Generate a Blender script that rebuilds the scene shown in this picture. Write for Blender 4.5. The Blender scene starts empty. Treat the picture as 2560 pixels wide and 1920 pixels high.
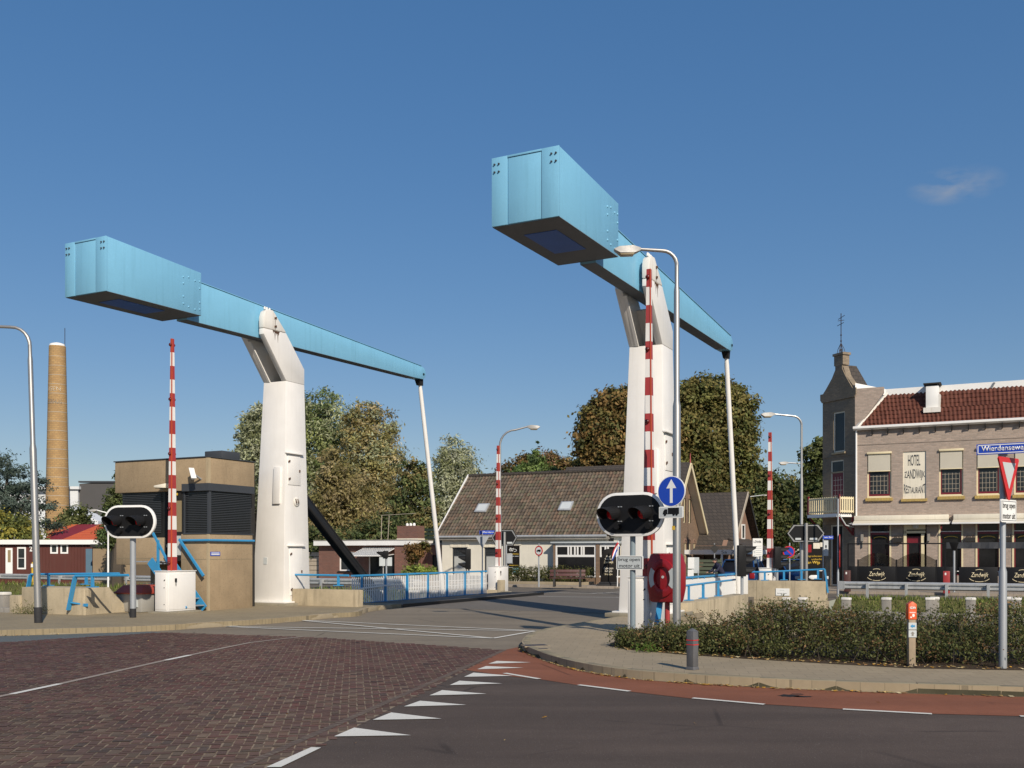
import bpy, bmesh, math, random
import numpy as np
from mathutils import Vector, Matrix
from math import sin, cos, tan, radians, pi, atan2, sqrt
random.seed(7); RNG = np.random.default_rng(7)
scene = bpy.context.scene
COL = scene.collection
# ---------------------------------------------------------------- survey of the place
F = 2500.; YH = 1382.; H = 1.83                      # focal length in photo pixels, horizon row, eye height
TH = radians(26.63)                                  # the bridge axis swings this far right of the view
VX = (cos(TH), -sin(TH)); UX = (sin(TH), cos(TH)); LX, LY = -7.626, 33.1
RZ = -TH
def W(s, t, z=0): return (LX+s*VX[0]+t*UX[0], LY+s*VX[1]+t*UX[1], z)
def ST(X, Y):
    a, b = X-LX, Y-LY
    return (a*VX[0]+b*VX[1], a*UX[0]+b*UX[1])
def P(x, y, Y): return ((x-1280)/F*Y, Y, H-(y-YH)/F*Y)
def G(x, y, z=0): return P(x, y, (H-z)*F/(y-YH))
def on_t(x, y, t):
    k = (x-1280)/F; ax = LX+t*UX[0]; ay = LY+t*UX[1]
    s = (k*ay-ax)/(VX[0]-k*VX[1]); Y = ay+s*VX[1]
    return s, H-(y-YH)/F*Y
def on_s(x, y, s):
    k = (x-1280)/F; ax = LX+s*VX[0]; ay = LY+s*VX[1]
    t = (k*ay-ax)/(UX[0]-k*UX[1]); Y = ay+t*UX[1]
    return t, H-(y-YH)/F*Y
# ---------------------------------------------------------------- materials
MATS = {}
def nt(name):
    m = bpy.data.materials.new(name); m.use_nodes = True
    n = m.node_tree; n.nodes.clear()
    o = n.nodes.new('ShaderNodeOutputMaterial'); b = n.nodes.new('ShaderNodeBsdfPrincipled')
    n.links.new(b.outputs[0], o.inputs[0]); MATS[name] = m
    return m, n, b
def N(n, t, **kw):
    x = n.nodes.new(t)
    for k, v in kw.items():
        if k in x.inputs: x.inputs[k].default_value = v
        else: setattr(x, k, v)
    return x
def c4(c): return (c[0], c[1], c[2], 1)
def srgb(r, g, b):
    f = lambda v: v/12.92 if v <= .04045 else ((v+.055)/1.055)**2.4
    return (f(r/255), f(g/255), f(b/255))
def mixc(n, fac, a, b, mode='MIX'):
    x = n.nodes.new('ShaderNodeMix'); x.data_type = 'RGBA'; x.blend_type = mode
    for s, v in ((0, fac), (6, a), (7, b)):
        if isinstance(v, (int, float)): x.inputs[s].default_value = v
        elif isinstance(v, tuple): x.inputs[s].default_value = c4(v)
        else: n.links.new(v, x.inputs[s])
    return x.outputs[2]
def ramp(n, src, a, b):
    x = N(n, 'ShaderNodeMapRange'); n.links.new(src, x.inputs[0])
    x.inputs[1].default_value = a; x.inputs[2].default_value = b
    return x.outputs[0]
def noise(n, vec, scale, detail=4, rough=.55):
    x = N(n, 'ShaderNodeTexNoise', Scale=scale, Detail=detail, Roughness=rough); n.links.new(vec, x.inputs[0])
    return x.outputs[0]
def bump(n, b, h, strength, dist=.01):
    x = N(n, 'ShaderNodeBump', Strength=strength, Distance=dist); n.links.new(h, x.inputs['Height'])
    n.links.new(x.outputs[0], b.inputs['Normal'])
def world_pos(n): return N(n, 'ShaderNodeNewGeometry').outputs['Position']
def obj_pos(n): return N(n, 'ShaderNodeTexCoord').outputs['Object']
def streak(n, vec, sx, sz):
    m = N(n, 'ShaderNodeMapping'); n.links.new(vec, m.inputs[0]); m.inputs['Scale'].default_value = (sx, sx, sz)
    return m.outputs[0]
def paint(name, col, rough=.45, metal=0, var=.12, dirt=.0, dirtcol=(.12, .1, .08), bmp=0, scale=1.5, spec=.5):
    m, n, b = nt(name); p = world_pos(n)
    a = noise(n, p, scale); f = noise(n, p, 22, 3)
    k = mixc(n, ramp(n, a, .3, .7), tuple(x*(1-var) for x in col), tuple(min(1, x*(1+var)) for x in col))
    k = mixc(n, ramp(n, f, .35, .65), k, tuple(x*(1-var*.4) for x in col)) if var > .05 else k
    if dirt:
        st = noise(n, streak(n, p, 9, .5), 1.0, 5)
        k = mixc(n, N_scale(n, ramp(n, st, .52, .75), dirt), k, dirtcol)
    n.links.new(k, b.inputs['Base Color'])
    r = N(n, 'ShaderNodeMapRange'); n.links.new(f, r.inputs[0]); r.inputs[3].default_value = max(.02, rough-.1); r.inputs[4].default_value = min(1, rough+.1)
    n.links.new(r.outputs[0], b.inputs['Roughness'])
    b.inputs['Metallic'].default_value = metal
    b.inputs['Specular IOR Level'].default_value = spec
    if bmp: bump(n, b, f, bmp, .01)
    return m
def N_scale(n, s, k):
    x = N(n, 'ShaderNodeMath', operation='MULTIPLY'); n.links.new(s, x.inputs[0]); x.inputs[1].default_value = k
    return x.outputs[0]
def brick(name, c1, c2, mortar, bw=.22, rh=.065, ms=.008, stain=.25, bmp=.5, off=.5, staincol=(.06, .05, .045), rough=.85, flat=False):
    m, n, b = nt(name); p = world_pos(n) if flat else obj_pos(n)
    sp = N(n, 'ShaderNodeSeparateXYZ'); n.links.new(p, sp.inputs[0])
    cb = N(n, 'ShaderNodeCombineXYZ')
    if flat:
        mp = N(n, 'ShaderNodeMapping'); mp.inputs['Rotation'].default_value = (0, 0, flat); n.links.new(p, mp.inputs[0]); vec = mp.outputs[0]
    else:
        ad = N(n, 'ShaderNodeMath', operation='ADD'); n.links.new(sp.outputs[0], ad.inputs[0]); n.links.new(sp.outputs[1], ad.inputs[1])
        n.links.new(ad.outputs[0], cb.inputs[0]); n.links.new(sp.outputs[2], cb.inputs[1]); vec = cb.outputs[0]
    t = N(n, 'ShaderNodeTexBrick', Color1=c4(c1), Color2=c4(c2), Mortar=c4(mortar), Scale=1.0)
    t.inputs['Mortar Size'].default_value = ms; t.inputs['Mortar Smooth'].default_value = .1; t.inputs['Bias'].default_value = 0
    t.inputs['Brick Width'].default_value = bw; t.inputs['Row Height'].default_value = rh; t.offset = off
    n.links.new(vec, t.inputs[0])
    wp = world_pos(n)
    a = noise(n, wp, .8, 5); f = noise(n, wp, 9, 4)
    k = mixc(n, N_scale(n, ramp(n, a, .45, .75), stain), t.outputs[0], staincol)
    k = mixc(n, ramp(n, f, .3, .7), mixc(n, .85, k, (0, 0, 0)), k) if False else mixc(n, N_scale(n, ramp(n, f, .35, .7), .3), k, tuple(x*.6 for x in c1))
    n.links.new(k, b.inputs['Base Color']); b.inputs['Roughness'].default_value = rough
    iv = N(n, 'ShaderNodeMath', operation='SUBTRACT'); iv.inputs[0].default_value = 1; n.links.new(t.outputs['Fac'], iv.inputs[1])
    bump(n, b, iv.outputs[0], bmp, .008)
    return m
def asphalt(name, c, var=.12, spec=.25, speck=.25, big=.3, tracks=0):
    m, n, b = nt(name); p = world_pos(n)
    a = noise(n, p, big, 6, .6); f = noise(n, p, 55, 2, .7); g = noise(n, p, 4, 5)
    k = mixc(n, ramp(n, a, .3, .7), tuple(x*(1-var) for x in c), tuple(x*(1+var) for x in c))
    k = mixc(n, N_scale(n, ramp(n, g, .4, .7), .35), k, tuple(x*.75 for x in c))
    if tracks:
        mp = N(n, 'ShaderNodeMapping'); n.links.new(p, mp.inputs[0]); mp.inputs['Rotation'].default_value = (0, 0, .12); mp.inputs['Scale'].default_value = (.12, 1.1, 1)
        k = mixc(n, N_scale(n, ramp(n, noise(n, mp.outputs[0], 1, 4), .45, .62), tracks), k, tuple(x*.62 for x in c))
        vo = N(n, 'ShaderNodeTexVoronoi', feature='DISTANCE_TO_EDGE', Scale=.35); wv = mixc(n, .12, p, N(n, 'ShaderNodeTexNoise', Scale=1.4).outputs[1], 'ADD'); n.links.new(wv, vo.inputs[0])
        cm = N(n, 'ShaderNodeMath', operation='MULTIPLY'); n.links.new(ramp(n, vo.outputs[0], .012, .004), cm.inputs[0]); n.links.new(ramp(n, noise(n, p, .5, 3), .5, .6), cm.inputs[1]); k = mixc(n, N_scale(n, cm.outputs[0], .7), k, tuple(x*.4 for x in c))
    k = mixc(n, N_scale(n, ramp(n, f, .62, .8), speck), k, (.35, .32, .28))
    k = mixc(n, N_scale(n, ramp(n, f, .42, .28), .6), k, tuple(x*.5 for x in c))
    n.links.new(k, b.inputs['Base Color']); b.inputs['Roughness'].default_value = .85; b.inputs['Specular IOR Level'].default_value = spec
    bump(n, b, f, .6, .006)
    return m
def concrete(name, c, var=.18, dirt=.5, spots=.3):
    m, n, b = nt(name); p = world_pos(n)
    a = noise(n, p, 1.2, 6, .65); f = noise(n, p, 26, 4, .6); st = noise(n, streak(n, p, 6, .6), 1, 5)
    k = mixc(n, ramp(n, a, .3, .7), tuple(x*(1-var) for x in c), tuple(x*(1+var) for x in c))
    k = mixc(n, N_scale(n, ramp(n, st, .55, .8), dirt), k, tuple(x*.35 for x in c))
    k = mixc(n, N_scale(n, ramp(n, f, .55, .75), spots), k, tuple(x*.45 for x in c))
    n.links.new(k, b.inputs['Base Color']); b.inputs['Roughness'].default_value = .9; b.inputs['Specular IOR Level'].default_value = .2
    bump(n, b, f, .5, .01)
    return m
def tinted(name, c, rough=.8, trans=0, spec=.2, noise_amt=.25):
    """base colour times a per-element tint stored on the mesh"""
    m, n, b = nt(name)
    at = N(n, 'ShaderNodeAttribute', attribute_name='tint')
    f = noise(n, world_pos(n), 12, 3)
    k = mixc(n, 1.0, at.outputs[0], c, 'MULTIPLY')
    k = mixc(n, N_scale(n, ramp(n, f, .35, .7), noise_amt), k, tuple(x*.5 for x in c))
    n.links.new(k, b.inputs['Base Color']); b.inputs['Roughness'].default_value = rough; b.inputs['Specular IOR Level'].default_value = spec
    if trans:
        tr = N(n, 'ShaderNodeBsdfTranslucent'); n.links.new(k, tr.inputs[0])
        mx = N(n, 'ShaderNodeMixShader'); mx.inputs[0].default_value = trans
        n.links.new(b.outputs[0], mx.inputs[1]); n.links.new(tr.outputs[0], mx.inputs[2])
        n.links.new(mx.outputs[0], n.nodes['Material Output'].inputs[0])
    return m
def glassy(name, c=(.015, .018, .02), rough=.06, spec=.3):
    m, n, b = nt(name); p = world_pos(n)
    a = noise(n, p, .9, 3)
    n.links.new(mixc(n, ramp(n, a, .35, .65), c, tuple(x*2.2 for x in c)), b.inputs['Base Color'])
    b.inputs['Roughness'].default_value = rough; b.inputs['Specular IOR Level'].default_value = spec
    return m
def clear_glass(name):
    m = bpy.data.materials.new(name); m.use_nodes = True; n = m.node_tree; n.nodes.clear(); MATS[name] = m
    o = n.nodes.new('ShaderNodeOutputMaterial'); g = N(n, 'ShaderNodeBsdfGlossy', Roughness=.03); t = N(n, 'ShaderNodeBsdfTransparent', Color=(.62, .62, .60, 1))
    fr = N(n, 'ShaderNodeFresnel', IOR=1.45); mx = N(n, 'ShaderNodeMixShader')
    n.links.new(fr.outputs[0], mx.inputs[0]); n.links.new(t.outputs[0], mx.inputs[1]); n.links.new(g.outputs[0], mx.inputs[2]); n.links.new(mx.outputs[0], o.inputs[0])
    return m
M = {}
M['lens_tan'] = paint('lens_tan', (.30, .25, .16), .4, var=.1)
M['lamp_shell'] = paint('lamp_shell', (.36, .35, .33), .45, var=.1)
M['border_brick'] = brick('border_brick', (.13, .085, .06), (.10, .065, .05), (.17, .14, .1), .1, .2, .008, .3, .4, flat=radians(-62))
M['beam_blue'] = paint('beam_blue', (.195, .455, .64), .38, var=.06, dirt=.22, dirtcol=(.1, .25, .33))
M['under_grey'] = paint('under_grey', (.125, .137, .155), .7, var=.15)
M['navy'] = paint('navy', (.02, .12, .5), .5, var=.15)
M['rail_blue'] = paint('rail_blue', (.04, .27, .52), .4, var=.12, dirt=.15)
M['white'] = paint('white', (.765, .74, .70), .42, var=.04, dirt=.22, dirtcol=(.58, .55, .50))
M['white_clean'] = paint('white_clean', (.8, .79, .76), .4, var=.03)
M['cap_white'] = paint('cap_white', (.72, .69, .63), .5, var=.05, dirt=.45, dirtcol=(.42, .34, .27))
M['rust'] = paint('rust', (.09, .045, .025), .9, var=.4)
M['plaster'] = paint('plaster', (.70, .66, .56), .85, var=.05, dirt=.18, dirtcol=(.45, .41, .33), bmp=.15, spec=.2)
M['red'] = paint('red', (.36, .04, .04), .45, var=.12, dirt=.12)
M['red_bright'] = paint('red_bright', (.27, .010, .016), .35, var=.1)
M['red_sign'] = paint('red_sign', (.55, .02, .02), .4, var=.05)
M['boom_orange'] = paint('boom_orange', (.5, .07, .02), .5, var=.1)
M['lens_red'] = paint('lens_red', (.5, .005, .01), .15, var=.1)
M['black'] = paint('black', (.011, .011, .012), .5, var=.2, spec=.22)
M['kerb_moss'] = concrete('kerb_moss', (.062, .056, .034), .25, .05, .3)
M['lamp_red'] = paint('lamp_red', (.10, .008, .008), .3)
M['black_matt'] = paint('black_matt', (.02, .019, .018), .75, var=.2, spec=.2)
M['black_steel'] = paint('black_steel', (.012, .012, .013), .35, var=.25)
M['sign_black'] = paint('sign_black', (.014, .012, .011), .6, var=.15, spec=.15)
M['galv'] = paint('galv', (.42, .41, .39), .42, metal=.75, var=.12)
M['galv_dull'] = paint('galv_dull', (.36, .38, .40), .5, metal=.3, var=.12, dirt=.2)
M['galv_rail'] = paint('galv_rail', (.48, .49, .49), .45, metal=.35, var=.14, dirt=.3)
M['pole_grey'] = paint('pole_grey', (.20, .25, .28), .5, var=.1, dirt=.2)
M['sign_grey'] = paint('sign_grey', (.50, .53, .53), .5, var=.05)
M['sign_white'] = paint('sign_white', (.8, .8, .77), .4, var=.03)
M['sign_blue'] = paint('sign_blue', (.012, .06, .44), .4, var=.06)
M['rubber'] = paint('rubber', (.02, .02, .022), .8, var=.2)
M['yellow'] = paint('yellow', (.65, .42, .04), .5)
M['orange'] = paint('orange', (.75, .11, .03), .5, var=.06)
M['cream'] = paint('cream', (.72, .62, .40), .5, var=.06)
M['cream_pale'] = paint('cream_pale', (.74, .68, .55), .6, var=.05, dirt=.15)
M['blind'] = paint('blind', (.52, .48, .39), .8, var=.04)
M['dark_red'] = paint('dark_red', (.16, .012, .02), .4, var=.12)
M['sill_yellow'] = brick('sill_yellow', (.55, .38, .10), (.45, .30, .09), (.3, .24, .12), .07, .2, .008, .3)
M['glass'] = glassy('glass')
M['glass_dark'] = glassy('glass_dark', (.008, .008, .009), .1)
M['curtain'] = paint('curtain', (.42, .43, .41), .8, var=.12)
M['clear_glass'] = clear_glass('clear_glass')
M['wood_grey'] = paint('wood_grey', (.27, .25, .22), .85, var=.25, dirt=.5, bmp=.4)
M['wood_post'] = paint('wood_post', (.36, .28, .19), .85, var=.2, dirt=.4, bmp=.4)
M['bench_wood'] = paint('bench_wood', (.085, .03, .028), .6, var=.2, dirt=.3)
M['dark_wood'] = paint('dark_wood', (.02, .018, .016), .7, var=.3)
M['green_wood'] = paint('green_wood', (.018, .035, .025), .7, var=.3)
M['pale_wood'] = paint('pale_wood', (.42, .36, .28), .8, var=.15, dirt=.3)
M['olive_wood'] = paint('olive_wood', (.09, .11, .075), .75, var=.2, dirt=.2)
M['conc'] = concrete('conc', (.42, .35, .24), .2, .7, .4)
M['conc_house'] = concrete('conc_house', (.34, .255, .16), .14, .3, .7)
M['conc_band'] = concrete('conc_band', (.42, .335, .215), .1, .2, .2)
M['kerb'] = concrete('kerb', (.29, .24, .165), .18, .05, .3)
M['kerb_dark'] = concrete('kerb_dark', (.25, .215, .145), .22, .05, .3)
M['plinth'] = concrete('plinth', (.27, .24, .18), .2, .5, .4)
M['asph_road'] = asphalt('asph_road', (.21, .175, .13), .12, tracks=.35)
M['asph_bridge'] = asphalt('asph_bridge', (.15, .132, .11), .08)
M['asph_front'] = asphalt('asph_front', (.092, .068, .054), .14, speck=.5, tracks=.5)
M['asph_blue'] = asphalt('asph_blue', (.11, .125, .125), .1)
M['asph_far'] = asphalt('asph_far', (.145, .125, .10), .1)
M['red_lane'] = asphalt('red_lane', (.235, .088, .047), .14, speck=.2, tracks=.35)
M['marking'] = asphalt('marking', (.66, .64, .58), .05, speck=.1, big=2)
M['marking_worn'] = asphalt('marking_worn', (.30, .25, .21), .12, speck=.2, big=2)
M['sand'] = concrete('sand', (.23, .18, .13), .25, .2, .4)
M['soil'] = concrete('soil', (.06, .042, .028), .3, .3, .5)
M['paver_near'] = brick('paver_near', (.335, .268, .175), (.30, .24, .155), (.19, .155, .10), .3, .3, .004, .25, .5, flat=radians(8), staincol=(.13, .115, .08))
M['paver_left'] = brick('paver_left', (.30, .24, .145), (.26, .205, .122), (.17, .14, .09), .3, .1, .004, .35, .5, flat=radians(24), staincol=(.12, .105, .07))
M['paver_far'] = brick('paver_far', (.36, .30, .24), (.31, .26, .2), (.2, .17, .13), .3, .15, .006, .25, .4, flat=TH)
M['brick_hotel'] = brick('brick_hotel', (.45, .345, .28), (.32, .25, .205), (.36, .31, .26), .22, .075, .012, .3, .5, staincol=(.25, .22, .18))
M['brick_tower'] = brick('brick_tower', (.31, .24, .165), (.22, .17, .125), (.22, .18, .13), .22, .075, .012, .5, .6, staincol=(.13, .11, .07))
M['brick_red'] = brick('brick_red', (.22, .095, .068), (.16, .07, .052), (.20, .15, .12), .22, .08, .01, .25, .5)
M['brick_brown'] = brick('brick_brown', (.27, .17, .105), (.20, .125, .078), (.19, .15, .11), .22, .075, .01, .3, .5)
M['brick_pink'] = brick('brick_pink', (.32, .18, .12), (.27, .15, .1), (.25, .18, .14), .22, .07, .01, .25, .4)
M['chimney_brick'] = brick('chimney_brick', (.46, .29, .12), (.37, .22, .09), (.30, .2, .1), .5, .22, .03, .45, .4, staincol=(.22, .14, .07))
M['chimney_red'] = paint('chimney_red', (.33, .12, .06), .9, var=.15)
M['shed_red'] = paint('shed_red', (.095, .026, .018), .6, var=.12, dirt=.15)
M['garage_tan'] = paint('garage_tan', (.26, .19, .115), .85, var=.1, dirt=.2)
M['hall_grey'] = paint('hall_grey', (.075, .072, .072), .7, var=.04)
M['hall_white'] = paint('hall_white', (.66, .68, .69), .6, var=.03)
M['slate_strip'] = paint('slate_strip', (.045, .05, .058), .6, var=.1)
M['tan_board'] = paint('tan_board', (.27, .205, .11), .6, var=.05)
M['door_grey'] = paint('door_grey', (.5, .51, .48), .6, var=.04)
M['door_blue'] = paint('door_blue', (.09, .16, .22), .6, var=.08)
M['orange_tile'] = paint('orange_tile', (.50, .115, .04), .7, var=.12)
M['maroon_tile'] = paint('maroon_tile', (.19, .02, .03), .6, var=.1)
M['roof_dark'] = brick('roof_dark', (.075, .06, .048), (.055, .045, .038), (.03, .026, .022), .3, .24, .02, .3, .6)
M['bin_grey'] = paint('bin_grey', (.36, .35, .32), .6, var=.06)
M['bin_lid'] = paint('bin_lid', (.36, .06, .035), .55, var=.1)
M['car_blue'] = paint('car_blue', (.018, .06, .17), .25, metal=.2, var=.05)
M['skin'] = paint('skin', (.45, .25, .18), .6)
M['jacket'] = paint('jacket', (.012, .014, .04), .8)
M['canvas_black'] = paint('canvas_black', (.035, .038, .045), .7, var=.3)
M['flag_red'] = paint('flag_red', (.5, .02, .03), .8)
M['flag_white'] = paint('flag_white', (.8, .8, .8), .8)
M['flag_blue'] = paint('flag_blue', (.02, .06, .35), .8)
M['teal_print'] = paint('teal_print', (.16, .34, .36), .5, var=.35, scale=6)
M['iron'] = paint('iron', (.025, .02, .03), .6)
M['bark'] = paint('bark', (.07, .055, .04), .9, var=.3, bmp=.5)
M['leaf_tile_brown'] = tinted('leaf_tile_brown', (.128, .104, .080), .85, noise_amt=.35)
M['tile_red'] = tinted('tile_red', (.118, .043, .028), .6, noise_amt=.25)
M['paving_brick'] = tinted('paving_brick', (1, 1, 1), .8, noise_amt=0.0)
M['leaf'] = tinted('leaf', (1, 1, 1), .6, trans=.4, spec=.25, noise_amt=0)
M['leaf_dry'] = tinted('leaf_dry', (1, 1, 1), .8, trans=.1, noise_amt=0)
M['grass'] = tinted('grass', (1, 1, 1), .7, trans=.3, noise_amt=0)
def water_mat():
    m, n, b = nt('water'); p = world_pos(n)
    b.inputs['Base Color'].default_value = (.02, .03, .025, 1); b.inputs['Roughness'].default_value = .04
    bump(n, b, noise(n, p, 3, 4), .15, .05)
    return m
M['water'] = water_mat()
def ground_mat(name, a, bb, scale=1.5):
    m, n, b = nt(name); p = world_pos(n)
    k = mixc(n, ramp(n, noise(n, p, scale, 6, .65), .3, .7), a, bb)
    k = mixc(n, N_scale(n, ramp(n, noise(n, p, 14, 4), .4, .7), .4), k, tuple(x*.5 for x in a))
    n.links.new(k, b.inputs['Base Color']); b.inputs['Roughness'].default_value = .95; b.inputs['Specular IOR Level'].default_value = .1
    bump(n, b, noise(n, p, 20, 4), .6, .03)
    return m
M['bank'] = ground_mat('bank', (.085, .095, .03), (.14, .125, .05))
# ---------------------------------------------------------------- mesh builder
class MB:
    def __init__(self, *mats):
        self.v = []; self.f = []; self.mi = []; self.mats = list(mats); self.m = 0; self.flat = set()
    def mat(self, name):
        if name not in self.mats: self.mats.append(name)
        self.m = self.mats.index(name); return self
    def add(self, vs, fs):
        o = len(self.v); self.v += [tuple(x) for x in vs]
        for f in fs: self.f.append(tuple(i+o for i in f)); self.mi.append(self.m)
        return self
    def box(self, x0, x1, y0, y1, z0, z1):
        return self.add([(x0,y0,z0),(x1,y0,z0),(x1,y1,z0),(x0,y1,z0),(x0,y0,z1),(x1,y0,z1),(x1,y1,z1),(x0,y1,z1)],
                        [(0,3,2,1),(4,5,6,7),(0,1,5,4),(1,2,6,5),(2,3,7,6),(3,0,4,7)])
    def hexa(self, b, t):
        return self.add(list(b)+list(t), [(0,3,2,1),(4,5,6,7),(0,1,5,4),(1,2,6,5),(2,3,7,6),(3,0,4,7)])
    def prism(self, pts, plane, a, b):
        def e(p, w):
            return {'xz': (p[0], w, p[1]), 'xy': (p[0], p[1], w), 'yz': (w, p[0], p[1])}[plane]
        n = len(pts)
        return self.add([e(p, a) for p in pts]+[e(p, b) for p in pts],
                        [tuple(range(n))[::-1], tuple(range(n, 2*n))]+[(i, (i+1) % n, n+(i+1) % n, n+i) for i in range(n)])
    def poly(self, pts): return self.add(pts, [tuple(range(len(pts)))])
    def bar(self, p0, p1, w, h=None, up=(0, 0, 1)):
        h = h or w; a = Vector(p0); b = Vector(p1); d = (b-a).normalized(); u = Vector(up)
        if abs(d.dot(u)) > .99: u = Vector((0, 1, 0))
        x = d.cross(u).normalized()*w/2; y = x.cross(d).normalized()*h/2
        return self.hexa([a-x-y, a+x-y, a+x+y, a-x+y], [b-x-y, b+x-y, b+x+y, b-x+y])
    def tube(self, pts, r, n=10, cap=True):
        pts = [Vector(p) for p in pts]; k = len(pts); rs = r if isinstance(r, (list, tuple)) else [r]*k
        vs = []; fs = []; prev = None
        for i, p in enumerate(pts):
            d = (pts[min(i+1, k-1)]-pts[max(i-1, 0)]).normalized()
            if prev is None:
                u = Vector((0, 0, 1)) if abs(d.z) < .9 else Vector((1, 0, 0))
                x = d.cross(u).normalized()
            else: x = (prev-d*prev.dot(d)).normalized()
            prev = x; y = d.cross(x)
            for j in range(n):
                a = 2*pi*j/n; vs.append(p+(x*cos(a)+y*sin(a))*rs[i])
        for i in range(k-1):
            for j in range(n):
                fs.append((i*n+j, i*n+(j+1) % n, (i+1)*n+(j+1) % n, (i+1)*n+j))
        if cap: fs += [tuple(range(n))[::-1], tuple(range((k-1)*n, k*n))]
        return self.add(vs, fs)
    def lathe(self, prof, c=(0, 0, 0), n=16):
        return self.tube([(c[0], c[1], c[2]+z) for r, z in prof], [max(r, 1e-4) for r, z in prof], n) if False else self._lathe(prof, c, n)
    def _lathe(self, prof, c, n):
        vs = []; fs = []; k = len(prof)
        for r, z in prof:
            for j in range(n):
                a = 2*pi*j/n; vs.append((c[0]+r*cos(a), c[1]+r*sin(a), c[2]+z))
        for i in range(k-1):
            for j in range(n): fs.append((i*n+j, i*n+(j+1) % n, (i+1)*n+(j+1) % n, (i+1)*n+j))
        fs += [tuple(range(n))[::-1], tuple(range((k-1)*n, k*n))]
        return self.add(vs, fs)
    def disc(self, c, r, axis='y', th=.02, n=28):
        pts = [(c[0]+r*cos(2*pi*i/n), c[2]+r*sin(2*pi*i/n)) for i in range(n)]
        return self.prism(pts, 'xz', c[1], c[1]+th)
    def ball(self, c, r, sc=(1, 1, 1), n=10):
        vs = []; fs = []
        for i in range(1, n):
            for j in range(n*2):
                a = pi*i/n; b = pi*j/n
                vs.append((c[0]+r*sc[0]*sin(a)*cos(b), c[1]+r*sc[1]*sin(a)*sin(b), c[2]+r*sc[2]*cos(a)))
        m = n*2
        for i in range(n-2):
            for j in range(m): fs.append((i*m+j, i*m+(j+1) % m, (i+1)*m+(j+1) % m, (i+1)*m+j))
        fs += [tuple(range(m)), tuple(range((n-2)*m, (n-1)*m))[::-1]]
        return self.add(vs, fs)
    def build(self, name, mats=None, parent=None, bevel=0, smooth=True, angle=32):
        if mats: self.mats = [mats] if isinstance(mats, str) else list(mats)
        me = bpy.data.meshes.new(name); me.from_pydata(self.v, [], self.f)
        for m in self.mats: me.materials.append(M[m])
        for p, i in zip(me.polygons, self.mi): p.material_index = i
        bm = bmesh.new(); bm.from_mesh(me)
        bmesh.ops.recalc_face_normals(bm, faces=bm.faces)
        if bevel:
            es = [e for e in bm.edges if len(e.link_faces) == 2 and e.calc_face_angle(0) > radians(40)]
            bmesh.ops.bevel(bm, geom=es, offset=bevel, segments=2, affect='EDGES', profile=.5, clamp_overlap=True)
        bm.to_mesh(me); bm.free()
        if smooth:
            me.shade_smooth(); me.set_sharp_from_angle(angle=radians(angle))
        o = bpy.data.objects.new(name, me); COL.objects.link(o)
        if parent: o.parent = parent
        return o
def tag(o, label=None, cat=None, group=None, kind=None):
    if label: o['label'] = label
    if cat: o['category'] = cat
    if group: o['group'] = group
    if kind: o['kind'] = kind
    return o
def thing(name, label, cat, loc=(0, 0, 0), rz=0, group=None):
    o = bpy.data.objects.new(name, None); COL.objects.link(o); o.empty_display_size = .2
    o.location = loc; o.rotation_euler = (0, 0, rz)
    return tag(o, label, cat, group)
def copy_tree(o, parent=None):
    c = o.copy(); COL.objects.link(c)
    if parent: c.parent = parent
    for ch in list(o.children): copy_tree(ch, c)
    return c
def text(name, body, parent, x0, x1, z0, z1, y, mat, shear=0, bold=0, warp=None, th=.003, spacing=1.0):
    cu = bpy.data.curves.new('lettering', 'FONT'); cu.body = body; cu.size = 1; cu.extrude = 0; cu.shear = shear; cu.offset = bold
    cu.resolution_u = 3; cu.space_character = spacing
    t = bpy.data.objects.new('lettering_curve', cu); COL.objects.link(t)
    dg = bpy.context.evaluated_depsgraph_get()
    me = bpy.data.meshes.new_from_object(t.evaluated_get(dg))
    bpy.data.objects.remove(t); bpy.data.curves.remove(cu)
    co = [v.co.copy() for v in me.vertices]
    ax, bx = min(c.x for c in co), max(c.x for c in co); az, bz = min(c.y for c in co), max(c.y for c in co)
    for v, c in zip(me.vertices, co):
        u, w = (c.x-ax)/(bx-ax), (c.y-az)/(bz-az)
        if warp: u, w = warp(u, w)
        v.co = (x0+(x1-x0)*u, y, z0+(z1-z0)*w)
    me.materials.clear(); me.materials.append(M[mat])
    me.name = name
    o = bpy.data.objects.new(name, me); COL.objects.link(o); o.parent = parent
    bm = bmesh.new(); bm.from_mesh(me)
    r = bmesh.ops.extrude_face_region(bm, geom=bm.faces[:])
    for g in r['geom']:
        if isinstance(g, bmesh.types.BMVert): g.co.y -= th
    bmesh.ops.recalc_face_normals(bm, faces=bm.faces); bm.to_mesh(me); bm.free()
    return o
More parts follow.
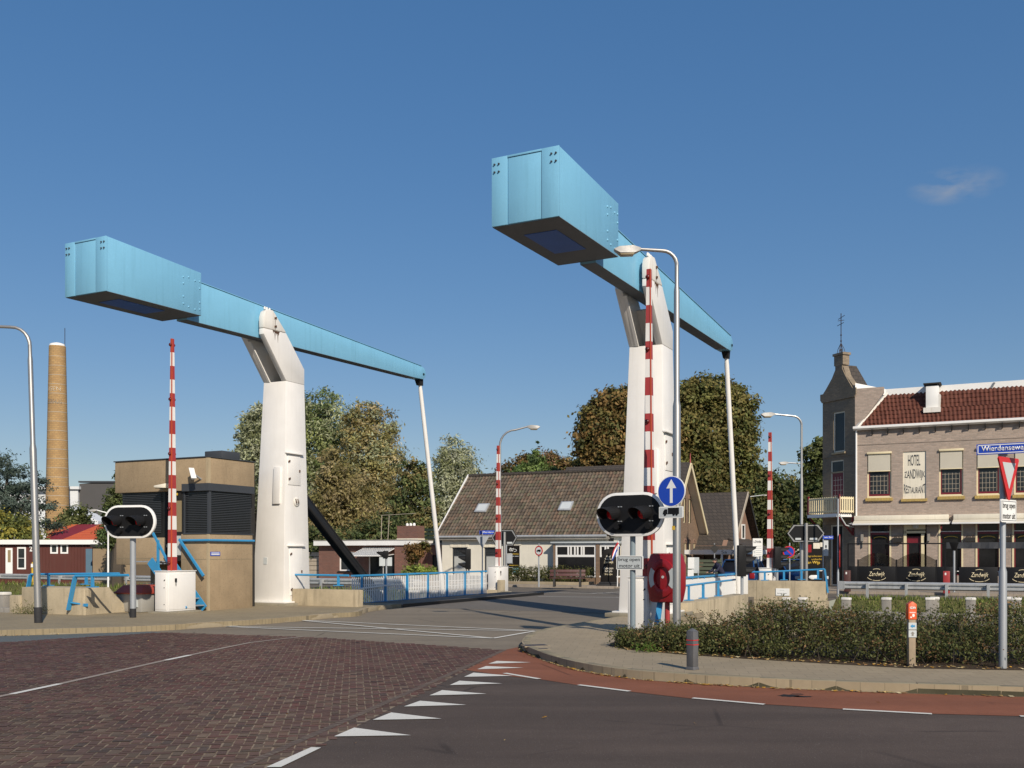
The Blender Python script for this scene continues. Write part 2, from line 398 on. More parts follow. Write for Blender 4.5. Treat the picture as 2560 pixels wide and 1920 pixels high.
def wall(mb, x0, x1, z0, z1, holes, y=0., d=.18, axis='x'):
    """front skin of a wall with reveals round each opening (x along the wall, y outward is negative)"""
    xs = sorted({x0, x1, *[h[0] for h in holes], *[h[1] for h in holes]}); zs = sorted({z0, z1, *[h[2] for h in holes], *[h[3] for h in holes]})
    xs = [x for x in xs if x0 <= x <= x1]; zs = [z for z in zs if z0 <= z <= z1]
    e = (lambda a, b, c: (a, b, c)) if axis == 'x' else (lambda a, b, c: (-b, a, c))
    for i in range(len(xs)-1):
        for j in range(len(zs)-1):
            cx, cz = (xs[i]+xs[i+1])/2, (zs[j]+zs[j+1])/2
            if any(h[0] < cx < h[1] and h[2] < cz < h[3] for h in holes): continue
            mb.poly([e(xs[i], y, zs[j]), e(xs[i+1], y, zs[j]), e(xs[i+1], y, zs[j+1]), e(xs[i], y, zs[j+1])])
    for a, b, c, g in holes:
        for q in ([(a, c), (a, g)], [(b, c), (b, g)], [(a, c), (b, c)], [(a, g), (b, g)]):
            (p0, q0), (p1, q1) = q
            mb.poly([e(p0, y, q0), e(p1, y, q1), e(p1, y+d, q1), e(p0, y+d, q0)])
def window(parent, x0, x1, z0, z1, y=.1, frame='white_clean', fw=.07, nx=1, nz=1, bar=.025, glass='glass', name='window', barmat=None, axis='x'):
    """a frame with its bars; the pane is a sub-part"""
    e = (lambda a, b, c, d, f, g: (a, b, c, d, f, g)) if axis == 'x' else (lambda a, b, c, d, f, g: (-d, -c, a, b, f, g))
    b = MB(frame)
    for q in ((x0, x1, z0, z0+fw), (x0, x1, z1-fw, z1), (x0, x0+fw, z0+fw, z1-fw), (x1-fw, x1, z0+fw, z1-fw)):
        b.box(*e(q[0], q[1], y, y+.06, q[2], q[3]))
    if barmat: b.mat(barmat)
    for i in range(1, nx):
        x = x0+fw+(x1-x0-2*fw)*i/nx; b.box(*e(x-bar/2, x+bar/2, y+.012, y+.05, z0+fw, z1-fw))
    for i in range(1, nz):
        z = z0+fw+(z1-z0-2*fw)*i/nz; b.box(*e(x0+fw, x1-fw, y+.015, y+.047, z-bar/2, z+bar/2))
    o = b.build(name, None, parent, smooth=False)
    g = MB(glass); g.box(*e(x0+.01, x1-.01, y+.034, y+.044, z0+.01, z1-.01)); g.build('pane', None, o, smooth=False)
    return o
def set_tint(me, cols, per_face_verts):
    a = me.color_attributes.new('tint', 'FLOAT_COLOR', 'POINT')
    arr = np.ones((len(me.vertices), 4), np.float32); arr[:, :3] = np.repeat(cols, per_face_verts, axis=0)
    a.data.foreach_set('color', arr.ravel())
def quads(name, V, cols, mat, parent=None):
    """V: (n,4,3) array of quads, one tint each"""
    n = len(V); me = bpy.data.meshes.new(name)
    me.vertices.add(n*4); me.vertices.foreach_set('co', V.astype(np.float32).ravel())
    me.loops.add(n*4); me.loops.foreach_set('vertex_index', np.arange(n*4, dtype=np.int32))
    me.polygons.add(n); me.polygons.foreach_set('loop_start', np.arange(0, n*4, 4, dtype=np.int32))
    me.update(calc_edges=True)
    set_tint(me, cols, 4); me.materials.append(M[mat])
    o = bpy.data.objects.new(name, me); COL.objects.link(o)
    if parent: o.parent = parent
    return o
def leaf_quads(C, size, aspect=.55, up=0.35, out=None):
    n = len(C)
    nrm = RNG.normal(size=(n, 3)); nrm[:, 2] += up*1.5
    if out is not None: nrm += out*1.5
    nrm /= np.linalg.norm(nrm, axis=1)[:, None]+1e-9
    a = RNG.normal(size=(n, 3)); a -= nrm*(a*nrm).sum(1)[:, None]; a /= np.linalg.norm(a, axis=1)[:, None]+1e-9
    b = np.cross(nrm, a); s = (size*RNG.uniform(.6, 1.35, n))[:, None]
    return np.stack([C-a*s*.5, C-b*s*.5*aspect+nrm*s*.06, C+a*s*.5, C+b*s*.5*aspect+nrm*s*.06], 1)
def crown_points(blobs, n, clump=.3, per=45, shell=.62):
    """clumped leaf centres through a set of ellipsoids [(c, r)]"""
    vol = np.array([r[0]*r[1]*r[2] for c, r in blobs])**.72; vol /= vol.sum()
    P_, O_, T_ = [], [], []
    for (c, r), w in zip(blobs, vol):
        k = max(2, int(n*w/per)); d = RNG.normal(size=(k, 3)); d /= np.linalg.norm(d, axis=1)[:, None]
        rad = shell+(1-shell)*RNG.uniform(0, 1, k)**.7*1.12
        cen = np.array(c)+d*np.array(r)*rad[:, None]
        tint = RNG.uniform(.6, 1.3, k); m = min(r)*clump
        for q in range(k):
            pp = cen[q]+RNG.normal(size=(per, 3))*m*np.array([1, 1, .75])*RNG.uniform(.6, 1.2)
            P_.append(pp); O_.append(np.repeat(d[q][None], per, 0)); T_.append(np.full(per, tint[q]))
    return np.concatenate(P_), np.concatenate(O_), np.concatenate(T_)
def tree(name, label, Y, trunk_x, blobs, cols, n=9000, size=.3, clump=.3, aspect=.55, base_z=0, group=None, depth=.9, cat='tree', tr=.3, shell=.62, per=45, up=.35, gain=2.1):
    """blobs in photo pixels (x, y, rx, ry[, dY]) seen at distance Y"""
    X0 = (trunk_x-1280)/F*Y; k = Y/F
    root = thing(name, label, cat, (X0, Y, base_z), 0, group)
    bl = []
    for b in blobs:
        dy = b[4] if len(b) > 4 else 0; Yb = Y+dy
        c = ((b[0]-1280)/F*Yb-X0, dy, H-(b[1]-YH)/F*Yb-base_z)
        bl.append((c, (b[2]*k, b[2]*k*depth, b[3]*k)))
    pts, out, tin = crown_points(bl, n, clump, per, shell)
    keep = pts[:, 2] > .25; pts, out, tin = pts[keep], out[keep], tin[keep]
    V = leaf_quads(pts, size, aspect, up, out)
    ci = RNG.integers(0, len(cols), max(1, len(pts)//per+1)); base = np.array(cols)[np.repeat(ci, per)[:len(pts)]]
    c = gain*base*(tin*RNG.uniform(.75, 1.25, len(pts)))[:, None]
    top = max(b[0][2] for b in bl)
    tb = MB('bark'); tb.tube([(0, 0, 0), (.05, 0, top*.3), (-.05, .05, top*.65), (0, 0, top*.98)], [tr*1.25, tr*.9, tr*.55, tr*.15], 9)
    for (q, r) in bl[:7]:
        z0 = min(top*.5, max(.5, q[2]-r[2]*1.1))*random.uniform(.7, 1)
        tb.tube([(0, 0, z0), (q[0]*.5, q[1]*.5, (z0+q[2])*.5+.2), (q[0]*.98, q[1]*.98, q[2]+r[2]*.4)], [tr*.5, tr*.32, tr*.08], 6)
    tb.build('trunk', None, root)
    quads('crown', V, c, 'leaf', root)
    return root
# ================================================================ CAMERA, SKY, SUN
cam = bpy.data.cameras.new('camera'); cam.sensor_width = 36; cam.lens = F/2560*36; cam.shift_y = (YH-960)/2560
cam.clip_start = .1; cam.clip_end = 4000
co = bpy.data.objects.new('camera', cam); COL.objects.link(co); co.location = (0, 0, H); co.rotation_euler = (radians(90), 0, 0)
scene.camera = co
SUN_AZ, SUN_EL = radians(158), radians(33)
wd = bpy.data.worlds.new('World'); scene.world = wd; wd.use_nodes = True
wn = wd.node_tree; wn.nodes.clear()
wo = wn.nodes.new('ShaderNodeOutputWorld'); bg = wn.nodes.new('ShaderNodeBackground'); wn.links.new(bg.outputs[0], wo.inputs[0])
sky = wn.nodes.new('ShaderNodeTexSky'); sky.sky_type = 'NISHITA'; sky.sun_disc = False
sky.sun_elevation = SUN_EL; sky.sun_rotation = SUN_AZ; sky.air_density = 1.0; sky.dust_density = .3; sky.ozone_density = 2.5; sky.altitude = 0
bg.inputs[1].default_value = .145
# one small wisp of cloud far to the right, thin veils elsewhere
tc = wn.nodes.new('ShaderNodeTexCoord'); 
cd = Vector(((2390-1280)/F, 1, (YH-462)/F)).normalized()
mp = wn.nodes.new('ShaderNodeMapping'); mp.inputs['Location'].default_value = tuple(-x for x in cd)
mp2 = wn.nodes.new('ShaderNodeMapping'); mp2.inputs['Scale'].default_value = (24, 24, 60)
wn.links.new(tc.outputs['Generated'], mp.inputs[0]); wn.links.new(mp.outputs[0], mp2.inputs[0])
nz = wn.nodes.new('ShaderNodeTexNoise'); nz.inputs['Scale'].default_value = 1.3; nz.inputs['Detail'].default_value = 7; wn.links.new(mp2.outputs[0], nz.inputs[0])
ln = wn.nodes.new('ShaderNodeVectorMath'); ln.operation = 'LENGTH'; wn.links.new(mp2.outputs[0], ln.inputs[0])
r1 = wn.nodes.new('ShaderNodeMapRange'); wn.links.new(ln.outputs['Value'], r1.inputs[0]); r1.inputs[1].default_value = 1.0; r1.inputs[2].default_value = .0
r2 = wn.nodes.new('ShaderNodeMapRange'); wn.links.new(nz.outputs[0], r2.inputs[0]); r2.inputs[1].default_value = .42; r2.inputs[2].default_value = .75
mu = wn.nodes.new('ShaderNodeMath'); mu.operation = 'MULTIPLY'; wn.links.new(r1.outputs[0], mu.inputs[0]); wn.links.new(r2.outputs[0], mu.inputs[1])
mu2 = wn.nodes.new('ShaderNodeMath'); mu2.operation = 'MULTIPLY'; wn.links.new(mu.outputs[0], mu2.inputs[0]); mu2.inputs[1].default_value = .8
mxw = wn.nodes.new('ShaderNodeMix'); mxw.data_type = 'RGBA'; wn.links.new(mu2.outputs[0], mxw.inputs[0])
hs = wn.nodes.new('ShaderNodeHueSaturation'); hs.inputs['Saturation'].default_value = 1.8; hs.inputs['Value'].default_value = 1.27; hs.inputs['Hue'].default_value = .505
gm = wn.nodes.new('ShaderNodeGamma'); gm.inputs[1].default_value = .52; wn.links.new(sky.outputs[0], gm.inputs[0]); wn.links.new(gm.outputs[0], hs.inputs['Color'])
tn = wn.nodes.new('ShaderNodeMix'); tn.data_type = 'RGBA'; tn.blend_type = 'MULTIPLY'; tn.inputs[0].default_value = 1; tn.inputs[7].default_value = (.98, 1.0, 1.09, 1); wn.links.new(hs.outputs[0], tn.inputs[6])
wn.links.new(tn.outputs[2], mxw.inputs[6]); mxw.inputs[7].default_value = (2.6, 2.7, 2.9, 1); wn.links.new(mxw.outputs[2], bg.inputs[0])
sl = bpy.data.lights.new('sun', 'SUN'); sl.energy = 4.8; sl.angle = radians(.5); sl.color = (1, .90, .76)
so = bpy.data.objects.new('sun', sl); COL.objects.link(so)
sv = Vector((sin(SUN_AZ)*cos(SUN_EL), cos(SUN_AZ)*cos(SUN_EL), sin(SUN_EL)))
so.rotation_euler = sv.to_track_quat('Z', 'Y').to_euler(); so.location = (10, -20, 40)
scene.view_settings.view_transform = 'Standard'; scene.view_settings.look = 'None'; scene.view_settings.exposure = 0; scene.view_settings.gamma = 1
# ================================================================ GROUND, WATER, ROADS
def flat(name, pts, z, mat, kind='structure'):
    b = MB(mat); b.poly([(p[0], p[1], z) for p in pts]); o = b.build(name, None, None, smooth=False)
    return tag(o, kind=kind)
R_ = 900
g = MB('asph_road')
nearp = [(-R_, -R_), (-R_, -7.2), (-3.5, -7.2), (-3.5, 2.0), (13.7, 2.0), (13.7, -5.2), (R_, -5.2), (R_, -R_)]
g.poly([W(s, t, 0) for s, t in nearp])
g.mat('conc')
for a, b_ in zip(nearp[1:7], nearp[2:7]):
    g.poly([W(*a, -.004), W(*b_, -.004), W(*b_, -1.6), W(*a, -1.6)])
g.mat('soil').poly([W(-R_, -8, -1.6), W(R_, -8, -1.6), W(R_, 14, -1.6), W(-R_, 14, -1.6)])
g.mat('asph_far').poly([W(-R_, 12.8, 0), W(-2.2, 12.8, 0), W(-2.2, 13.2, 0), W(15.4, 13.2, 0), W(15.4, 15.6, 0), W(R_, 15.6, 0), W(R_, 1400, 0), W(-R_, 1400, 0)])
g.mat('conc').poly([W(-2.2, 13.2, 0), W(15.4, 13.2, 0), W(15.4, 13.2, -1.6), W(-2.2, 13.2, -1.6)])
tag(g.build('ground', None, None, smooth=False), kind='structure')
tag(MB('water').poly([W(-R_, -7.2, -.95), W(R_, -7.2, -.95), W(R_, 13.2, -.95), W(-R_, 13.2, -.95)]).build('water', None, None, smooth=False), kind='structure')
b = MB('bank')
for s0, s1, ta, tb in ((-400, -2.2, 8.6, 12.8), (15.4, 400, 11.6, 15.6)):
    n_ = 60; ss = np.linspace(0, 1, n_+1)**1.6
    ss = [s1-(s1-s0)*q for q in ss] if s0 < -300 else [s0+(s1-s0)*q for q in ss]
    for i in range(n_):
        for j in range(5):
            def q(s, k): 
                f = k/5; return W(s, ta+(tb-ta)*f, -1.25+1.26*min(1, f*1.25)+.05*sin(s*1.7+k*2.1)*(0 < k < 5))
            b.poly([q(ss[i], j), q(ss[i+1], j), q(ss[i+1], j+1), q(ss[i], j+1)])
tag(b.build('canal_bank', None, None), kind='structure')
def Gp(L_, z=0): return [G(x, y, z)[:2] for x, y in L_]
brick_top = [(-700, 1664), (0, 1606.5), (405, 1581.7), (775, 1593), (1261.5, 1625.6)]
brick_edge = [(1261.5, 1625.6), (1050, 1735), (839, 1844), (671, 1920)]
E0 = G(839, 1844)[:2]; E1 = G(671, 1920)[:2]; ex = (E1[0]-E0[0])/(E1[1]-E0[1])
Eend = (E1[0]+ex*(-3-E1[1]), -3)
brick_poly = Gp(brick_top)+Gp(brick_edge[1:])+[Eend, (-22, -3)]
flat('brick_bedding', brick_poly, .003, 'sand')
lane_low = [(1165, 1676), (1261, 1690.7), (1347, 1699), (1445, 1714), (1572.5, 1730), (1734.5, 1748.5), (1910, 1762), (2107, 1774), (2330, 1786), (2556, 1792), (3100, 1806)]
LL = Gp(lane_low)+[(16, 8.6), (40, 6)]
front = [Gp([(1165, 1676)])[0]]+Gp(brick_edge[1:])+[Eend, (40, -3)]+LL[::-1][:-1]
flat('main_road', front, .004, 'asph_front')
kerbR = [W(12.2, 2.0)[:2]]+[G(x, y, .13)[:2] for x, y in [(1404.7, 1563.4), (1338, 1576), (1312, 1590), (1303, 1604), (1309, 1612), (1326.5, 1619.8), (1375.7, 1638.6), (1445, 1656), (1549, 1673), (1694, 1685), (1896.5, 1695.6), (2145, 1706), (2461, 1715)]]+[(9.5, 11.95), (16, 10.4), (40, 5.0+2.6)]
kerbL = [(-34, 14.5), (-18, 19.9)]+[G(x, y, .13)[:2] for x, y in [(0, 1575.6), (173, 1571), (376, 1565), (535, 1555), (636, 1549.6), (762.5, 1540), (835, 1532.7), (901, 1530)]]+[W(3.9, -.9)[:2], W(3.5, .6)[:2], W(3.4, 2.0)[:2]]
flat('cycle_lane', [Gp([(1165, 1676)])[0], Gp([(1261.5, 1625.6)])[0], Gp([(1300, 1618)])[0]]+kerbR[5:]+LL[::-1][:-1], .008, 'red_lane')
bl = Gp([(0, 1607), (405, 1582)]); flat('road_patch', [(-18, 19.6), (kerbL[2][0], kerbL[2][1]), (kerbL[3][0], kerbL[3][1]), kerbL[4], bl[1], bl[0], (-18, 17)], .0035, 'asph_blue')
def resample(pl, step):
    out = [pl[0]]; rem = step
    for a, b_ in zip(pl, pl[1:]):
        L_ = math.hypot(b_[0]-a[0], b_[1]-a[1]); d = 0
        while L_-d >= rem:
            d += rem; out.append((a[0]+(b_[0]-a[0])*d/L_, a[1]+(b_[1]-a[1])*d/L_)); rem = step
        rem -= L_-d
    return out
def smooth_line(pl, it=2):
    for _ in range(it):
        q = [pl[0]]
        for a, b_ in zip(pl, pl[1:]): q += [(a[0]*.75+b_[0]*.25, a[1]*.75+b_[1]*.25), (a[0]*.25+b_[0]*.75, a[1]*.25+b_[1]*.75)]
        pl = q+[pl[-1]]
    return pl
kerbR = smooth_line(kerbR); kerbL = smooth_line(kerbL)
def sidewalk(name, kerb, back, mat, kmat, side):
    b = MB(mat); pts = kerb+back
    b.prism(pts, 'xy', -.05, .13); tag(b.build(name, None, None, smooth=False), kind='structure')
    ks = resample(kerb, 1.0); k = MB(kmat); k2 = MB('kerb_moss')
    for a, c in zip(ks, ks[1:]):
        d = Vector((c[0]-a[0], c[1]-a[1], 0)); L_ = d.length
        if L_ < .05: continue
        d /= L_; nrm = Vector((d.y, -d.x, 0))*side; j = random.uniform(-.003, .003); A = Vector((a[0], a[1], 0))+d*.004; C = Vector((c[0], c[1], 0))-d*.004
        o_, i_ = -nrm*.006, nrm*.145; zt = .1345+j
        k.hexa([A+o_, C+o_, C+i_, A+i_], [A+o_*.2+nrm*.012+Vector((0, 0, zt)), C+o_*.2+nrm*.012+Vector((0, 0, zt)), C+i_+Vector((0, 0, zt)), A+i_+Vector((0, 0, zt))])
        if kmat == 'kerb_dark': k2.hexa([A-nrm*.009, C-nrm*.009, C-nrm*.004, A-nrm*.004], [A-nrm*.001+nrm*.007+Vector((0, 0, .122+j)), C+nrm*.006+Vector((0, 0, .122+j)), C+nrm*.02+Vector((0, 0, .122+j)), A+nrm*.02+Vector((0, 0, .122+j))])
    tag(k.build(name+'_kerb', None, None, bevel=.006), kind='structure')
    if k2.v: tag(k2.build('kerb_moss', None, None, smooth=False), kind='structure')
sidewalk('pavement', kerbR, [W(44, -5.2)[:2], W(13.7, -5.2)[:2], W(13.7, 2.0)[:2]], 'paver_near', 'kerb_dark', -1)
sidewalk('footpath', kerbL, [W(1.2, 2.0)[:2], W(-3.5, 2.0)[:2], W(-3.5, -7.2)[:2], W(-60, -7.2)[:2]], 'paver_left', 'kerb', -1)
# laid brick road: every clinker is its own face on a bedding of sand
def inside(px, py, poly):
    r = np.zeros(len(px), bool); n = len(poly)
    for i in range(n):
        x0, y0 = poly[i]; x1, y1 = poly[(i+1) % n]
        c = (y0 > py) != (y1 > py)
        with np.errstate(divide='ignore', invalid='ignore'): xx = (x1-x0)*(py-y0)/(y1-y0)+x0
        r ^= c & (px < xx)
    return r
def lay_bricks():
    w = .098; l = 2*w; rot = radians(9); cx, cy = -4.5, 13
    ii, mm = np.meshgrid(np.arange(-230, 230), np.arange(-80, 80)); ii = ii.ravel(); mm = mm.ravel()
    Q = []; C = []
    for kind in (0, 1):
        x = ii+4*mm; y = ii+kind
        x0, y0 = x*w, y*w; dx, dy = (l, w) if kind == 0 else (w, l)
        mx, my = x0+dx/2, y0+dy/2
        X = cx+mx*cos(rot)-my*sin(rot); Y = cy+mx*sin(rot)+my*cos(rot)
        k = inside(X, Y, brick_poly) & (Y > 3) & (X > -17); k[k] &= np.abs(X[k]) < Y[k]*.75+2
        X, Y = X[k], Y[k]; n = len(X); gsz = .0048
        hx, hy = dx/2-gsz, dy/2-gsz
        jr = rot+RNG.normal(0, .035, n); X = X+RNG.normal(0, .0025, n); Y = Y+RNG.normal(0, .0025, n)
        z = .0075+RNG.normal(0, .0009, n); tl = RNG.normal(0, .008, (n, 2))
        q = []
        for a, b_ in ((-1, -1), (1, -1), (1, 1), (-1, 1)):
            u, v = a*hx*RNG.uniform(.90, 1.03, n), b_*hy*RNG.uniform(.90, 1.03, n)
            q.append(np.stack([X+u*np.cos(jr)-v*np.sin(jr), Y+u*np.sin(jr)+v*np.cos(jr), z+u*tl[:, 0]+v*tl[:, 1]], 1))
        Q.append(np.stack(q, 1))
        pal = np.array([(.115, .064, .05), (.097, .057, .047), (.133, .08, .056), (.103, .075, .054), (.15, .107, .075), (.122, .054, .043), (.068, .05, .043)])
        c = pal[RNG.choice(7, n, p=[.28, .2, .17, .13, .08, .1, .04])]*RNG.uniform(.82, 1.2, n)[:, None]
        far = np.clip((Y-9)/9, 0, 1)[:, None]*np.array([[1, 1, 1]])
        pat = (np.sin(X*1.1+Y*.35)+np.sin(Y*1.9-X*.6)+np.sin(X*.4+3))[:, None]*.07
        c = c*(1+pat); grey = np.array([[.112, .08, .056]])
        c = c*(1-.35*(1-far))+grey*.35*(1-far)
        c = c*(1-.25*far)+np.array([[.12, .052, .044]])*.25*far
        C.append(c)
    return tag(quads('brick_road', np.concatenate(Q), np.concatenate(C), 'paving_brick'), kind='structure')
lay_bricks()
e0, e1 = Gp([brick_edge[0]])[0], Eend
hd = MB('kerb_dark'); ed = Vector((e1[0]-e0[0], e1[1]-e0[1], 0)); EL = ed.length; ed /= EL; en = Vector((-ed.y, ed.x, 0))
for i in range(int(EL/.1)):
    for r in range(1):
        a = Vector((e0[0], e0[1], 0))+ed*(i*.1); q = .01+random.uniform(-.0008, .0008)
        pts = [a-en*.05, a+ed*.093-en*.05, a+ed*.093+en*.05, a+en*.05]
        hd.poly([(p.x, p.y, q) for p in pts])
tag(hd.build('brick_border', ['border_brick'], None, smooth=False), kind='structure')
mk = MB('marking')
def mpoly(L_, z=.0125): mk.poly([(*p, z) for p in Gp(L_)])
def strip(m, pts, w, z=.0125):
    pts = [Vector((p[0], p[1], 0)) for p in pts]
    for i in range(len(pts)-1):
        d = (pts[i+1]-pts[i]).normalized(); n = Vector((-d.y, d.x, 0))*w/2
        m.poly([tuple(p[:2])+(z,) for p in (pts[i]-n, pts[i+1]-n, pts[i+1]+n, pts[i]+n)])
for T in ([(1443,525),(1530,487),(1775,520)], [(1610,453),(1690,421),(1908,448)], [(1745,395),(1815,370),(2015,388)], [(1855,347),(1910,324),(2103,340)], [(1943,302),(1985,283),(2170,295)]):
    mpoly([(x*.5787, y*.5787+1540) for x, y in T])
mpoly([(1160, 1694), (1184, 1683.5), (1283, 1691.5)]); mpoly([(1193, 1675), (1215, 1667), (1309, 1671)]); mpoly([(1221, 1661), (1242, 1654), (1328, 1657.5)])
mpoly([(666, 1921), (778, 1871), (803, 1872), (702, 1921)])
mk2 = [(640, 1934), (560, 1970), (590, 1974), (672, 1937)]
for a, b_ in (((1261.5, 1684.5), (1348, 1699)), ((1446.6, 1714), (1574, 1730)), ((1731.6, 1747), (1911, 1763)), ((2107, 1775), (2330, 1787)), ((2550, 1792.5), (2800, 1801))):
    strip(mk, Gp([a, b_]), .085)
P1, P2, P3, P4 = Gp([(566, 1567.4), (739.4, 1550.8), (1340, 1578), (1232.5, 1597)])
for a, b_ in ((P1, P2), (P2, P3), (P3, P4), (P4, P1), (P1, P3), (P2, P4)): strip(mk, [a, b_], .10, .0125 if (a, b_) != (P2, P4) else .0165)
for a, b_ in (((1345, 1492), (1640, 1495)), ((1480, 1484), (1600, 1478))): strip(mk, Gp([a, b_], .02), .12, .03)
tag(mk.build('road_marking', None, None, smooth=False), kind='structure')
ml = MB('marking_worn', 'marking')
cl = [(-60, 1760), (0, 1743), (30, 1737), (150, 1711.5), (415, 1652), (474.5, 1639.5), (560, 1621), (625, 1608), (700, 1599), (758, 1593)]
for i, (a, b_) in enumerate(zip(cl, cl[1:])):
    ml.m = 1 if i in (2, 4) else 0; strip(ml, Gp([a, b_]), .1, .0135)
tag(ml.build('centre_line', None, None, smooth=False), kind='structure')
gt = MB('sand'); gl = [(p[0], p[1]) for p in kerbR]; strip(gt, gl[4:-2], .06, .0105); tag(gt.build('gutter', None, None, smooth=False), kind='structure')
def stain(cx, cy, rx, ry, z, mat, n=22):
    m = MB(mat); c = G(cx, cy); m.poly([(c[0]+rx*cos(t)*random.uniform(.6, 1.2), c[1]+ry*sin(t)*random.uniform(.6, 1.2), z) for t in np.linspace(0, 2*pi, n)[:-1]]); tag(m.build('oil_stain', None, None, smooth=False), kind='structure')
stain(1975, 1741, .16, .13, .0095, 'black_matt'); stain(2005, 1743, .14, .07, .0095, 'black_matt'); stain(1995, 1737, .08, .06, .0095, 'black_matt')
for px_, py_, w_, l_ in ((1338, 1613, .42, .26), (1358, 1622, .16, .12)):
    c = G(px_, py_, .135); dc = thing('drain_cover', 'flat iron drain cover set in the tip of the right pavement' if w_ > .3 else 'small square iron cover beside the drain in the pavement', 'drain cover', (c[0], c[1], .1345), .25)
    k = MB('iron').box(-w_/2, w_/2, -l_/2, l_/2, -.02, .004); k.build('lid', None, dc); k = MB('kerb')
    for e_ in ((-w_/2-.03, w_/2+.03, -l_/2-.03, -l_/2-.002), (-w_/2-.03, w_/2+.03, l_/2+.002, l_/2+.03), (-w_/2-.03, -w_/2-.002, -l_/2, l_/2), (w_/2+.002, w_/2+.03, -l_/2, l_/2)): k.box(*e_, -.02, .003)
    k.build('rim', None, dc)
# soil under the planting and the far-side pavement
flat('planting_soil', [G(1520, 1614, .13)[:2]]+[G(x, y, .13)[:2] for x, y in [(1564, 1624), (1711, 1637), (1860, 1647), (2081, 1660), (2271, 1671), (2560, 1676)]]+[(16, 12.6), W(40, -5.3)[:2], W(14.2, -5.3)[:2]], .136, 'soil')
fp = MB('paver_far'); 
fp.prism([W(-60, 21.6)[:2], W(3.4, 21.6)[:2], W(3.4, 40)[:2], W(3.0, 40)[:2], W(3.0, 25.1)[:2], W(-60, 25.1)[:2]], 'xy', -.05, .12)
fp.prism([W(13.2, 20.5)[:2], W(60, 20.5)[:2], W(60, 26.1)[:2], W(13.2, 26.1)[:2]], 'xy', -.05, .12)
tag(fp.build('far_pavement', None, None, smooth=False), kind='structure')
fm = MB('marking'); strip(fm, [W(2, 15.5)[:2], W(13, 15.5)[:2]], .12, .01); tag(fm.build('stop_line', None, None, smooth=False), kind='structure')
# grass on the banks
def grass(name, n, fn, h=.28):
    C = np.array([fn() for _ in range(n)]); a = RNG.uniform(0, 2*pi, n); hh = RNG.uniform(.5, 1.3, n)*h; ln = RNG.normal(0, .35, (n, 2))*hh[:, None]
    w = .02+hh*.06; d = np.stack([np.cos(a)*w, np.sin(a)*w, np.zeros(n)], 1); tip = C+np.stack([ln[:, 0], ln[:, 1], hh], 1)
    V = np.stack([C-d, C+d, tip+d*.15, tip-d*.15], 1)
    pal = np.array([(.17, .21, .05), (.24, .25, .08), (.12, .16, .04), (.3, .26, .12)])
    tag(quads(name, V, pal[RNG.choice(4, n, p=[.4, .25, .25, .1])]*RNG.uniform(.7, 1.25, n)[:, None], 'grass'), kind='stuff')
def gr_right():
    s = random.uniform(15.5, 30); f = random.random(); t = 11.8+3.7*f; return W(s, t, -1.25+1.26*min(1, f*1.15))
def gr_left():
    s = -2.4-48*random.random()**1.3; f = random.random(); t = 8.7+4*f; return W(s, t, -1.25+1.26*min(1, f*1.2))
grass('grass', 9000, gr_right, .17); grass('bank_grass', 9000, gr_left, .22)
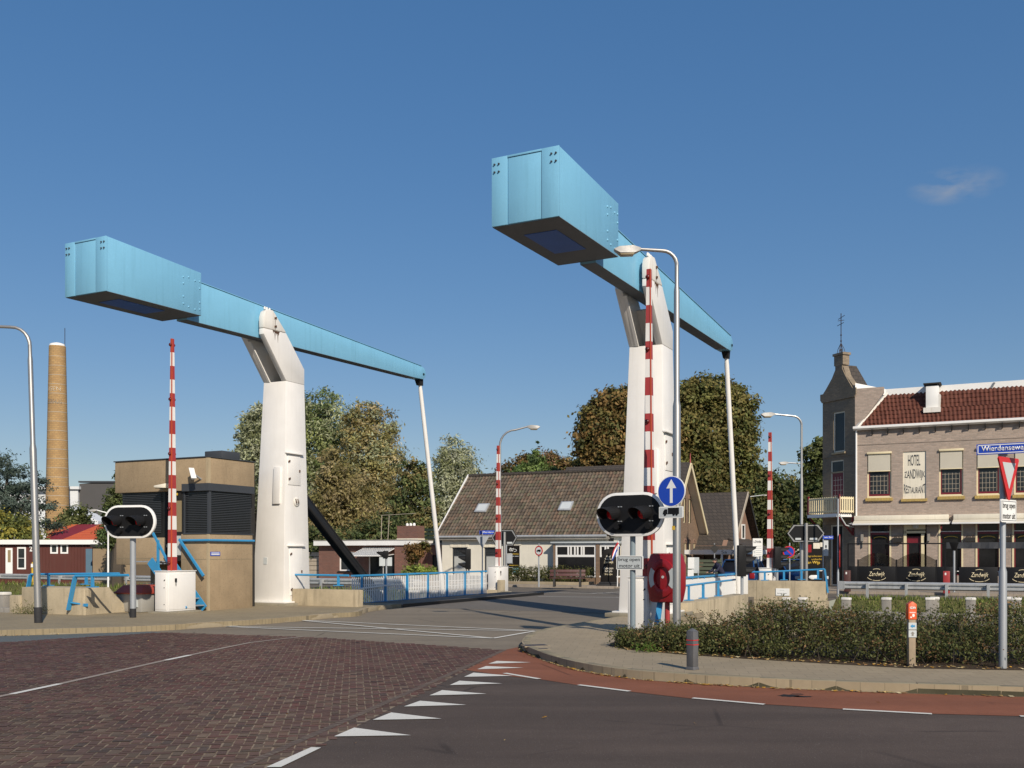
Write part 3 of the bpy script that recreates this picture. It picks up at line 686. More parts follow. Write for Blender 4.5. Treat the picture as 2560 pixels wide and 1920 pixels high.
# ================================================================ THE DRAWBRIDGE
def pylon(loc, label, first):
    r = thing('bridge_pylon', label, 'bridge pylon', loc, RZ, 'white pylons of the drawbridge')
    MB('plinth').box(-.95, .95, -.95, .95, .10, .21).build('plinth', None, r, bevel=.015)
    MB('white').box(-.80, .80, -.80, .82, .21, .255).build('base_flange', None, r, bevel=.008)
    xs = lambda z: .65+(.47-.65)*(z-.25)/7.19
    ys = lambda z: -.69+(-.34+.69)*(z-.25)/7.19
    b = MB('white')
    b.hexa([(-.65, -.69, .25), (.65, -.69, .25), (.65, .68, .25), (-.65, .68, .25)], [(-.47, -.34, 7.44), (.47, -.34, 7.44), (.47, .60, 7.44), (-.47, .60, 7.44)])
    b.build('column', None, r, bevel=.02)
    for sg in (1, -1):
        a, c = sorted((sg*.28, sg*.475))
        MB('white').prism([(-.34, 7.442), (-1.43, 8.76), (-1.43, 8.94), (-.34, 8.98), (.59, 7.95), (.59, 7.442)], 'yz', a, c).build('fork_arm', None, r, bevel=.012)
        MB('cap_white').prism([(-1.44, 8.955), (-1.44, 9.30), (-1.37, 9.48), (-1.22, 9.58), (-.99, 9.59), (-.33, 8.995)], 'yz', a-.008, c+.008).build('bearing_cap', None, r, bevel=.03)
        k = MB('rust')
        for y in (-1.28, -1.18, -1.05): k.lathe([(.035, 0), (.035, .07), (.015, .09)], ((a+c)/2, y, 9.57), 8)
        k.build('grease_fitting', ['white'], r)
    MB('under_grey').prism([(.50, 7.442), (-.30, 8.42), (-.24, 8.46), (.56, 7.48)], 'yz', -.279, .279).build('web_plate', ['white'], r)
    w = MB('white').hexa([(-.28, -.36, 7.44), (-.2, -.36, 7.44), (-.2, -.30, 7.44), (-.28, -.30, 7.44)], [(-.28, -1.3, 8.60), (-.2, -1.3, 8.60), (-.2, -1.24, 8.60), (-.28, -1.24, 8.60)])
    w.build('stiffener', None, r)
    def face(t0, t1, z0, z1, th, name, mat='white', lip=False):
        q = MB(mat); q.hexa([(xs(z0)-.02, t0, z0), (xs(z0)+th, t0, z0), (xs(z0)+th, t1, z0), (xs(z0)-.02, t1, z0)], [(xs(z1)-.02, t0, z1), (xs(z1)+th, t0, z1), (xs(z1)+th, t1, z1), (xs(z1)-.02, t1, z1)])
        return q.build(name, None, r, bevel=.006)
    for z0, z1 in ((4.05, 5.0), (.45, 1.98)):
        h = face(-.36, .28, z0, z1, .022, 'access_hatch')
        face(-.46, .40, z1+.06, z1+.10, .10, 'drip_lip')
        k = MB('rust')
        for z in (z0+.18, z1-.2):
            for dy in (0, .05): k.lathe([(.022, -.03), (.022, .03)], (xs(z)+.035, -.33+dy, z+dy*.5), 7)
        k.lathe([(.025, -.04), (.025, .04)], (xs((z0+z1)/2)+.035, .22, (z0+z1)/2), 7)
        k.build('hinge', None, h)
    q = MB('cap_white').ball((xs(3.48)+.02, .05, 3.5), .15, (.3, 1, 1)); q.mat('rust')
    q.tube([(xs(3.5)+.06, -.05, 3.6), (xs(3.5)+.10, -.05, 3.46), (xs(3.5)+.10, .05, 3.46), (xs(3.5)+.06, .05, 3.6)], .016, 6); q.build('mooring_eye', None, r)
    yz = lambda z, th: ys(z)-th
    q = MB('white'); q.hexa([(.12, yz(3.42, .07), 3.42), (.40, yz(3.42, .07), 3.42), (.40, yz(3.42, -.02), 3.42), (.12, yz(3.42, -.02), 3.42)], [(.12, yz(4.62, .07), 4.62), (.40, yz(4.62, .07), 4.62), (.40, yz(4.62, -.02), 4.62), (.12, yz(4.62, -.02), 4.62)])
    q.build('cable_cover', None, r, bevel=.008)
    q = MB('sign_grey'); q.hexa([(-.22, yz(1.45, .012), 1.45), (-.08, yz(1.45, .012), 1.45), (-.08, yz(1.45, -.02), 1.45), (-.22, yz(1.45, -.02), 1.45)], [(-.22, yz(1.68, .012), 1.68), (-.08, yz(1.68, .012), 1.68), (-.08, yz(1.68, -.02), 1.68), (-.22, yz(1.68, -.02), 1.68)])
    q.build('type_plate', None, r)
    k = MB('rust')        # rust run below the cap joint and the latch bolts
    for y, z in ((-.92, 9.35), (-.86, 9.37), (-.92, 9.08), (-.86, 9.10)): k.lathe([(.02, -.03), (.02, .03)], (.50, y, z), 6)
    k.box(.484, .487, -.90, -.885, 8.99, 9.3)
    for y, l in ((-.98, .10), (-.9, .3), (-.84, .14), (-.76, .36), (-.72, .12)):
        k.poly([(.478, y-.03, 8.955), (.478, y+.03, 8.955), (.478, y+.004, 8.955-l), (.478, y-.004, 8.955-l)])
    k.poly([(.4775, -1.02, 8.95), (.4775, -.66, 8.962), (.4775, -.74, 8.86), (.4775, -.92, 8.90)])
    k.build('rust_stain', None, r, smooth=False)
    return r
pylon(W(0, 0), 'white tapering bridge pylon with forked top beside the concrete control house', True)
pylon(W(12.75, 0), 'white bridge pylon half hidden by the raised barrier boom and red lifebuoy case', False)
def beam(loc, label):
    r = thing('balance_beam', label, 'bridge beam', loc, RZ, 'blue balance beams of the drawbridge')
    cx = lambda t: -.2*(t+4.45)/13.5
    b = MB('beam_blue'); z0n, z0f, z1n, z1f = 8.58, 8.655, 10.0, 9.885
    b.hexa([(-.76, -7.80, z0n), (.76, -7.80, z0n), (.76, -4.45, z0f), (-.76, -4.45, z0f)], [(-.76, -7.80, z1n), (.76, -7.80, z1n), (.76, -4.45, z1f), (-.76, -4.45, z1f)])
    cw = b.build('counterweight', None, r, bevel=.012)
    e = MB('beam_blue'); e.box(-.762, -.40, -7.835, -7.79, z0n+.002, z1n+.002); e.box(.38, .762, -7.835, -7.79, z0n+.002, z1n+.002)
    e.box(-.385, .365, -7.82, -7.79, z0n+.012, z1n-.055); e.box(-.40, .38, -7.835, -7.79, z1n-.04, z1n+.002)
    e.build('end_plate', None, cw, bevel=.005)
    k = MB('slate_strip')
    for sx in (-.69, .60):
        for dx in (0, .1):
            for z in (9.86, 9.70): k.tube([(sx+dx, -7.83, z), (sx+dx, -7.865, z-.004)], [.022, .018], 7)
    k.build('lifting_bolt', None, cw)
    k = MB('beam_blue')
    for t, zs in ((-5.15, (9.6, 9.42, 9.05, 8.85)), (-4.95, (9.64, 8.8)), (-4.7, (9.6, 8.78)), (-4.52, (9.62, 9.42, 9.02, 8.82))):
        for z in zs: k.ball((.762, t, z), .028, (.8, 1, 1), 6)
    k.build('bolt_head', None, cw)
    zb = lambda t: z0n+(z0f-z0n)*(t+7.8)/3.35
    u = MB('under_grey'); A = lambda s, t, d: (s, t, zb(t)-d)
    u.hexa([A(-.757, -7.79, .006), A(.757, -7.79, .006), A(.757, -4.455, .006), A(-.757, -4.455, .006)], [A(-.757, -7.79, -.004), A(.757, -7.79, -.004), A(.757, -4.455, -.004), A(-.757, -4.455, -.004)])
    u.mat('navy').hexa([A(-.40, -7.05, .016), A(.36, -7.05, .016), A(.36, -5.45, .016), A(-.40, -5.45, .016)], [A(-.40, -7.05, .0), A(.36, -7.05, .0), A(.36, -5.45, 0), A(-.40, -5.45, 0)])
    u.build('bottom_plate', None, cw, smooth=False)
    b = MB('beam_blue'); prof = [(-4.45, 8.60), (8.3, 8.925), (8.85, 8.95), (9.03, 9.03), (9.10, 9.18), (9.06, 9.33), (8.95, 9.42), (8.75, 9.465), (-4.45, 9.82)]
    b.prism(prof, 'yz', -.2, .2); b.prism([(-4.45, 9.822), (8.75, 9.467), (8.75, 9.49), (-4.45, 9.845)], 'yz', -.225, .225)
    b.v = [(x+cx(y), y, z) for x, y, z in b.v]
    arm = b.build('beam_arm', None, r, bevel=.01)
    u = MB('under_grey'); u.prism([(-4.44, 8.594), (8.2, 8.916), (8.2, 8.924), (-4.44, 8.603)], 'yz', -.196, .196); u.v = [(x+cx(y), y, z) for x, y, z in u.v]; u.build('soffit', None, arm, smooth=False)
    x = cx(8.95)
    MB('black').tube([(x-.23, 8.9, 9.16), (x+.23, 8.9, 9.16)], .045, 10).build('pivot_pin', None, arm)
    k = MB('white'); k.tube([(x, 8.93, 8.88), (x, 9.0, 8.5), (x, 10.75, .35), (x, 10.8, .1)], [.055, .085, .10, .10], 12)
    rod = k.build('hanger_rod', None, r)
    MB('black_matt').hexa([(x-.09, 8.82, 8.72), (x+.09, 8.82, 8.72), (x+.09, 9.06, 8.72), (x-.09, 9.06, 8.72)], [(x-.13, 8.72, 8.97), (x+.13, 8.72, 8.97), (x+.13, 9.0, 9.02), (x-.13, 9.0, 9.02)]).build('clevis', None, rod)
    MB('white').box(-.55, .55, -1.2, -.8, 9.1, 9.16) if False else None
    MB('black_steel').tube([(-.47+.0, -1.0, 9.2), (.47, -1.0, 9.2)], .09, 12).build('trunnion', None, arm)
    return r
beam(W(0, 0), 'sky blue balance beam with box counterweight carried by the pylon near the control house')
beam(W(12.75, 0), 'sky blue balance beam with box counterweight reaching out over the road sign and street lamp')
# deck
d = thing('bridge_deck', 'bridge deck with blue and white slatted balustrades spanning the canal', 'bridge deck', W(7, 2.0), RZ)
L0 = 10.6
MB('asph_bridge').box(-5.5, 5.55, 0.02, 11.2, -.42, .012).build('road_slab', None, d)
for a, c, nm in ((-5.42, -3.55, 'walkway'), (5.1, 5.55, 'walkway')):
    w = MB('asph_bridge').box(a, c, .02, 11.2, .0125, .10); w.mat('black_steel').box(c if a < 0 else a-.012, c+.012 if a < 0 else a, .02, 11.2, .0125, .125).build(nm, None, d)
MB('black_steel').box(-5.6, 5.65, .05, 11.15, -.75, -.42).build('girder', None, d)
MB('black_steel').box(-7.55, -5.6, 8.3, 9.2, -.5, .08).box(-7.3, -5.6, 3.6, 4.4, -.7, -.2).box(5.65, 5.95, 8.3, 9.2, -.5, .08).build('outrigger', None, d)
def balustrade(x, y0, y1, parent, inner):
    b = MB('rail_blue'); b.bar((x, y0, 1.05), (x, y1, 1.05), .075, .06); b.bar((x, y0, .09), (x, y1, .09), .05, .05)
    n = 7
    for i in range(n):
        y = y0+.55+(y1-y0-1.0)*i/(n-1); b.box(x-.035+inner*.01, x+.035+inner*.01, y-.045, y+.045, .0 if i else -.02, 1.03); b.box(x-.09, x+.09, y-.07, y+.07, .1, .125)
    o = b.build('balustrade', None, parent)
    s = MB('white_clean'); k = int((y1-y0)/.118)
    for i in range(k+1):
        y = y0+.04+(y1-y0-.08)*i/k; s.box(x-.006, x+.006, y-.031, y+.031, .12, .985)
    for z in (.52, .72): s.bar((x-.03, y0, z), (x-.03, y1, z), .012, .03)
    s.build('slats', None, o, smooth=False)
balustrade(-5.4, -.3, 9.4, d, 1); balustrade(5.42, 1.2, 10.6, d, -1)
b = MB('white_clean'); b.box(5.46, 5.475, 1.3, 10.5, .12, .97); b.build('screen_panel', None, d)
b = MB('white_clean'); b.bar((-5.36, .0, .60), (-5.36, 2.0, .68), .03, .05); b.build('latch_bar', None, d)
st = thing('drive_strut', 'thick black steel strut slanting from pylon down to the deck', 'strut', W(0, 3.6), RZ)
b = MB('black_steel'); p0, p1 = (0, -3.2, 4.2), (0, 2.9, -.55); b.bar(p0, p1, .30, .34); b.build('strut_beam', None, st, bevel=.02)
b = MB('black_matt'); dx = .151
for s_ in (-1, 1):
    for q in (-.14, .14):
        b.bar((s_*dx, p0[1], p0[2]+q*1.1), (s_*dx, p1[1], p1[2]+q*1.1), .02, .05)
b.build('flange', None, st)
# concrete walls of the abutments
a_ = thing('abutment_wall', 'low concrete abutment block with sloped end below two blue handrails', 'concrete wall', W(-2.2, -6))
a_.rotation_euler = (0, 0, RZ)
b = MB('conc'); b.hexa([(-1.3, -1.05, -.3), (1.15, -1.05, -.3), (1.0, 1.25, -.3), (-1.3, 1.25, -.3)], [(-1.3, -1.05, .86), (1.15, -1.05, .86), (1.0, .0, .86), (-1.3, .0, .86)]); b.build('block', None, a_, bevel=.02)
b = MB('conc'); b.hexa([(1.155, -1.05, -.3), (1.30, -1.02, -.3), (.40, 1.25, -.3), (.2, 1.2, -.3)], [(1.155, -1.05, .85), (1.22, -1.02, .83), (.80, .15, .82), (.6, .15, .83)]); b.box(-1.75, -1.302, -1.1, -.4, -.3, .62); b.build('sloped_end', None, a_, bevel=.02)
a_ = tag(MB('conc').box(-.0, 2.55, -.22, .12, -.5, .66).build('abutment_wall', None, None, bevel=.015), 'short concrete wall between the pylon foot and the deck balustrade', 'concrete wall')
a_.location = W(.7, -.1); a_.rotation_euler = (0, 0, RZ)
a_ = thing('abutment_wall', 'concrete canal wall behind the lamp post topped by a blue double handrail', 'concrete wall', W(13.2, .6), RZ)
MB('conc').box(-.05, .45, 0, 7.0, -1.6, .44).build('wall_block', None, a_, bevel=.015)
k = MB('conc_band').box(-.056, -.04, 6.2, 6.24, -1, .44).box(-.056, -.04, 2.9, 2.93, -1, .44); k.build('joint', ['kerb_dark'], a_)
a_ = thing('abutment_wall', 'long weathered concrete wall across the canal with a small white notice', 'concrete wall', W(11.5, 13.3), RZ)
MB('conc').box(0, 3.75, -.12, .45, -1.6, .74).build('wall_block', None, a_, bevel=.02)
MB('kerb_dark').box(-.01, 3.76, -.124, 0, -.03, .0).box(1.15, 1.165, -.1235, 0, -1, .735).build('joint', None, a_)
nb = MB('sign_white').box(1.9, 2.42, -.145, -.121, .17, .45).build('notice', None, a_)
text('lettering', 'let op', nb, 2.06, 2.22, .36, .39, -.147, 'sign_grey'); text('lettering', 'brug sluit', nb, 1.97, 2.32, .235, .28, -.147, 'slate_strip')
a_ = tag(MB('conc').box(-3.6, 0, -.15, .4, -1.6, .18).box(-.05, .15, -.15, .25, -1.6, .62).build('abutment_wall', None, None, bevel=.015), 'far concrete wall end beside the white barrier cabinet at the balustrade tip', 'concrete wall')
a_.location = W(1.25, 13.3); a_.rotation_euler = (0, 0, RZ)
# blue handrails
def rail_t(name, label, t, rails, posts, legs=(), brackets=()):
    s0, _ = on_t(*rails[0][0], t); r = thing(name, label, 'handrail', W(s0, t), RZ, 'blue handrails of the bridge')
    L = lambda p, tt=t: (on_t(*p, tt)[0]-s0, 0, on_t(*p, tt)[1])
    b = MB('rail_blue')
    for q in rails: b.tube([L(p) for p in q], .035, 8)
    b.build('rail', None, r)
    for x, y0, y1 in posts:
        p = L((x, y0)); q = L((x, y1)); k = MB('rail_blue'); k.box(p[0]-.035, p[0]+.035, -.03, .03, q[2], p[2]); k.box(p[0]-.13, p[0]+.13, -.1, .1, q[2]-.005, q[2]+.02); k.build('post', None, r)
    for a, c in legs: MB('rail_blue').bar(L(a), L(c), .05, .12, (0, 1, 0)).build('leg', None, r)
    for a, c in brackets:
        p, q = L(a), L(c); k = MB('rail_blue'); k.bar(p, (q[0], .12, q[2]), .03, .04); k.box(q[0]-.09, q[0]+.09, .08, .15, q[2]-.05, q[2]+.03); k.build('bracket', None, r)
    return r
rail_t('handrail', 'blue handrail with slanting leg further back on the concrete block', -5.4, [[(77, 1436), (180, 1435), (298, 1434)]], [(121.5, 1436, 1464), (215.5, 1436, 1461)], [((77, 1437), (59, 1518))], [((66, 1499), (86, 1503))])
rail_t('handrail', 'blue handrail with slanting leg nearest on the front of the concrete block', -7.12, [[(188, 1440), (260, 1439), (321, 1438)]], [(231.5, 1439, 1468)], [((188, 1441), (171, 1525))], [((177, 1506), (203, 1512))])
rail_t('handrail', 'low blue handrail glimpsed between the left pylon and the deck balustrade', -.1, [[(690, 1436), (780, 1437.5), (872, 1439)]], [(846, 1438, 1464)])
rail_t('handrail', 'blue handrail ending in a slanting leg on the wall across the canal', 13.4, [[(1868, 1430), (1914, 1430), (1953, 1428), (2062, 1423)]], [(1912, 1430, 1451), (1960, 1428, 1450), (2045, 1424, 1448), (2004, 1426, 1449)], [((2062, 1423), (2070, 1482))])
r = thing('handrail', 'blue double handrail on the concrete wall right behind the lamp post', 'handrail', W(13.2, 1.3), RZ, 'blue handrails of the bridge')
Ls = lambda p: (0, on_s(*p, 13.2)[0]-1.3, on_s(*p, 13.2)[1])
MB('rail_blue').tube([Ls((1700, 1466)), Ls((1838, 1449))], .032, 8).build('rail', None, r)
for x, y0, y1, w in ((1722, 1463, 1500, .05), (1758, 1459, 1495, .09), (1796, 1454, 1490, .05)):
    p, q = Ls((x, y0)), Ls((x, y1)); MB('rail_blue').box(-.03, .03, p[1]-w*.6, p[1]+w*.6, .44, p[2]).box(-.1, .1, p[1]-.18, p[1]+.18, .44, .462).build('post', None, r)
q0, q1 = P(1651, 1500, 21.0), P(1643, 1562, 20.8); q0 = (*ST(q0[0], q0[1]), q0[2]); q1 = (*ST(q1[0], q1[1]), q1[2]); MB('rail_blue').bar((q0[0]-13.2, q0[1]-1.3, q0[2]), (q1[0]-13.2, q1[1]-1.3, q1[2]), .11, .05).build('leg', None, r)
# ================================================================ BARRIERS
def barrier(loc, label, nseg, stripe=.385, rz=RZ, base=.13, wide=.075):
    r = thing('barrier_gate', label, 'barrier', (loc[0], loc[1], base), rz, 'raised red and white barriers at the bridge')
    b = MB('white').box(-.47, 0, 0, 1.09, .05, 1.17); cab = b.build('cabinet', None, r, bevel=.012)
    MB('plinth').box(-.62, .12, -.12, 1.2, -.05, .045).build('footing', None, r, bevel=.01)
    MB('white').box(-.49, .02, -.02, 1.11, 1.172, 1.195).build('cabinet_lid', None, r, bevel=.004)
    k = MB('white').box(-.44, -.03, -.012, .004, .1, 1.12).box(-.004, .012, .05, 1.04, .1, 1.12); k.build('cabinet_door', None, r, bevel=.004)
    k = MB('black'); k.tube([(-.08, -.02, .95), (-.08, -.02, .92)], .012, 6)
    for z in (.92, .72, .25): k.ball((-.1, -.016, z), .014)
    k.box(.014, .04, .27, .33, .88, .98); k.tube([(.03, .3, .9), (.04, .29, .78)], .012, 6); k.build('lock', None, r)
    z0, z1 = 1.2, 1.2+nseg*stripe; b = MB('white', 'red', 'boom_orange')
    def sec(z): f = (z-z0)/(17*.385); w, dd = wide*(1-f*.6), .108*(1-f*.6); return w, dd
    xc, yc = -.09, .28
    for i in range(nseg+1):
        za = z1-i*stripe; zb_ = max(z0-.06, za-stripe); b.m = 1 if i % 2 == 0 else 0
        if i == nseg: za, zb_, b.m = z0+.001, z0-.06, 0
        if za <= zb_: continue
        w0, d0 = sec(zb_); w1, d1 = sec(za)
        b.hexa([(xc-w0, yc-d0, zb_), (xc+w0, yc-d0, zb_), (xc+w0, yc+d0, zb_), (xc-w0, yc+d0, zb_)], [(xc-w1, yc-d1, za), (xc+w1, yc-d1, za), (xc+w1, yc+d1, za), (xc-w1, yc+d1, za)])
    w0, d0 = sec(z0); w1, d1 = sec(z1); b.m = 2
    b.hexa([(xc+w0-.02, yc-d0-.012, z0), (xc+w0+.008, yc-d0-.012, z0), (xc+w0+.008, yc-d0+.02, z0), (xc+w0-.02, yc-d0+.02, z0)], [(xc+w1-.012, yc-d1-.012, z1), (xc+w1+.006, yc-d1-.012, z1), (xc+w1+.006, yc-d1+.012, z1), (xc+w1-.012, yc-d1+.012, z1)])
    bo = b.build('boom', None, r, smooth=False)
    i = 0
    while i < nseg:
        z = z1-(i+.45)*stripe; w, dd = sec(z)
        k = MB('lamp_red'); k.ball((xc-.01, yc-dd-.02, z), .05, (1, .8, 1), 8); k.ball((xc-.01, yc+dd+.02, z), .045, (1, .8, 1), 8); k.build('warning_lamp', None, bo); i += 4
    return r
barrier(G(418, 1534, .13), 'raised barrier with white cabinet in front of the control house stairs', 17)
barrier(G(1622, 1584, .13), 'raised barrier in front of the right pylon beside the red lifebuoy case', 17, wide=.11)
barrier(G(1243, 1482, .05), 'raised barrier across the bridge in front of the white tiled house', 14, base=.04, wide=.10)
barrier((10.25, 39.6, 0), 'raised barrier across the canal near the blue cars', 14, base=.04, wide=.11)
# ================================================================ TWIN RED BRIDGE SIGNALS
def stadium(w, h, n=14):
    r = h/2; a = w/2-r
    return [(a+r*cos(t), r*sin(t)) for t in np.linspace(-pi/2, pi/2, n)]+[(-a+r*cos(t), r*sin(t)) for t in np.linspace(pi/2, 3*pi/2, n)]
def twin_signal(x, ybase, ytop, ybot, w, yaw, polemat, r_, label, z0=.13, collar=False, visor=(-.10, -.26, -.05)):
    X, Y, _ = G(x, ybase, z0); zt = H-(ytop-YH)/F*Y; zb = H-(ybot-YH)/F*Y; h = zt-zb; zc = (zt+zb)/2
    r = thing('bridge_signal', label, 'traffic signal', (X, Y, z0), -yaw, 'twin red light signals at the bridge'); zc -= z0
    b = MB(polemat).tube([(0, 0, 0), (0, 0, zc+.2)], r_, 14); b.build('pole', None, r)
    if collar: MB('rubber').tube([(0, 0, 0), (0, 0, .24)], r_+.006, 14).build('collar', None, r)
    b = MB('white_clean').prism([(p[0], p[1]+zc) for p in stadium(w, h)], 'xz', -.155, -.085); bo = b.build('backing_board', None, r, bevel=.008)
    MB('black').prism([(p[0], p[1]+zc) for p in stadium(w-.11, h-.11)], 'xz', -.160, -.154).build('board_face', None, bo)
    MB('galv_dull').box(-.2, .2, -.085, -.05, zc-.05, zc+.05).build('bracket', None, bo)
    for sx in (-.235, .225):
        cx, cz = sx*w, zc+.02
        hs = MB('black'); hs.tube([(cx, -.16, cz), (cx, -.24, cz)], [.16, .15], 18); hs = hs.build('lamp_housing', None, r)
        MB('lens_red').ball((cx, -.235, cz), .125, (1, .32, 1), 10).build('lens', None, hs)
        v = MB('black'); n = 16; A, B_ = [], []; C, D = [], []
        for i in range(n+1):
            t = radians(-38)+radians(256)*i/n; l = .14+.18*(.5+.5*sin(t))
            A.append((cx+.15*cos(t), -.23, cz+.15*sin(t))); B_.append((cx+.15*cos(t)+visor[0]*l/.32, -.23-l, cz+.15*sin(t)+visor[2]*l/.32))
            C.append((cx+.158*cos(t), -.23, cz+.158*sin(t))); D.append((cx+.158*cos(t)+visor[0]*l/.32, -.23-l, cz+.158*sin(t)+visor[2]*l/.32))
        for i in range(n):
            v.poly([A[i], A[i+1], B_[i+1], B_[i]]); v.poly([C[i], C[i+1], D[i+1], D[i]]); v.poly([B_[i], B_[i+1], D[i+1], D[i]])
        v.build('visor', None, hs)
        k = MB('black'); k.tube([(cx+.10, -.16, cz-.26), (cx+.10, -.26, cz-.27)], [.07, .06], 10); k.mat('galv_dull')
        for dx in (.10, .16): k.box(cx+dx, cx+dx+.03, -.178, -.16, cz-.17, cz-.15); k.box(cx+dx, cx+dx+.03, -.178, -.16, cz+.13, cz+.15)
        k.build('buzzer', None, r)
    return r, Y
twin_signal(332.5, 1544, 1263.5, 1346, 1.55, radians(15), 'galv_dull', .075, 'twin red light signal on grey pole in front of the concrete control house', collar=True)
sg, sY = twin_signal(1582, 1588, 1232, 1341, 1.52, radians(32), 'pole_grey', .058, 'twin red light signal on blue grey pole above a sign about switching off engines')
pz = lambda y, Y, z0=.13: H-(y-YH)/F*Y-z0
pl = MB('sign_grey'); za, zb_ = pz(1389, sY), pz(1424.5, sY)
def rrect(x0, x1, z0, z1, r, n=5):
    pts = []
    for cx, cz, a in ((x1-r, z0+r, -pi/2), (x1-r, z1-r, 0), (x0+r, z1-r, pi/2), (x0+r, z0+r, pi)):
        pts += [(cx+r*cos(a+pi/2*i/n), cz+r*sin(a+pi/2*i/n)) for i in range(n+1)]
    return pts
x0 = -.335
MB('sign_white').prism(rrect(x0, x0+.60, zb_, za, .03), 'xz', -.085, -.062).build('text_plate', None, sg)
k = MB('slate_strip'); k.prism(rrect(x0+.018, x0+.582, zb_+.018, za-.018, .022), 'xz', -.0875, -.084).build('plate_border', None, sg)
pf = MB('sign_grey').prism(rrect(x0+.03, x0+.57, zb_+.03, za-.03, .015), 'xz', -.0900, -.086).build('plate_face', None, sg)
zm = (za+zb_)/2
text('lettering', 'brug open', pf, x0+.055, x0+.535, zm+.012, zm+.105, -.090, 'black', bold=0)
text('lettering', 'motor uit', pf, x0+.07, x0+.53, zm-.10, zm-.025, -.090, 'black', bold=0)
# ================================================================ STREET LAMPS
def lamp(loc, label, secs, bend, arm, rz, lean=0, head=.55, base=.13, mat='galv', collar=False, rise=.08):
    r = thing('street_lamp', label, 'street lamp', (loc[0], loc[1], base), rz, 'street lamps round the bridge'); r.rotation_euler = (0, lean, rz)
    prof = []; z = 0
    for i, (rad, zt) in enumerate(secs):
        prof += [(rad, z), (rad, zt-.12 if i < len(secs)-1 else zt)]; z = zt
    MB(mat).lathe(prof, (0, 0, 0), 14).build('pole', None, r)
    if collar: MB('rubber').lathe([(secs[0][0]+.012, 0), (secs[0][0]+.012, .36), (secs[0][0]+.004, .38)], (0, 0, 0), 14).build('collar', None, r)
    rr = secs[-1][0]; zt = secs[-1][1]; R = bend-zt
    pts = [(0, 0, zt-.02)]+[(R*(1-cos(a)), 0, zt+R*sin(a)) for a in np.linspace(.15, pi/2, 6)]+[(arm, 0, bend+rise)]
    MB(mat).tube(pts, [rr*.98]*3+[rr*.85]*(len(pts)-4)+[rr*.7], 10).build('arm', None, r)
    z = bend+rise; s = head/.55
    b = MB('lamp_shell')
    A = [(-.02, -.03), (.1, -.085), (.42, -.10), (.53, -.03), (.55, .0), (.43, .05), (.15, .07), (-.02, .035)]
    hw = [.04, .09, .12, .09, .07, .08, .08, .035]
    vs = [(arm+x*s, -w*s, z+y*s) for (x, y), w in zip(A, hw)]+[(arm+x*s, w*s, z+y*s) for (x, y), w in zip(A, hw)]; n = len(A)
    b.add(vs, [tuple(range(n))[::-1], tuple(range(n, 2*n))]+[(i, (i+1) % n, n+(i+1) % n, n+i) for i in range(n)])
    h = b.build('lamp_head', None, r, bevel=.008)
    MB('sign_white').hexa([(arm+.14*s, -.08*s, z-.135*s), (arm+.40*s, -.09*s, z-.14*s), (arm+.40*s, .09*s, z-.14*s), (arm+.14*s, .08*s, z-.135*s)], [(arm+.11*s, -.085*s, z-.08*s), (arm+.46*s, -.1*s, z-.085*s), (arm+.46*s, .1*s, z-.085*s), (arm+.11*s, .085*s, z-.08*s)]).build('lens', ['lens_tan'], h, bevel=.01)
    return r
X, Y, _ = G(96, 1557, .13); lamp((X, Y), 'grey street lamp with black foot collar leaning at the left edge', [(.08, 4.35), (.06, 6.5), (.045, 6.75)], 7.2, 1.6, pi, .031, collar=True)
lamp((3.295, 20.0), 'tall grey street lamp with arm over the right barrier carrying a blue arrow sign', [(.080, 4.75), (.058, 7.05), (.042, 7.45)], 7.74, .74, pi, 0, .52, rise=.03)
lamp((12.74, 44.0), 'grey street lamp across the canal with arm reaching left near the barrier', [(.085, 3.0), (.065, 5.2), (.05, 7.45)], 7.85, 1.2, pi, 0, .6, base=0)
lamp((-.59, 49.0), 'street lamp right behind the far barrier boom with arm reaching right', [(.08, 4), (.055, 7.1)], 7.85, 1.35, 0, 0, .62, base=0, rise=.16)
lamp((22.3, 75.0), 'distant street lamp glimpsed between the near lamp and the hotel tower', [(.09, 4), (.07, 8.2)], 8.5, 1.6, pi, 0, .7, base=0, mat='galv_dull')
lamp((18.6, 80.0), 'thin distant street lamp in front of the dark roofed brick house', [(.07, 4), (.05, 6.0)], 6.3, 1.5, 0, 0, .3, base=0, rise=.15, mat='galv_dull')
lamp((-21.0, 52.0), 'small pale street lamp beside the brown shed', [(.05, 2), (.04, 3.7)], 3.95, .6, pi, 0, .36, base=0, rise=.1, mat='white_clean')
# ================================================================ CONTROL HOUSE
ch = thing('control_house', 'flat roofed concrete bridge control house with dark blinds', 'control house', W(.5, -3.9, 0), RZ)
b = MB('conc_house'); b.box(-1.08, 0, 0, 1.92, .1, 2.39); b.box(-3.78, -1.72, 0, 2.5, 1.46, 2.29); b.box(-3.7, -1.085, 1.3, 2.45, .1, 1.455)
b.build('wall', None, ch, bevel=.02)
MB('dark_wood').box(-3.0, -.42, 1.93, 2.5, .1, 4.6).build('recessed_shade_wall', None, ch)  # set-back wall; its near-black colour paints in the shadow of the gap
b = MB('conc_house').box(-3.80, .03, -.03, 1.97, 3.68, 4.64); fa = b.build('fascia', None, ch, bevel=.02)
MB('slate_strip').box(-3.83, .06, -.06, 2.0, 4.642, 4.67).build('roof_trim', None, fa)
b = MB('conc_band'); b.box(-.055, .012, -.012, .055, .12, 2.385); b.box(-.055, .042, -.042, .055, 3.70, 4.63); b.box(-2.0, -1.78, -.012, 0, 1.47, 2.28); b.build('corner_band', None, ch)
k = MB('kerb_dark').box(-1.085, .004, -.004, 1.924, 1.632, 1.645).box(-3.784, -1.716, -.004, 2.0, 1.655, 1.668); k.build('joint', None, ch)
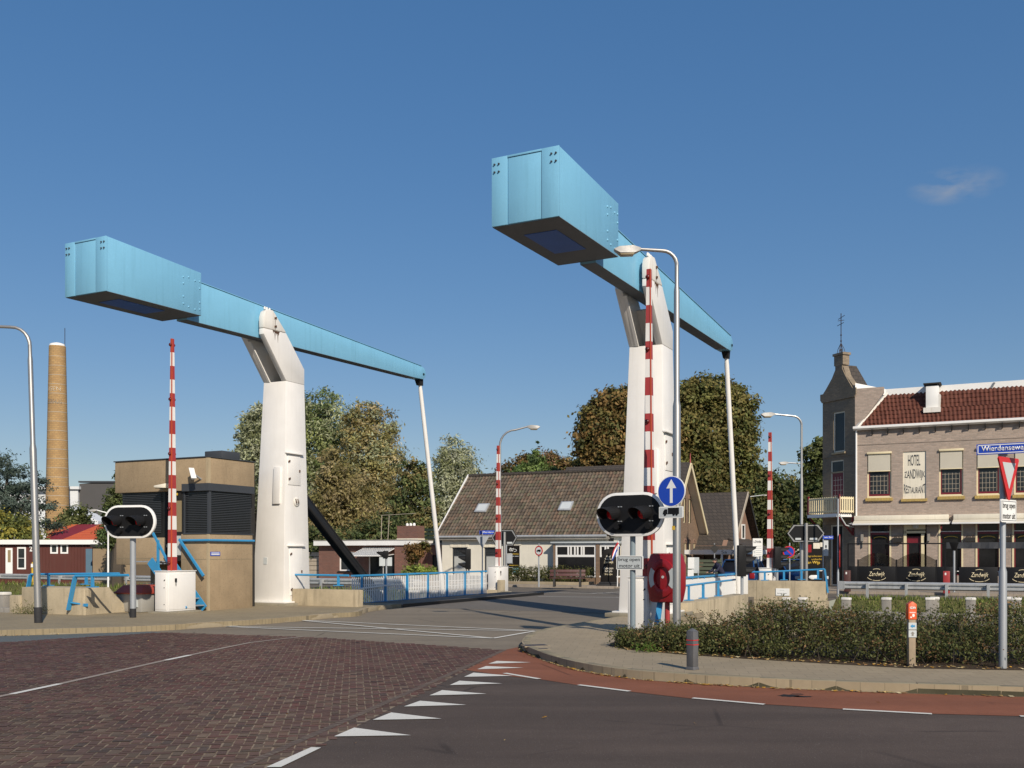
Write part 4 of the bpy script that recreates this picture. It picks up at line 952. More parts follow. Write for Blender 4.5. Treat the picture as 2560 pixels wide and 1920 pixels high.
MB('glass_dark').box(-3.62, -.06, .10, 1.9, 2.25, 3.69).build('glazing', None, ch)
b = MB('slate_strip').box(-1.0, .05, -.05, 1.95, 3.66, 3.88).box(-1.02, -.96, .02, .12, 2.39, 3.66).box(-.06, .02, .02, .10, 2.39, 3.66).box(-.98, .02, -.02, 1.94, 2.385, 2.42); b.build('blind_box', None, ch)
s = MB('black')
for i in range(24):
    z = 2.44+i*.052
    s.box(-.95, -.06, .05, .075, z, z+.018); s.box(-.035, -.015, .1, 1.88, z, z+.018); s.box(-3.55, -1.95, .05, .075, z, z+.018)
s.build('blind_slats', ['slate_strip'], ch, smooth=False)
b = MB('black_matt').box(-1.74, -1.66, .02, .14, 1.58, 3.68).box(-1.06, -.98, .02, .14, 1.58, 3.68).box(-1.66, -1.06, .03, .13, 3.42, 3.68).box(-1.66, -1.06, .03, .13, 2.36, 2.46).box(-1.66, -1.06, .03, .13, 1.58, 1.76); dr = b.build('door', None, ch)
MB('tan_board').box(-1.62, -1.08, .06, .08, 2.46, 3.42).build('door_window', None, dr); MB('door_grey').box(-1.56, -1.12, .05, .07, 1.76, 2.36).build('door_panel', None, dr)
MB('galv').box(-1.64, -1.60, -.02, .05, 2.0, 2.08).build('handle', None, dr)
MB('yellow').box(-1.37, -1.22, .0, .02, 3.55, 3.62).build('sticker', None, ch)
b = MB('rail_blue'); b.tube([(-1.05, -.06, 2.2), (.07, -.07, 2.2), (.075, 1.9, 2.2)], .035, 8)
for p in ((-.5, 0), (-.2, 0)): b.tube([(p[0], -.06, 2.2), (p[0], .0, 2.17)], .02, 6)
for y in (.4, 1.1, 1.7): b.tube([(.07, y, 2.2), (0, y, 2.17)], .02, 6)
b.build('wall_rail', None, ch)
pl = MB('sign_blue').box(.002, .014, .08, .48, 1.74, 1.86).build('name_plate', None, ch); MB('sign_white').box(.013, .017, .11, .45, 1.765, 1.79).box(.013, .017, .11, .45, 1.81, 1.835).build('plate_lines', None, pl)
MB('slate_strip').box(-1.1, -.4, 1.0, 1.8, 4.66, 4.95).build('roof_vent', None, ch, bevel=.02)
MB('bin_grey').box(-2.6, -2.1, 1.05, 1.29, .15, .75).box(-2.05, -1.6, 1.05, 1.29, .15, .75).build('meter_box', None, ch)
sc = thing('staircase', 'steep blue steel staircase rising left to the control house door', 'stairs', W(-.9, -4.4), RZ)
def sp(p, t): s_, z_ = on_t(*p, t); return (s_+.9, t+4.4, z_)
for t in (-4.8, -4.02):
    o = sp((375, 1400), -4.8); e = (1.36, 0, .18); MB('rail_blue').bar((o[0], t+4.4, o[2]-.02), (e[0], t+4.4, e[2]), .03, .26, (0, 0, 1)).build('stringer', None, sc)
k = MB('galv_dull')
for i in range(7): f = (i+.5)/7; k.box(.0+f*1.36-.10, f*1.36+.12, -.38, .36, 1.60-f*1.42, 1.63-f*1.42)
k.box(-.8, .1, -.38, .48, 1.555, 1.585); k.build('tread', None, sc)
b = MB('rail_blue'); b.bar(sp((382, 1332), -4.8), (1.15, -.4, .95), .05, .06); b.bar((.33, -.4, 1.2), (.33, -.4, 2.2), .06, .06, (0, 1, 0)); b.build('handrail', None, sc)
b = MB('rail_blue'); b.bar(sp((448, 1348), -4.03), sp((509, 1440), -4.03), .05, .07); b.build('handrail', None, sc)
cm = thing('security_camera', 'white tubular security camera angled down on the concrete fascia', 'security camera', W(.28, -4.0, 4.1), RZ)
b = MB('white_clean'); b.bar((-.2, -.12, .17), (.02, -.28, -.10), .13, .13); b.build('housing', None, cm, bevel=.03); MB('white_clean').bar((-.22, -.13, .22), (.06, -.31, -.10), .15, .02).build('sun_shield', None, cm); MB('galv_dull').tube([(-.03, .07, -.1), (-.05, -.18, .02)], .03, 8).build('bracket', None, cm)
fl = thing('floodlight', 'small white floodlight on the concrete fascia left of the barrier boom', 'floodlight', W(-1.12, -3.93, 3.82), RZ)
b = MB('cream_pale').hexa([(-.22, -.30, -.04), (.2, -.30, -.06), (.2, .0, -.06), (-.1, .0, -.04)], [(-.24, -.30, .02), (.2, -.26, .08), (.2, .0, .1), (-.1, .0, .06)]); b.build('housing', None, fl, bevel=.02); MB('glass').box(-.18, .17, -.28, -.06, -.068, -.055).build('lens', None, fl)
# grit bin and cone
X, Y, _ = G(346, 1529, .13); gb = thing('grit_bin', 'grey grit bin with red brown lid under the control house', 'grit bin', (X, Y, .13), RZ)
b = MB('bin_grey').hexa([(-.44, -.3, 0), (.44, -.3, 0), (.44, .3, 0), (-.44, .3, 0)], [(-.52, -.36, .55), (.52, -.36, .55), (.52, .36, .55), (-.52, .36, .55)]); b.build('body', None, gb, bevel=.03)
b = MB('bin_lid').hexa([(-.56, -.40, .55), (.56, -.40, .55), (.56, .40, .55), (-.56, .40, .55)], [(-.42, -.2, .76), (.42, -.2, .76), (.42, .3, .78), (-.42, .3, .78)]); b.box(-.57, .57, -.41, .41, .52, .575); b.build('lid', None, gb, bevel=.02)
t_ = MB('sign_grey').hexa([(.05, -.345, .15), (.33, -.345, .15), (.33, -.3, .15), (.05, -.3, .15)], [(.05, -.36, .42), (.33, -.36, .42), (.33, -.3, .42), (.05, -.3, .42)]).build('notice', None, gb); text('lettering', 'strooizout', t_, .08, .30, .30, .36, -.362, 'slate_strip'); MB('slate_strip').box(.11, .14, -.38, -.34, .45, .55).build('latch', None, gb)
X, Y, _ = G(384, 1524, .13); tcn = thing('traffic_cone', 'white and orange traffic cone tilted behind the barrier cabinet', 'traffic cone', (X, Y+.25, .13), .4)
tcn.rotation_euler = (0, -.2, .4); MB('sign_white').lathe([(.17, .0), (.06, .75)], (0, 0, .03), 14).build('cone', None, tcn); MB('orange').lathe([(.145, .2), (.118, .36)], (0, 0, .03), 14).build('band', None, tcn); MB('orange').box(-.22, .22, -.22, .22, 0, .04).build('base', None, tcn, bevel=.01)
# ================================================================ ROOF TILES
def pantiles(name, parent, o, u, v, width, length, tw, tl, mat, left=lambda f: 0., right=None, h=.035, cols=((1, 1, 1),), var=.25):
    o, u, v = Vector(o), Vector(u).normalized(), Vector(v).normalized(); n = u.cross(v).normalized(); rows = int(length/tl); tl = length/rows
    right = right or (lambda f: width); Q = []; C = []; K = 6
    prof = [h*(.5+.5*cos(2*pi*(i/K)+.6)) for i in range(K+1)]
    cols = np.array(cols)
    for r_ in range(rows):
        f = (r_+.5)/rows; a, e = left(f), right(f); nt_ = max(1, int(round((e-a)/tw))); w_ = (e-a)/nt_
        for i in range(nt_):
            c = cols[RNG.integers(len(cols))]*RNG.uniform(1-var, 1+var); jz = RNG.normal(0, .004)
            for q in range(K):
                x0, x1 = a+w_*(i+q/K), a+w_*(i+(q+1)/K); p = []
                for x, hh, vv, up in ((x0, prof[q], r_*tl-.04, .028), (x1, prof[q+1], r_*tl-.04, .028), (x1, prof[q+1], (r_+1)*tl, 0), (x0, prof[q], (r_+1)*tl, 0)):
                    p.append(o+u*x+v*vv+n*(hh+up+jz))
                Q.append(p); C.append(c)
            p = [o+u*(a+w_*i)+v*(r_*tl-.04), o+u*(a+w_*(i+1))+v*(r_*tl-.04), o+u*(a+w_*(i+1))+v*(r_*tl-.04)+n*.03, o+u*(a+w_*i)+v*(r_*tl-.04)+n*.03]
            Q.append(p); C.append(c*.8)
    return quads(name, np.array([[tuple(q) for q in p] for p in Q]), np.array(C), mat, parent)
# ================================================================ WHITE HOUSE BEHIND THE BRIDGE
wh = thing('tiled_house', 'white plastered house with large brown pantile roof and two skylights', 'house', W(-8.65, 25), RZ)
Wd, Dp, ez, rz_ = 11.45, 7.5, 2.82, 6.62
holes = [(.68, 1.70, .5, 2.14), (2.83, 3.62, .5, 2.14), (4.27, 5.13, .56, 2.24), (7.70, 9.9, .5, 2.32), (10.15, 11.2, .5, 2.32)]
b = MB('plaster'); wall(b, 0, Wd, 0, ez, holes, 0, .16); b.box(0, .2, .17, Dp, 0, ez); b.prism([(0.001, ez), (Dp/2, rz_-.1), (Dp, ez)], 'yz', .05, .2); b.box(.2, Wd-.2, Dp-.2, Dp, 0, ez); b.build('wall', None, wh, smooth=False)
b = MB('brick_brown'); b.box(Wd-.2, Wd, .17, Dp, 0, ez); b.prism([(0.001, ez), (Dp/2, rz_-.1), (Dp, ez)], 'yz', Wd-.2, Wd-.05); b.build('gable_wall', None, wh, smooth=False)
MB('black_matt').box(.25, Wd-.25, .3, .34, .1, 2.7).build('dark_interior', None, wh)
MB('slate_strip').box(.0, 4.2, -.03, 0, .12, .5).box(5.2, 7.1, -.03, 0, .12, .5).build('skirting', None, wh)
sl = Vector((0, Dp/2+.25, rz_-ez)).normalized(); Ls_ = Vector((0, Dp/2+.25, rz_-ez)).length
pantiles('roof', wh, (-.25, -.25, ez-.02), (1, 0, 0), sl, Wd+.25, Ls_, .215, .28, 'leaf_tile_brown', cols=((1, 1, 1), (.8, .78, .78), (1.2, 1.12, 1.05), (.9, 1.0, .88), (1.1, .92, .85)), h=.045)
rb = MB('roof_dark').hexa([(-.2, -.2, ez-.10), (Wd-.05, -.2, ez-.10), (Wd-.05, Dp+.2, ez-.10), (-.2, Dp+.2, ez-.10)], [(-.2, Dp/2-.01, rz_-.06), (Wd-.05, Dp/2-.01, rz_-.06), (Wd-.05, Dp/2+.01, rz_-.06), (-.2, Dp/2+.01, rz_-.06)]); rb.build('roof_base', None, wh, smooth=False)
k = MB('roof_dark')
for i in range(int(Wd/.4)+1): k.tube([(-.25+i*.4, Dp/2, rz_+.03), (.13+i*.4, Dp/2, rz_+.045)], [.11, .12], 8)
k.build('ridge_tiles', None, wh)
k = MB('white_clean'); k.bar((-.28, -.35, ez-.14), (-.28, Dp/2, rz_+.06), .06, .2); k.bar((Wd+.04, -.35, ez-.14), (Wd+.04, Dp/2, rz_+.06), .06, .2); k.build('verge_board', None, wh)
k = MB('galv_rail'); k.tube([(-.3, -.33, ez-.06), (Wd-.9, -.33, ez-.06)], .07, 8); k.build('gutter', None, wh)
k = MB('under_grey').box(0, Wd-.8, -.3, .0, ez-.24, ez-.08); k.build('eaves_board', ['wood_grey'], wh)
for fx in (1.55, 7.0):
    f = .36; c = Vector((fx, -.25, ez))+sl*Ls_*f; k = MB('galv_rail'); p = [c, c+Vector((.78, 0, 0)), c+Vector((.78, 0, 0))+sl*.75, c+sl*.75]; nn = Vector((1, 0, 0)).cross(sl)
    k.hexa([q+nn*.02 for q in p], [q+nn*.13 for q in p]); fr = k.build('skylight', None, wh, bevel=.01)
    q = [c+Vector((.09, 0, 0))+sl*.1, c+Vector((.69, 0, 0))+sl*.1, c+Vector((.69, 0, 0))+sl*.66, c+Vector((.09, 0, 0))+sl*.66]; MB('sign_grey').hexa([x+nn*.1 for x in q], [x+nn*.136 for x in q]).build('pane', ['sign_grey'], fr)
for h in holes[:3]:
    for i, (a, c) in enumerate(((-.12, .1), (.42, .58), (.9, 1.12))):
        pass
    k = MB('cream_pale'); w = h[1]-h[0]
    for fx in (-.1, w/2-.08, w-.06): k.prism([(h[0]+fx, h[3]+.02), (h[0]+fx+.16, h[3]+.02), (h[0]+fx+.2, h[3]+.34), (h[0]+fx-.04, h[3]+.34)], 'xz', -.03, .01)
    k.box(h[0]-.05, h[1]+.05, -.02, .0, h[3]+.03, h[3]+.27); k.build('lintel', None, wh)
for h in holes[:2]:
    wo_ = window(wh, h[0], h[1], h[2], h[3], .08, 'slate_strip', .07, 1, 1)
    k = MB('black'); zt = h[3]-.5; k.box(h[0]+.05, h[1]-.05, .09, .13, zt, zt+.05)
    for i in range(1, 8): x = h[0]+.07+(h[1]-h[0]-.14)*i/8; k.box(x-.008, x+.008, .1, .118, zt+.05, h[3]-.07)
    for i in range(1, 4): z = zt+.05+.4*i/4; k.box(h[0]+.07, h[1]-.07, .1, .118, z-.008, z+.008)
    k.build('leaded_light', ['slate_strip'], wo_); MB('curtain').box(h[0]+.1, h[1]-.1, .105, .118, h[2]+.08, zt-.02).build('curtain', None, wo_)
h = holes[2]; sb = MB('sign_black').box(h[0], h[1], .0, .05, h[2], h[3]).build('shop_board', None, wh)
text('lettering', 'tu', sb, h[0]+.22, h[0]+.48, 1.92, 2.14, -.001, 'sign_white', shear=.3)
k = MB('sign_white'); arc = [(h[0]+.18, 2.02), (h[0]+.4, 2.06), (h[0]+.62, 2.03), (h[0]+.68, 1.98), (h[0]+.62, 1.92), (h[0]+.5, 1.90)]
for p, q in zip(arc, arc[1:]): k.bar((p[0], -.005, p[1]), (q[0], -.005, q[1]), .006, .02)
k.build('logo', None, sb)
text('lettering', 'TWEEWIEL', sb, h[0]+.05, h[0]+.40, 1.72, 1.80, -.001, 'sign_white', bold=.01); text('lettering', 'MODELS', sb, h[0]+.42, h[1]-.05, 1.72, 1.80, -.001, 'yellow', bold=.01)
k = MB('sign_grey')
for x0_, x1_ in ((.06, .26), (.3, .52), (.56, .8)): k.box(h[0]+x0_, h[0]+x1_, -.004, .002, 1.62, 1.65)
k.mat('yellow').box(h[0]+.2, h[1]-.04, -.004, .002, 1.10, 1.13); k.build('text_lines', None, sb)
MB('teal_print').box(h[0]+.45, h[1]-.05, -.006, .002, .66, .97).build('photo_print', None, sb); k = MB('sign_grey').box(h[0]+.03, h[0]+.42, -.004, .002, .62, 1.0); k.mat('sign_black').box(h[0]+.05, h[0]+.4, -.007, .0, .64, .98); k.build('photo_frame', None, sb)
MB('cream_pale').box(h[0]-.03, h[1]+.03, -.06, .02, h[2]-.12, h[2]-.02).build('sill', None, wh)
# bay shop front
bx0, bx1 = 7.45, 11.4
b = MB('sign_grey').box(bx0-.12, bx1, -.62, -.02, 2.36, 2.44).box(bx0-.06, bx1-.04, -.56, -.02, 2.30, 2.36); b.build('bay_canopy', None, wh, bevel=.01)
b = MB('brick_brown').box(bx0, bx0+.12, -.5, -.03, .1, 2.30).box(bx0+2.55, bx0+2.75, -.52, -.03, .1, 2.3).box(bx0+.12, bx1-.1, -.46, -.03, .1, .5); b.build('bay_pier', None, wh, smooth=False)
b = MB('white_clean').box(bx0+.12, bx1-.12, -.5, -.03, .5, .58); b.build('bay_sill', None, wh)
b = MB('white_clean'); b.box(bx0+.14, bx0+2.53, -.48, -.40, 1.60, 1.72); b.box(bx0+.14, bx0+2.53, -.48, -.40, 2.16, 2.29); b.box(bx0+2.77, bx1-.14, -.48, -.40, 1.6, 1.72); b.box(bx0+2.77, bx1-.14, -.48, -.40, 2.16, 2.29)
for x in (.14, .86, 1.02, 1.25, 1.42, 1.65, 1.78, 2.45): b.box(bx0+x, bx0+x+.085, -.48, -.40, 1.72, 2.16)
for x in (2.77, 3.05, 3.2, 3.7): b.box(bx0+x, bx0+x+.085, -.48, -.40, 1.72, 2.16)
b.box(bx0+.14, bx0+.26, -.48, -.40, .58, 1.6); b.box(bx0+2.46, bx0+2.53, -.48, -.40, .58, 1.6)
fr = b.build('shop_window', None, wh, smooth=False); MB('glass_dark').box(bx0+.16, bx1-.16, -.44, -.42, .58, 2.2).build('pane', None, fr)
text('lettering', 'tw', fr, bx0+1.35, bx0+1.68, .62, .75, -.45, 'sign_white', shear=.3)
k = MB('sign_white').ball((bx0+3.3, -.46, .85), .05, (1, .1, 1), 6); k.build('logo', None, fr); text('lettering', 'menu', fr, bx0+3.17, bx0+3.43, .68, .74, -.45, 'yellow')
MB('dark_wood').box(Wd-.9, Wd-.6, -.02, 0, 2.40, 2.62).build('vent', None, wh)
# brick gable house behind
gh = thing('brick_house', 'brown brick gable house with cream bargeboards and narrow arched windows', 'house', W(2.95, 31.0), RZ)
gw = 8.4; pk = 7.35; ev = 2.55
b = MB('brick_brown')
hl = []
for zz, cs in ((.9, (4.75, 5.75, 6.75)), (3.75, (4.6, 5.75))):
    for c in cs: hl.append((c-.24, c+.24, zz, zz+1.55))
b.box(-8, -.0, 0, .2, 0, ev); wall(b, 1.6, gw, 0, ev+.4, [q for q in hl if q[2] < 2], 0, .12, 'y'); 
def gable(mb, q, lo, hi):
    # gable slab above the eaves, cut into strips so that the narrow windows stay open
    ys = sorted({1.6, gw/2, gw, *[a for a, c, *_ in q], *[c for a, c, *_ in q]}); top = lambda y: ev+(pk-ev)*(1-abs(y-gw/2)/(gw/2))
    for y0, y1 in zip(ys, ys[1:]):
        w_ = [a for a in q if a[0] < (y0+y1)/2 < a[1]]
        segs = [(lo, w_[0][2]), (w_[0][3], None)] if w_ else [(lo, None)]
        for z0, z1 in segs:
            t0, t1 = (top(y0), top(y1)) if z1 is None else (z1, z1)
            if max(t0, t1) > z0+.01: mb.poly([(0, y0, z0), (0, y1, z0), (0, y1, max(z0, t1)), (0, y0, max(z0, t0))])
gable(b, [q for q in hl if q[2] > 2], ev+.4, pk); b.build('wall', None, gh, smooth=False)
MB('black_matt').box(-.4, -.2, 1.8, gw-.4, .2, 5.2).build('dark_interior', None, gh)
for q in hl:
    window(gh, q[0], q[1], q[2], q[3], .05, 'cream', .055, 1, 2, axis='y')
    k = MB('brick_brown'); pts = [((q[0]+q[1])/2+.32*cos(t), q[3]+.30*sin(t)) for t in np.linspace(0, pi, 9)]; pi_ = [((q[0]+q[1])/2+.23*cos(t), q[3]+.2*sin(t)) for t in np.linspace(pi, 0, 9)]
    k.prism(pts+pi_, 'yz', 0, .035); k.build('arch', ['brick_pink'], gh)
for sg_, y1 in ((-1, 1.4), (1, gw+.5)):
    y0 = gw/2; z1 = pk+.18-(pk-ev)*abs(y1-y0)/(gw/2)
    MB('roof_dark').hexa([(-8, y0, pk+.1), (.5, y0, pk+.1), (.5, y1, z1-.08), (-8, y1, z1-.08)], [(-8, y0, pk+.2), (.5, y0, pk+.2), (.5, y1, z1+.02), (-8, y1, z1+.02)]).build('roof', None, gh, smooth=False)
    MB('cream').bar((.56, y0, pk+.06), (.56, y1, z1-.12), .06, .24).build('bargeboard', None, gh); k = MB('cream_pale'); k.hexa([(0, y0, pk+.05), (.5, y0, pk+.05), (.5, y1, z1-.13), (0, y1, z1-.13)], [(0, y0, pk+.09), (.5, y0, pk+.09), (.5, y1, z1-.09), (0, y1, z1-.09)]); k.build('soffit', None, gh, smooth=False)
MB('red').tube([(.5, gw/2, pk+.1), (.5, gw/2, pk+.75)], [.05, .02], 6).build('finial', None, gh)
# house with the dark roof
dh = thing('brick_house', 'pink brick house with dark tiled roof and white canopy', 'house', W(5, 38.1), RZ)
b = MB('brick_pink'); b.box(-8, 0, .02, 7.8, 0, 2.3); b.prism([(.02, 2.3), (3.9, 5.85), (7.78, 2.3)], 'yz', -.3, .0); b.build('wall', None, dh, smooth=False)
for y0, y1 in ((-.5, 3.92), (8.3, 3.88)):
    zz = lambda y: 6.02-3.75*abs(y-3.9)/3.9; MB('roof_dark').hexa([(-8.3, y0, zz(y0)-.1), (.45, y0, zz(y0)-.1), (.45, y1, zz(y1)-.1), (-8.3, y1, zz(y1)-.1)], [(-8.3, y0, zz(y0)), (.45, y0, zz(y0)), (.45, y1, zz(y1)), (-8.3, y1, zz(y1))]).build('roof', None, dh, smooth=False)
    MB('pale_wood' if y0 < 0 else 'dark_wood').bar((.50, y0, zz(y0)-.12), (.50, y1, zz(y1)-.08), .07, .22).build('bargeboard', None, dh)
for y in (2.3, 4.4): k = window(dh, y-.45, y+.45, 2.75, 3.8, -.06, 'white_clean', .1, 1, 1, axis='y')
k = MB('roof_dark').hexa([(.01, .4, 2.72), (1.6, .0, 2.0), (1.6, 6.5, 2.0), (.01, 6, 2.72)], [(.01, .4, 2.8), (1.6, .0, 2.08), (1.6, 6.5, 2.08), (.01, 6, 2.8)]); k.build('porch_roof', None, dh, smooth=False)
MB('white_clean').box(-3.6, 1.7, -2.2, -2.05, 1.74, 2.02).box(1.6, 1.7, -2.05, 7, 1.74, 2.02).build('canopy', None, dh); MB('glass_dark').box(-1.5, -.2, -.02, .015, .3, 1.7).build('shop_window', None, dh)
text('lettering', 'Sa  Zha', dh, .25, 1.5, 1.79, 1.97, -2.202, 'slate_strip')
for x in (-2.4, .2, 1.4): MB('white_clean').box(x, x+.12, -2.18, -2.08, 0, 1.75).build('canopy_post', None, dh)
# bungalow
bg_ = thing('bungalow', 'flat roofed red brick bungalow with white fascia and striped awning', 'house', W(-17.7, 25), RZ)
hl = [(1.58, 2.72, .7, 1.9), (3.78, 5.87, .2, 1.78)]
b = MB('brick_red'); wall(b, 0, 6.75, 0, 2.28, hl, 0, .14); b.box(6.55, 6.75, .15, 5, 0, 2.28); b.box(0, .2, .15, 5, 0, 2.28); b.box(5.87, 6.75, -.25, -.001, 0, 2.28); b.build('wall', None, bg_, smooth=False)
MB('black_matt').box(.3, 6.5, .6, .64, .1, 2.2).build('dark_interior', None, bg_)
b = MB('cream_pale').box(-.15, 7.1, -.35, 5.2, 2.285, 2.58); b.mat('wood_grey').box(-.17, 7.12, -.37, 5.22, 2.582, 2.63); b.build('fascia', ['white_clean', 'wood_grey'], bg_)
w1 = window(bg_, *hl[0], .06, 'white_clean', .08, 1, 1); MB('curtain').box(1.66, 2.64, .08, .092, 1.45, 1.85).build('blind', ['bin_grey'], w1); MB('dark_wood').box(1.5, 2.8, -.08, .05, .62, .69).build('sill', None, bg_)
w2 = window(bg_, *hl[1], .06, 'white_clean', .08, 2, 1); MB('curtain').box(3.86, 4.7, .11, .12, .3, 1.7).build('curtain', None, w2)
k = MB('white_clean', 'slate_strip')
for i in range(29):
    k.m = i % 2; f0, f1 = i/29, (i+1)/29; x0_, x1_ = 3.55+2.35*f0, 3.55+2.35*f1; o0, o1 = 2.7+2.35*f0+.35, 2.7+2.35*f1+.35
    k.hexa([(x0_-.3, -1.2, 1.66), (x1_-.3, -1.2, 1.66), (x1_, -.02, 2.16), (x0_, -.02, 2.16)], [(x0_-.3, -1.2, 1.68), (x1_-.3, -1.2, 1.68), (x1_, -.02, 2.18), (x0_, -.02, 2.18)])
k.build('awning', None, bg_, smooth=False); MB('white_clean').bar((3.2, -1.21, 1.65), (5.65, -1.21, 1.65), .05, .06).bar((5.6, -1.2, 1.62), (5.75, -.05, 1.75), .03, .03).build('awning_bar', None, bg_)
b = MB('brick_red').box(5.1, 6.6, 1.2, 2.0, 2.64, 3.5); cs_ = b.build('chimney', None, bg_, smooth=False); MB('cream_pale').box(5.08, 6.62, 1.18, 2.02, 2.635, 2.72).build('flashing', None, cs_)
k = MB('cream_pale')
for x in (5.6, 5.85, 6.1): k.lathe([(.09, 3.5), (.09, 3.62), (.05, 3.68)], (x, 1.6, 0), 8)
k.build('chimney_pot', ['white_clean'], cs_); k = MB('pale_wood').tube([(4.05, 1, 2.6), (4.1, 1, 4.2)], .02, 6).tube([(4.55, 1, 2.6), (4.65, 1, 4.15)], .02, 6).tube([(4.1, 1, 4.17), (6.6, 1, 4.25)], .015, 5); k.build('mast', ['pale_wood'], bg_)
ex_ = thing('brick_extension', 'low dark brick extension with one window beside the white house', 'house', W(-10.9, 26.2), RZ)
b = MB('brick_red'); wall(b, 0, 2.2, 0, 2.3, [(.85, 1.55, .6, 1.7)], 0, .12); b.box(0, 2.2, .2, 3, 0, 2.3); b.build('wall', None, ex_, smooth=False); MB('wood_grey').box(-.1, 2.25, -.15, 3.1, 2.3, 2.42).build('roof_edge', None, ex_); window(ex_, .85, 1.55, .6, 1.7, .05, 'dark_wood', .05)
fe = thing('terrace_fence', 'dark green slatted terrace fence on the flat roof beside the white house', 'fence', W(-12.4, 27.2), RZ)
k = MB('green_wood')
for i in range(4): k.box(0, 3.0, 0, .03, 2.45+i*.24, 2.45+i*.24+.17)
k.build('slats', None, fe); MB('green_wood').box(.1, .18, .031, .1, 2.3, 3.35).box(1.4, 1.48, .031, .1, 2.3, 3.35).box(2.8, 2.88, .031, .1, 2.3, 3.35).build('post', None, fe)
fe = thing('garden_fence', 'pale plank garden fence to the left of the brick bungalow', 'fence', W(-22, 25.5), RZ); k = MB('pale_wood')
for i in range(6): k.box(0, 4.1, 0, .03, .15+i*.29, .15+i*.29+.26)
k.build('planks', None, fe); MB('pale_wood').box(.0, .1, .031, .12, 0, 1.9).box(2, 2.1, .031, .12, 0, 1.9).box(4, 4.1, .031, .12, 0, 1.9).build('post', None, fe)
# ================================================================ LEFT BACKGROUND
def px_box(mb, x0, x1, y0, y1, Y, X0, dy0, dy1):
    a = P(x0, y0, Y); c = P(x1, y1, Y); mb.box(a[0]-X0, c[0]-X0, dy0, dy1, c[2], a[2]); return mb
Yc = 120.; cx, _, _ = P(143.5, 1382, Yc); zt = P(0, 866, Yc)[2]; r0 = 30.5*Yc/F; r1 = 19.6*Yc/F
cy = thing('factory_chimney', 'tall tapering yellow brick factory chimney with iron bands', 'chimney', (cx, Yc, 0)); R = lambda z: r0+(r1-r0)*z/zt
MB('chimney_brick').lathe([(R(zt*i/20), zt*i/20) for i in range(21)], (0, 0, 0), 32).build('shaft', None, cy)
k = MB('cream_pale'); zb0 = 5
for i in range(19):
    z = 7.5+i*1.09*1.02; k.lathe([(R(z)+.008, z-.035), (R(z)+.02, z), (R(z)+.008, z+.035)], (0, 0, 0), 28) if z < zt-.3 else None
k.build('iron_band', ['pale_wood'], cy)
k = MB('galv').lathe([(r1*.98, zt), (r1*.9, zt+.25), (r1*.4, zt+.42), (.02, zt+.45)], (0, 0, 0), 24); k.build('cap', ['sign_white'], cy); MB('iron').tube([(r1*.95, 0, zt-.3), (r1*.95, 0, zt+2.2)], .04, 5).build('lightning_rod', None, cy)
k = MB('chimney_red')
for rr in range(7):
    for a in range(-8, 9):
        if (a+rr) % 2 == 0 or rr < 1:
            z = 3.3+rr*.42; t = -pi/2+a*.235; w = .115
            pts = [(t-w, z), (t, z-.42), (t+w, z), (t, z+.42)]
            if (a*7+rr*3) % 5 < 3 or rr < 3: k.poly([(R(zz)*1.006*cos(q), R(zz)*1.006*sin(q), zz) for q, zz in pts])
k.build('diamond_brickwork', None, cy, smooth=False)
def bend(o, zref):
    for v in o.data.vertices:
        a = v.co.x/R(v.co.z); rr = R(v.co.z)+.03; v.co = (rr*sin(a), -rr*cos(a), v.co.z)
zf = lambda y: P(0, y, Yc)[2]
bend(text('lettering', 'IISEN', cy, -.8, .8, zf(980), zf(969.5), 0, 'cream_pale'), 0); bend(text('lettering', 'LEERHUIS', cy, -.95, .95, zf(1012), zf(1001), 0, 'pale_wood'), 0)
Yi = 112.; X0 = P(120, 0, Yi)[0]; fb = thing('factory_hall', 'white and dark grey metal clad factory hall behind the chimney', 'factory hall', (X0, Yi+14, 0)); Yi += 14
b = MB('hall_white'); px_box(b, -60, 183, 1440, 1224, Yi, P(120, 0, 112.)[0], 0, 20); px_box(b, 171, 200, 1440, 1219, Yi, P(120, 0, 112.)[0], -.6, -.01); b.build('white_wall', None, fb)
b = MB('hall_grey'); a0 = P(201, 1440, Yi); a1 = P(330, 1200, Yi); b.hexa([(a0[0]-X0, -.3, 0), (a1[0]-X0, -.3, 0), (a1[0]-X0, 20, 0), (a0[0]-X0, 20, 0)], [(a0[0]-X0, -.3, P(0, 1210, Yi)[2]), (a1[0]-X0, -.3, P(0, 1199, Yi)[2]), (a1[0]-X0, 20, P(0, 1199, Yi)[2]), (a0[0]-X0, 20, P(0, 1210, Yi)[2])]); b.build('grey_wall', None, fb)
k = MB('hall_white'); px_box(k, -60, 205, 1224, 1217, Yi, X0, -.9, .2); k.mat('slate_strip'); px_box(k, 200, 330, 1207, 1203, Yi, X0, -.5, .1); k.build('roof_trim', None, fb); k = MB('galv'); px_box(k, 94, 96, 1220, 1207, Yi, X0, 2, 2.3); px_box(k, 103, 107, 1220, 1212, Yi, X0, 2, 2.4); k.build('roof_vent', None, fb)
k = MB('plaster'); w0 = P(190, 1312, 112); k.prism([(P(175, 0, 112)[0]-X0, P(0, 1265, 112)[2]), (P(245, 0, 112)[0]-X0, P(0, 1303, 112)[2]), (P(245, 0, 112)[0]-X0, 0), (P(175, 0, 112)[0]-X0, 0)], 'xz', -14, -10); k.build('annex', ['hall_white'], fb)
Yo = 68.; X0 = P(170, 0, Yo)[0]; oh = thing('cottage', 'small cottage with orange and maroon striped tile roof and white gable', 'house', (X0, Yo, 0)); q = lambda x, y, dy=0: (P(x, y, Yo)[0]-X0, dy, P(x, y, Yo)[2])
e1, e2 = q(97, 1352), q(262, 1352); r1_, r2_ = q(118, 1312, 3), q(262, 1312, 3)
k = MB('orange_tile', 'maroon_tile')
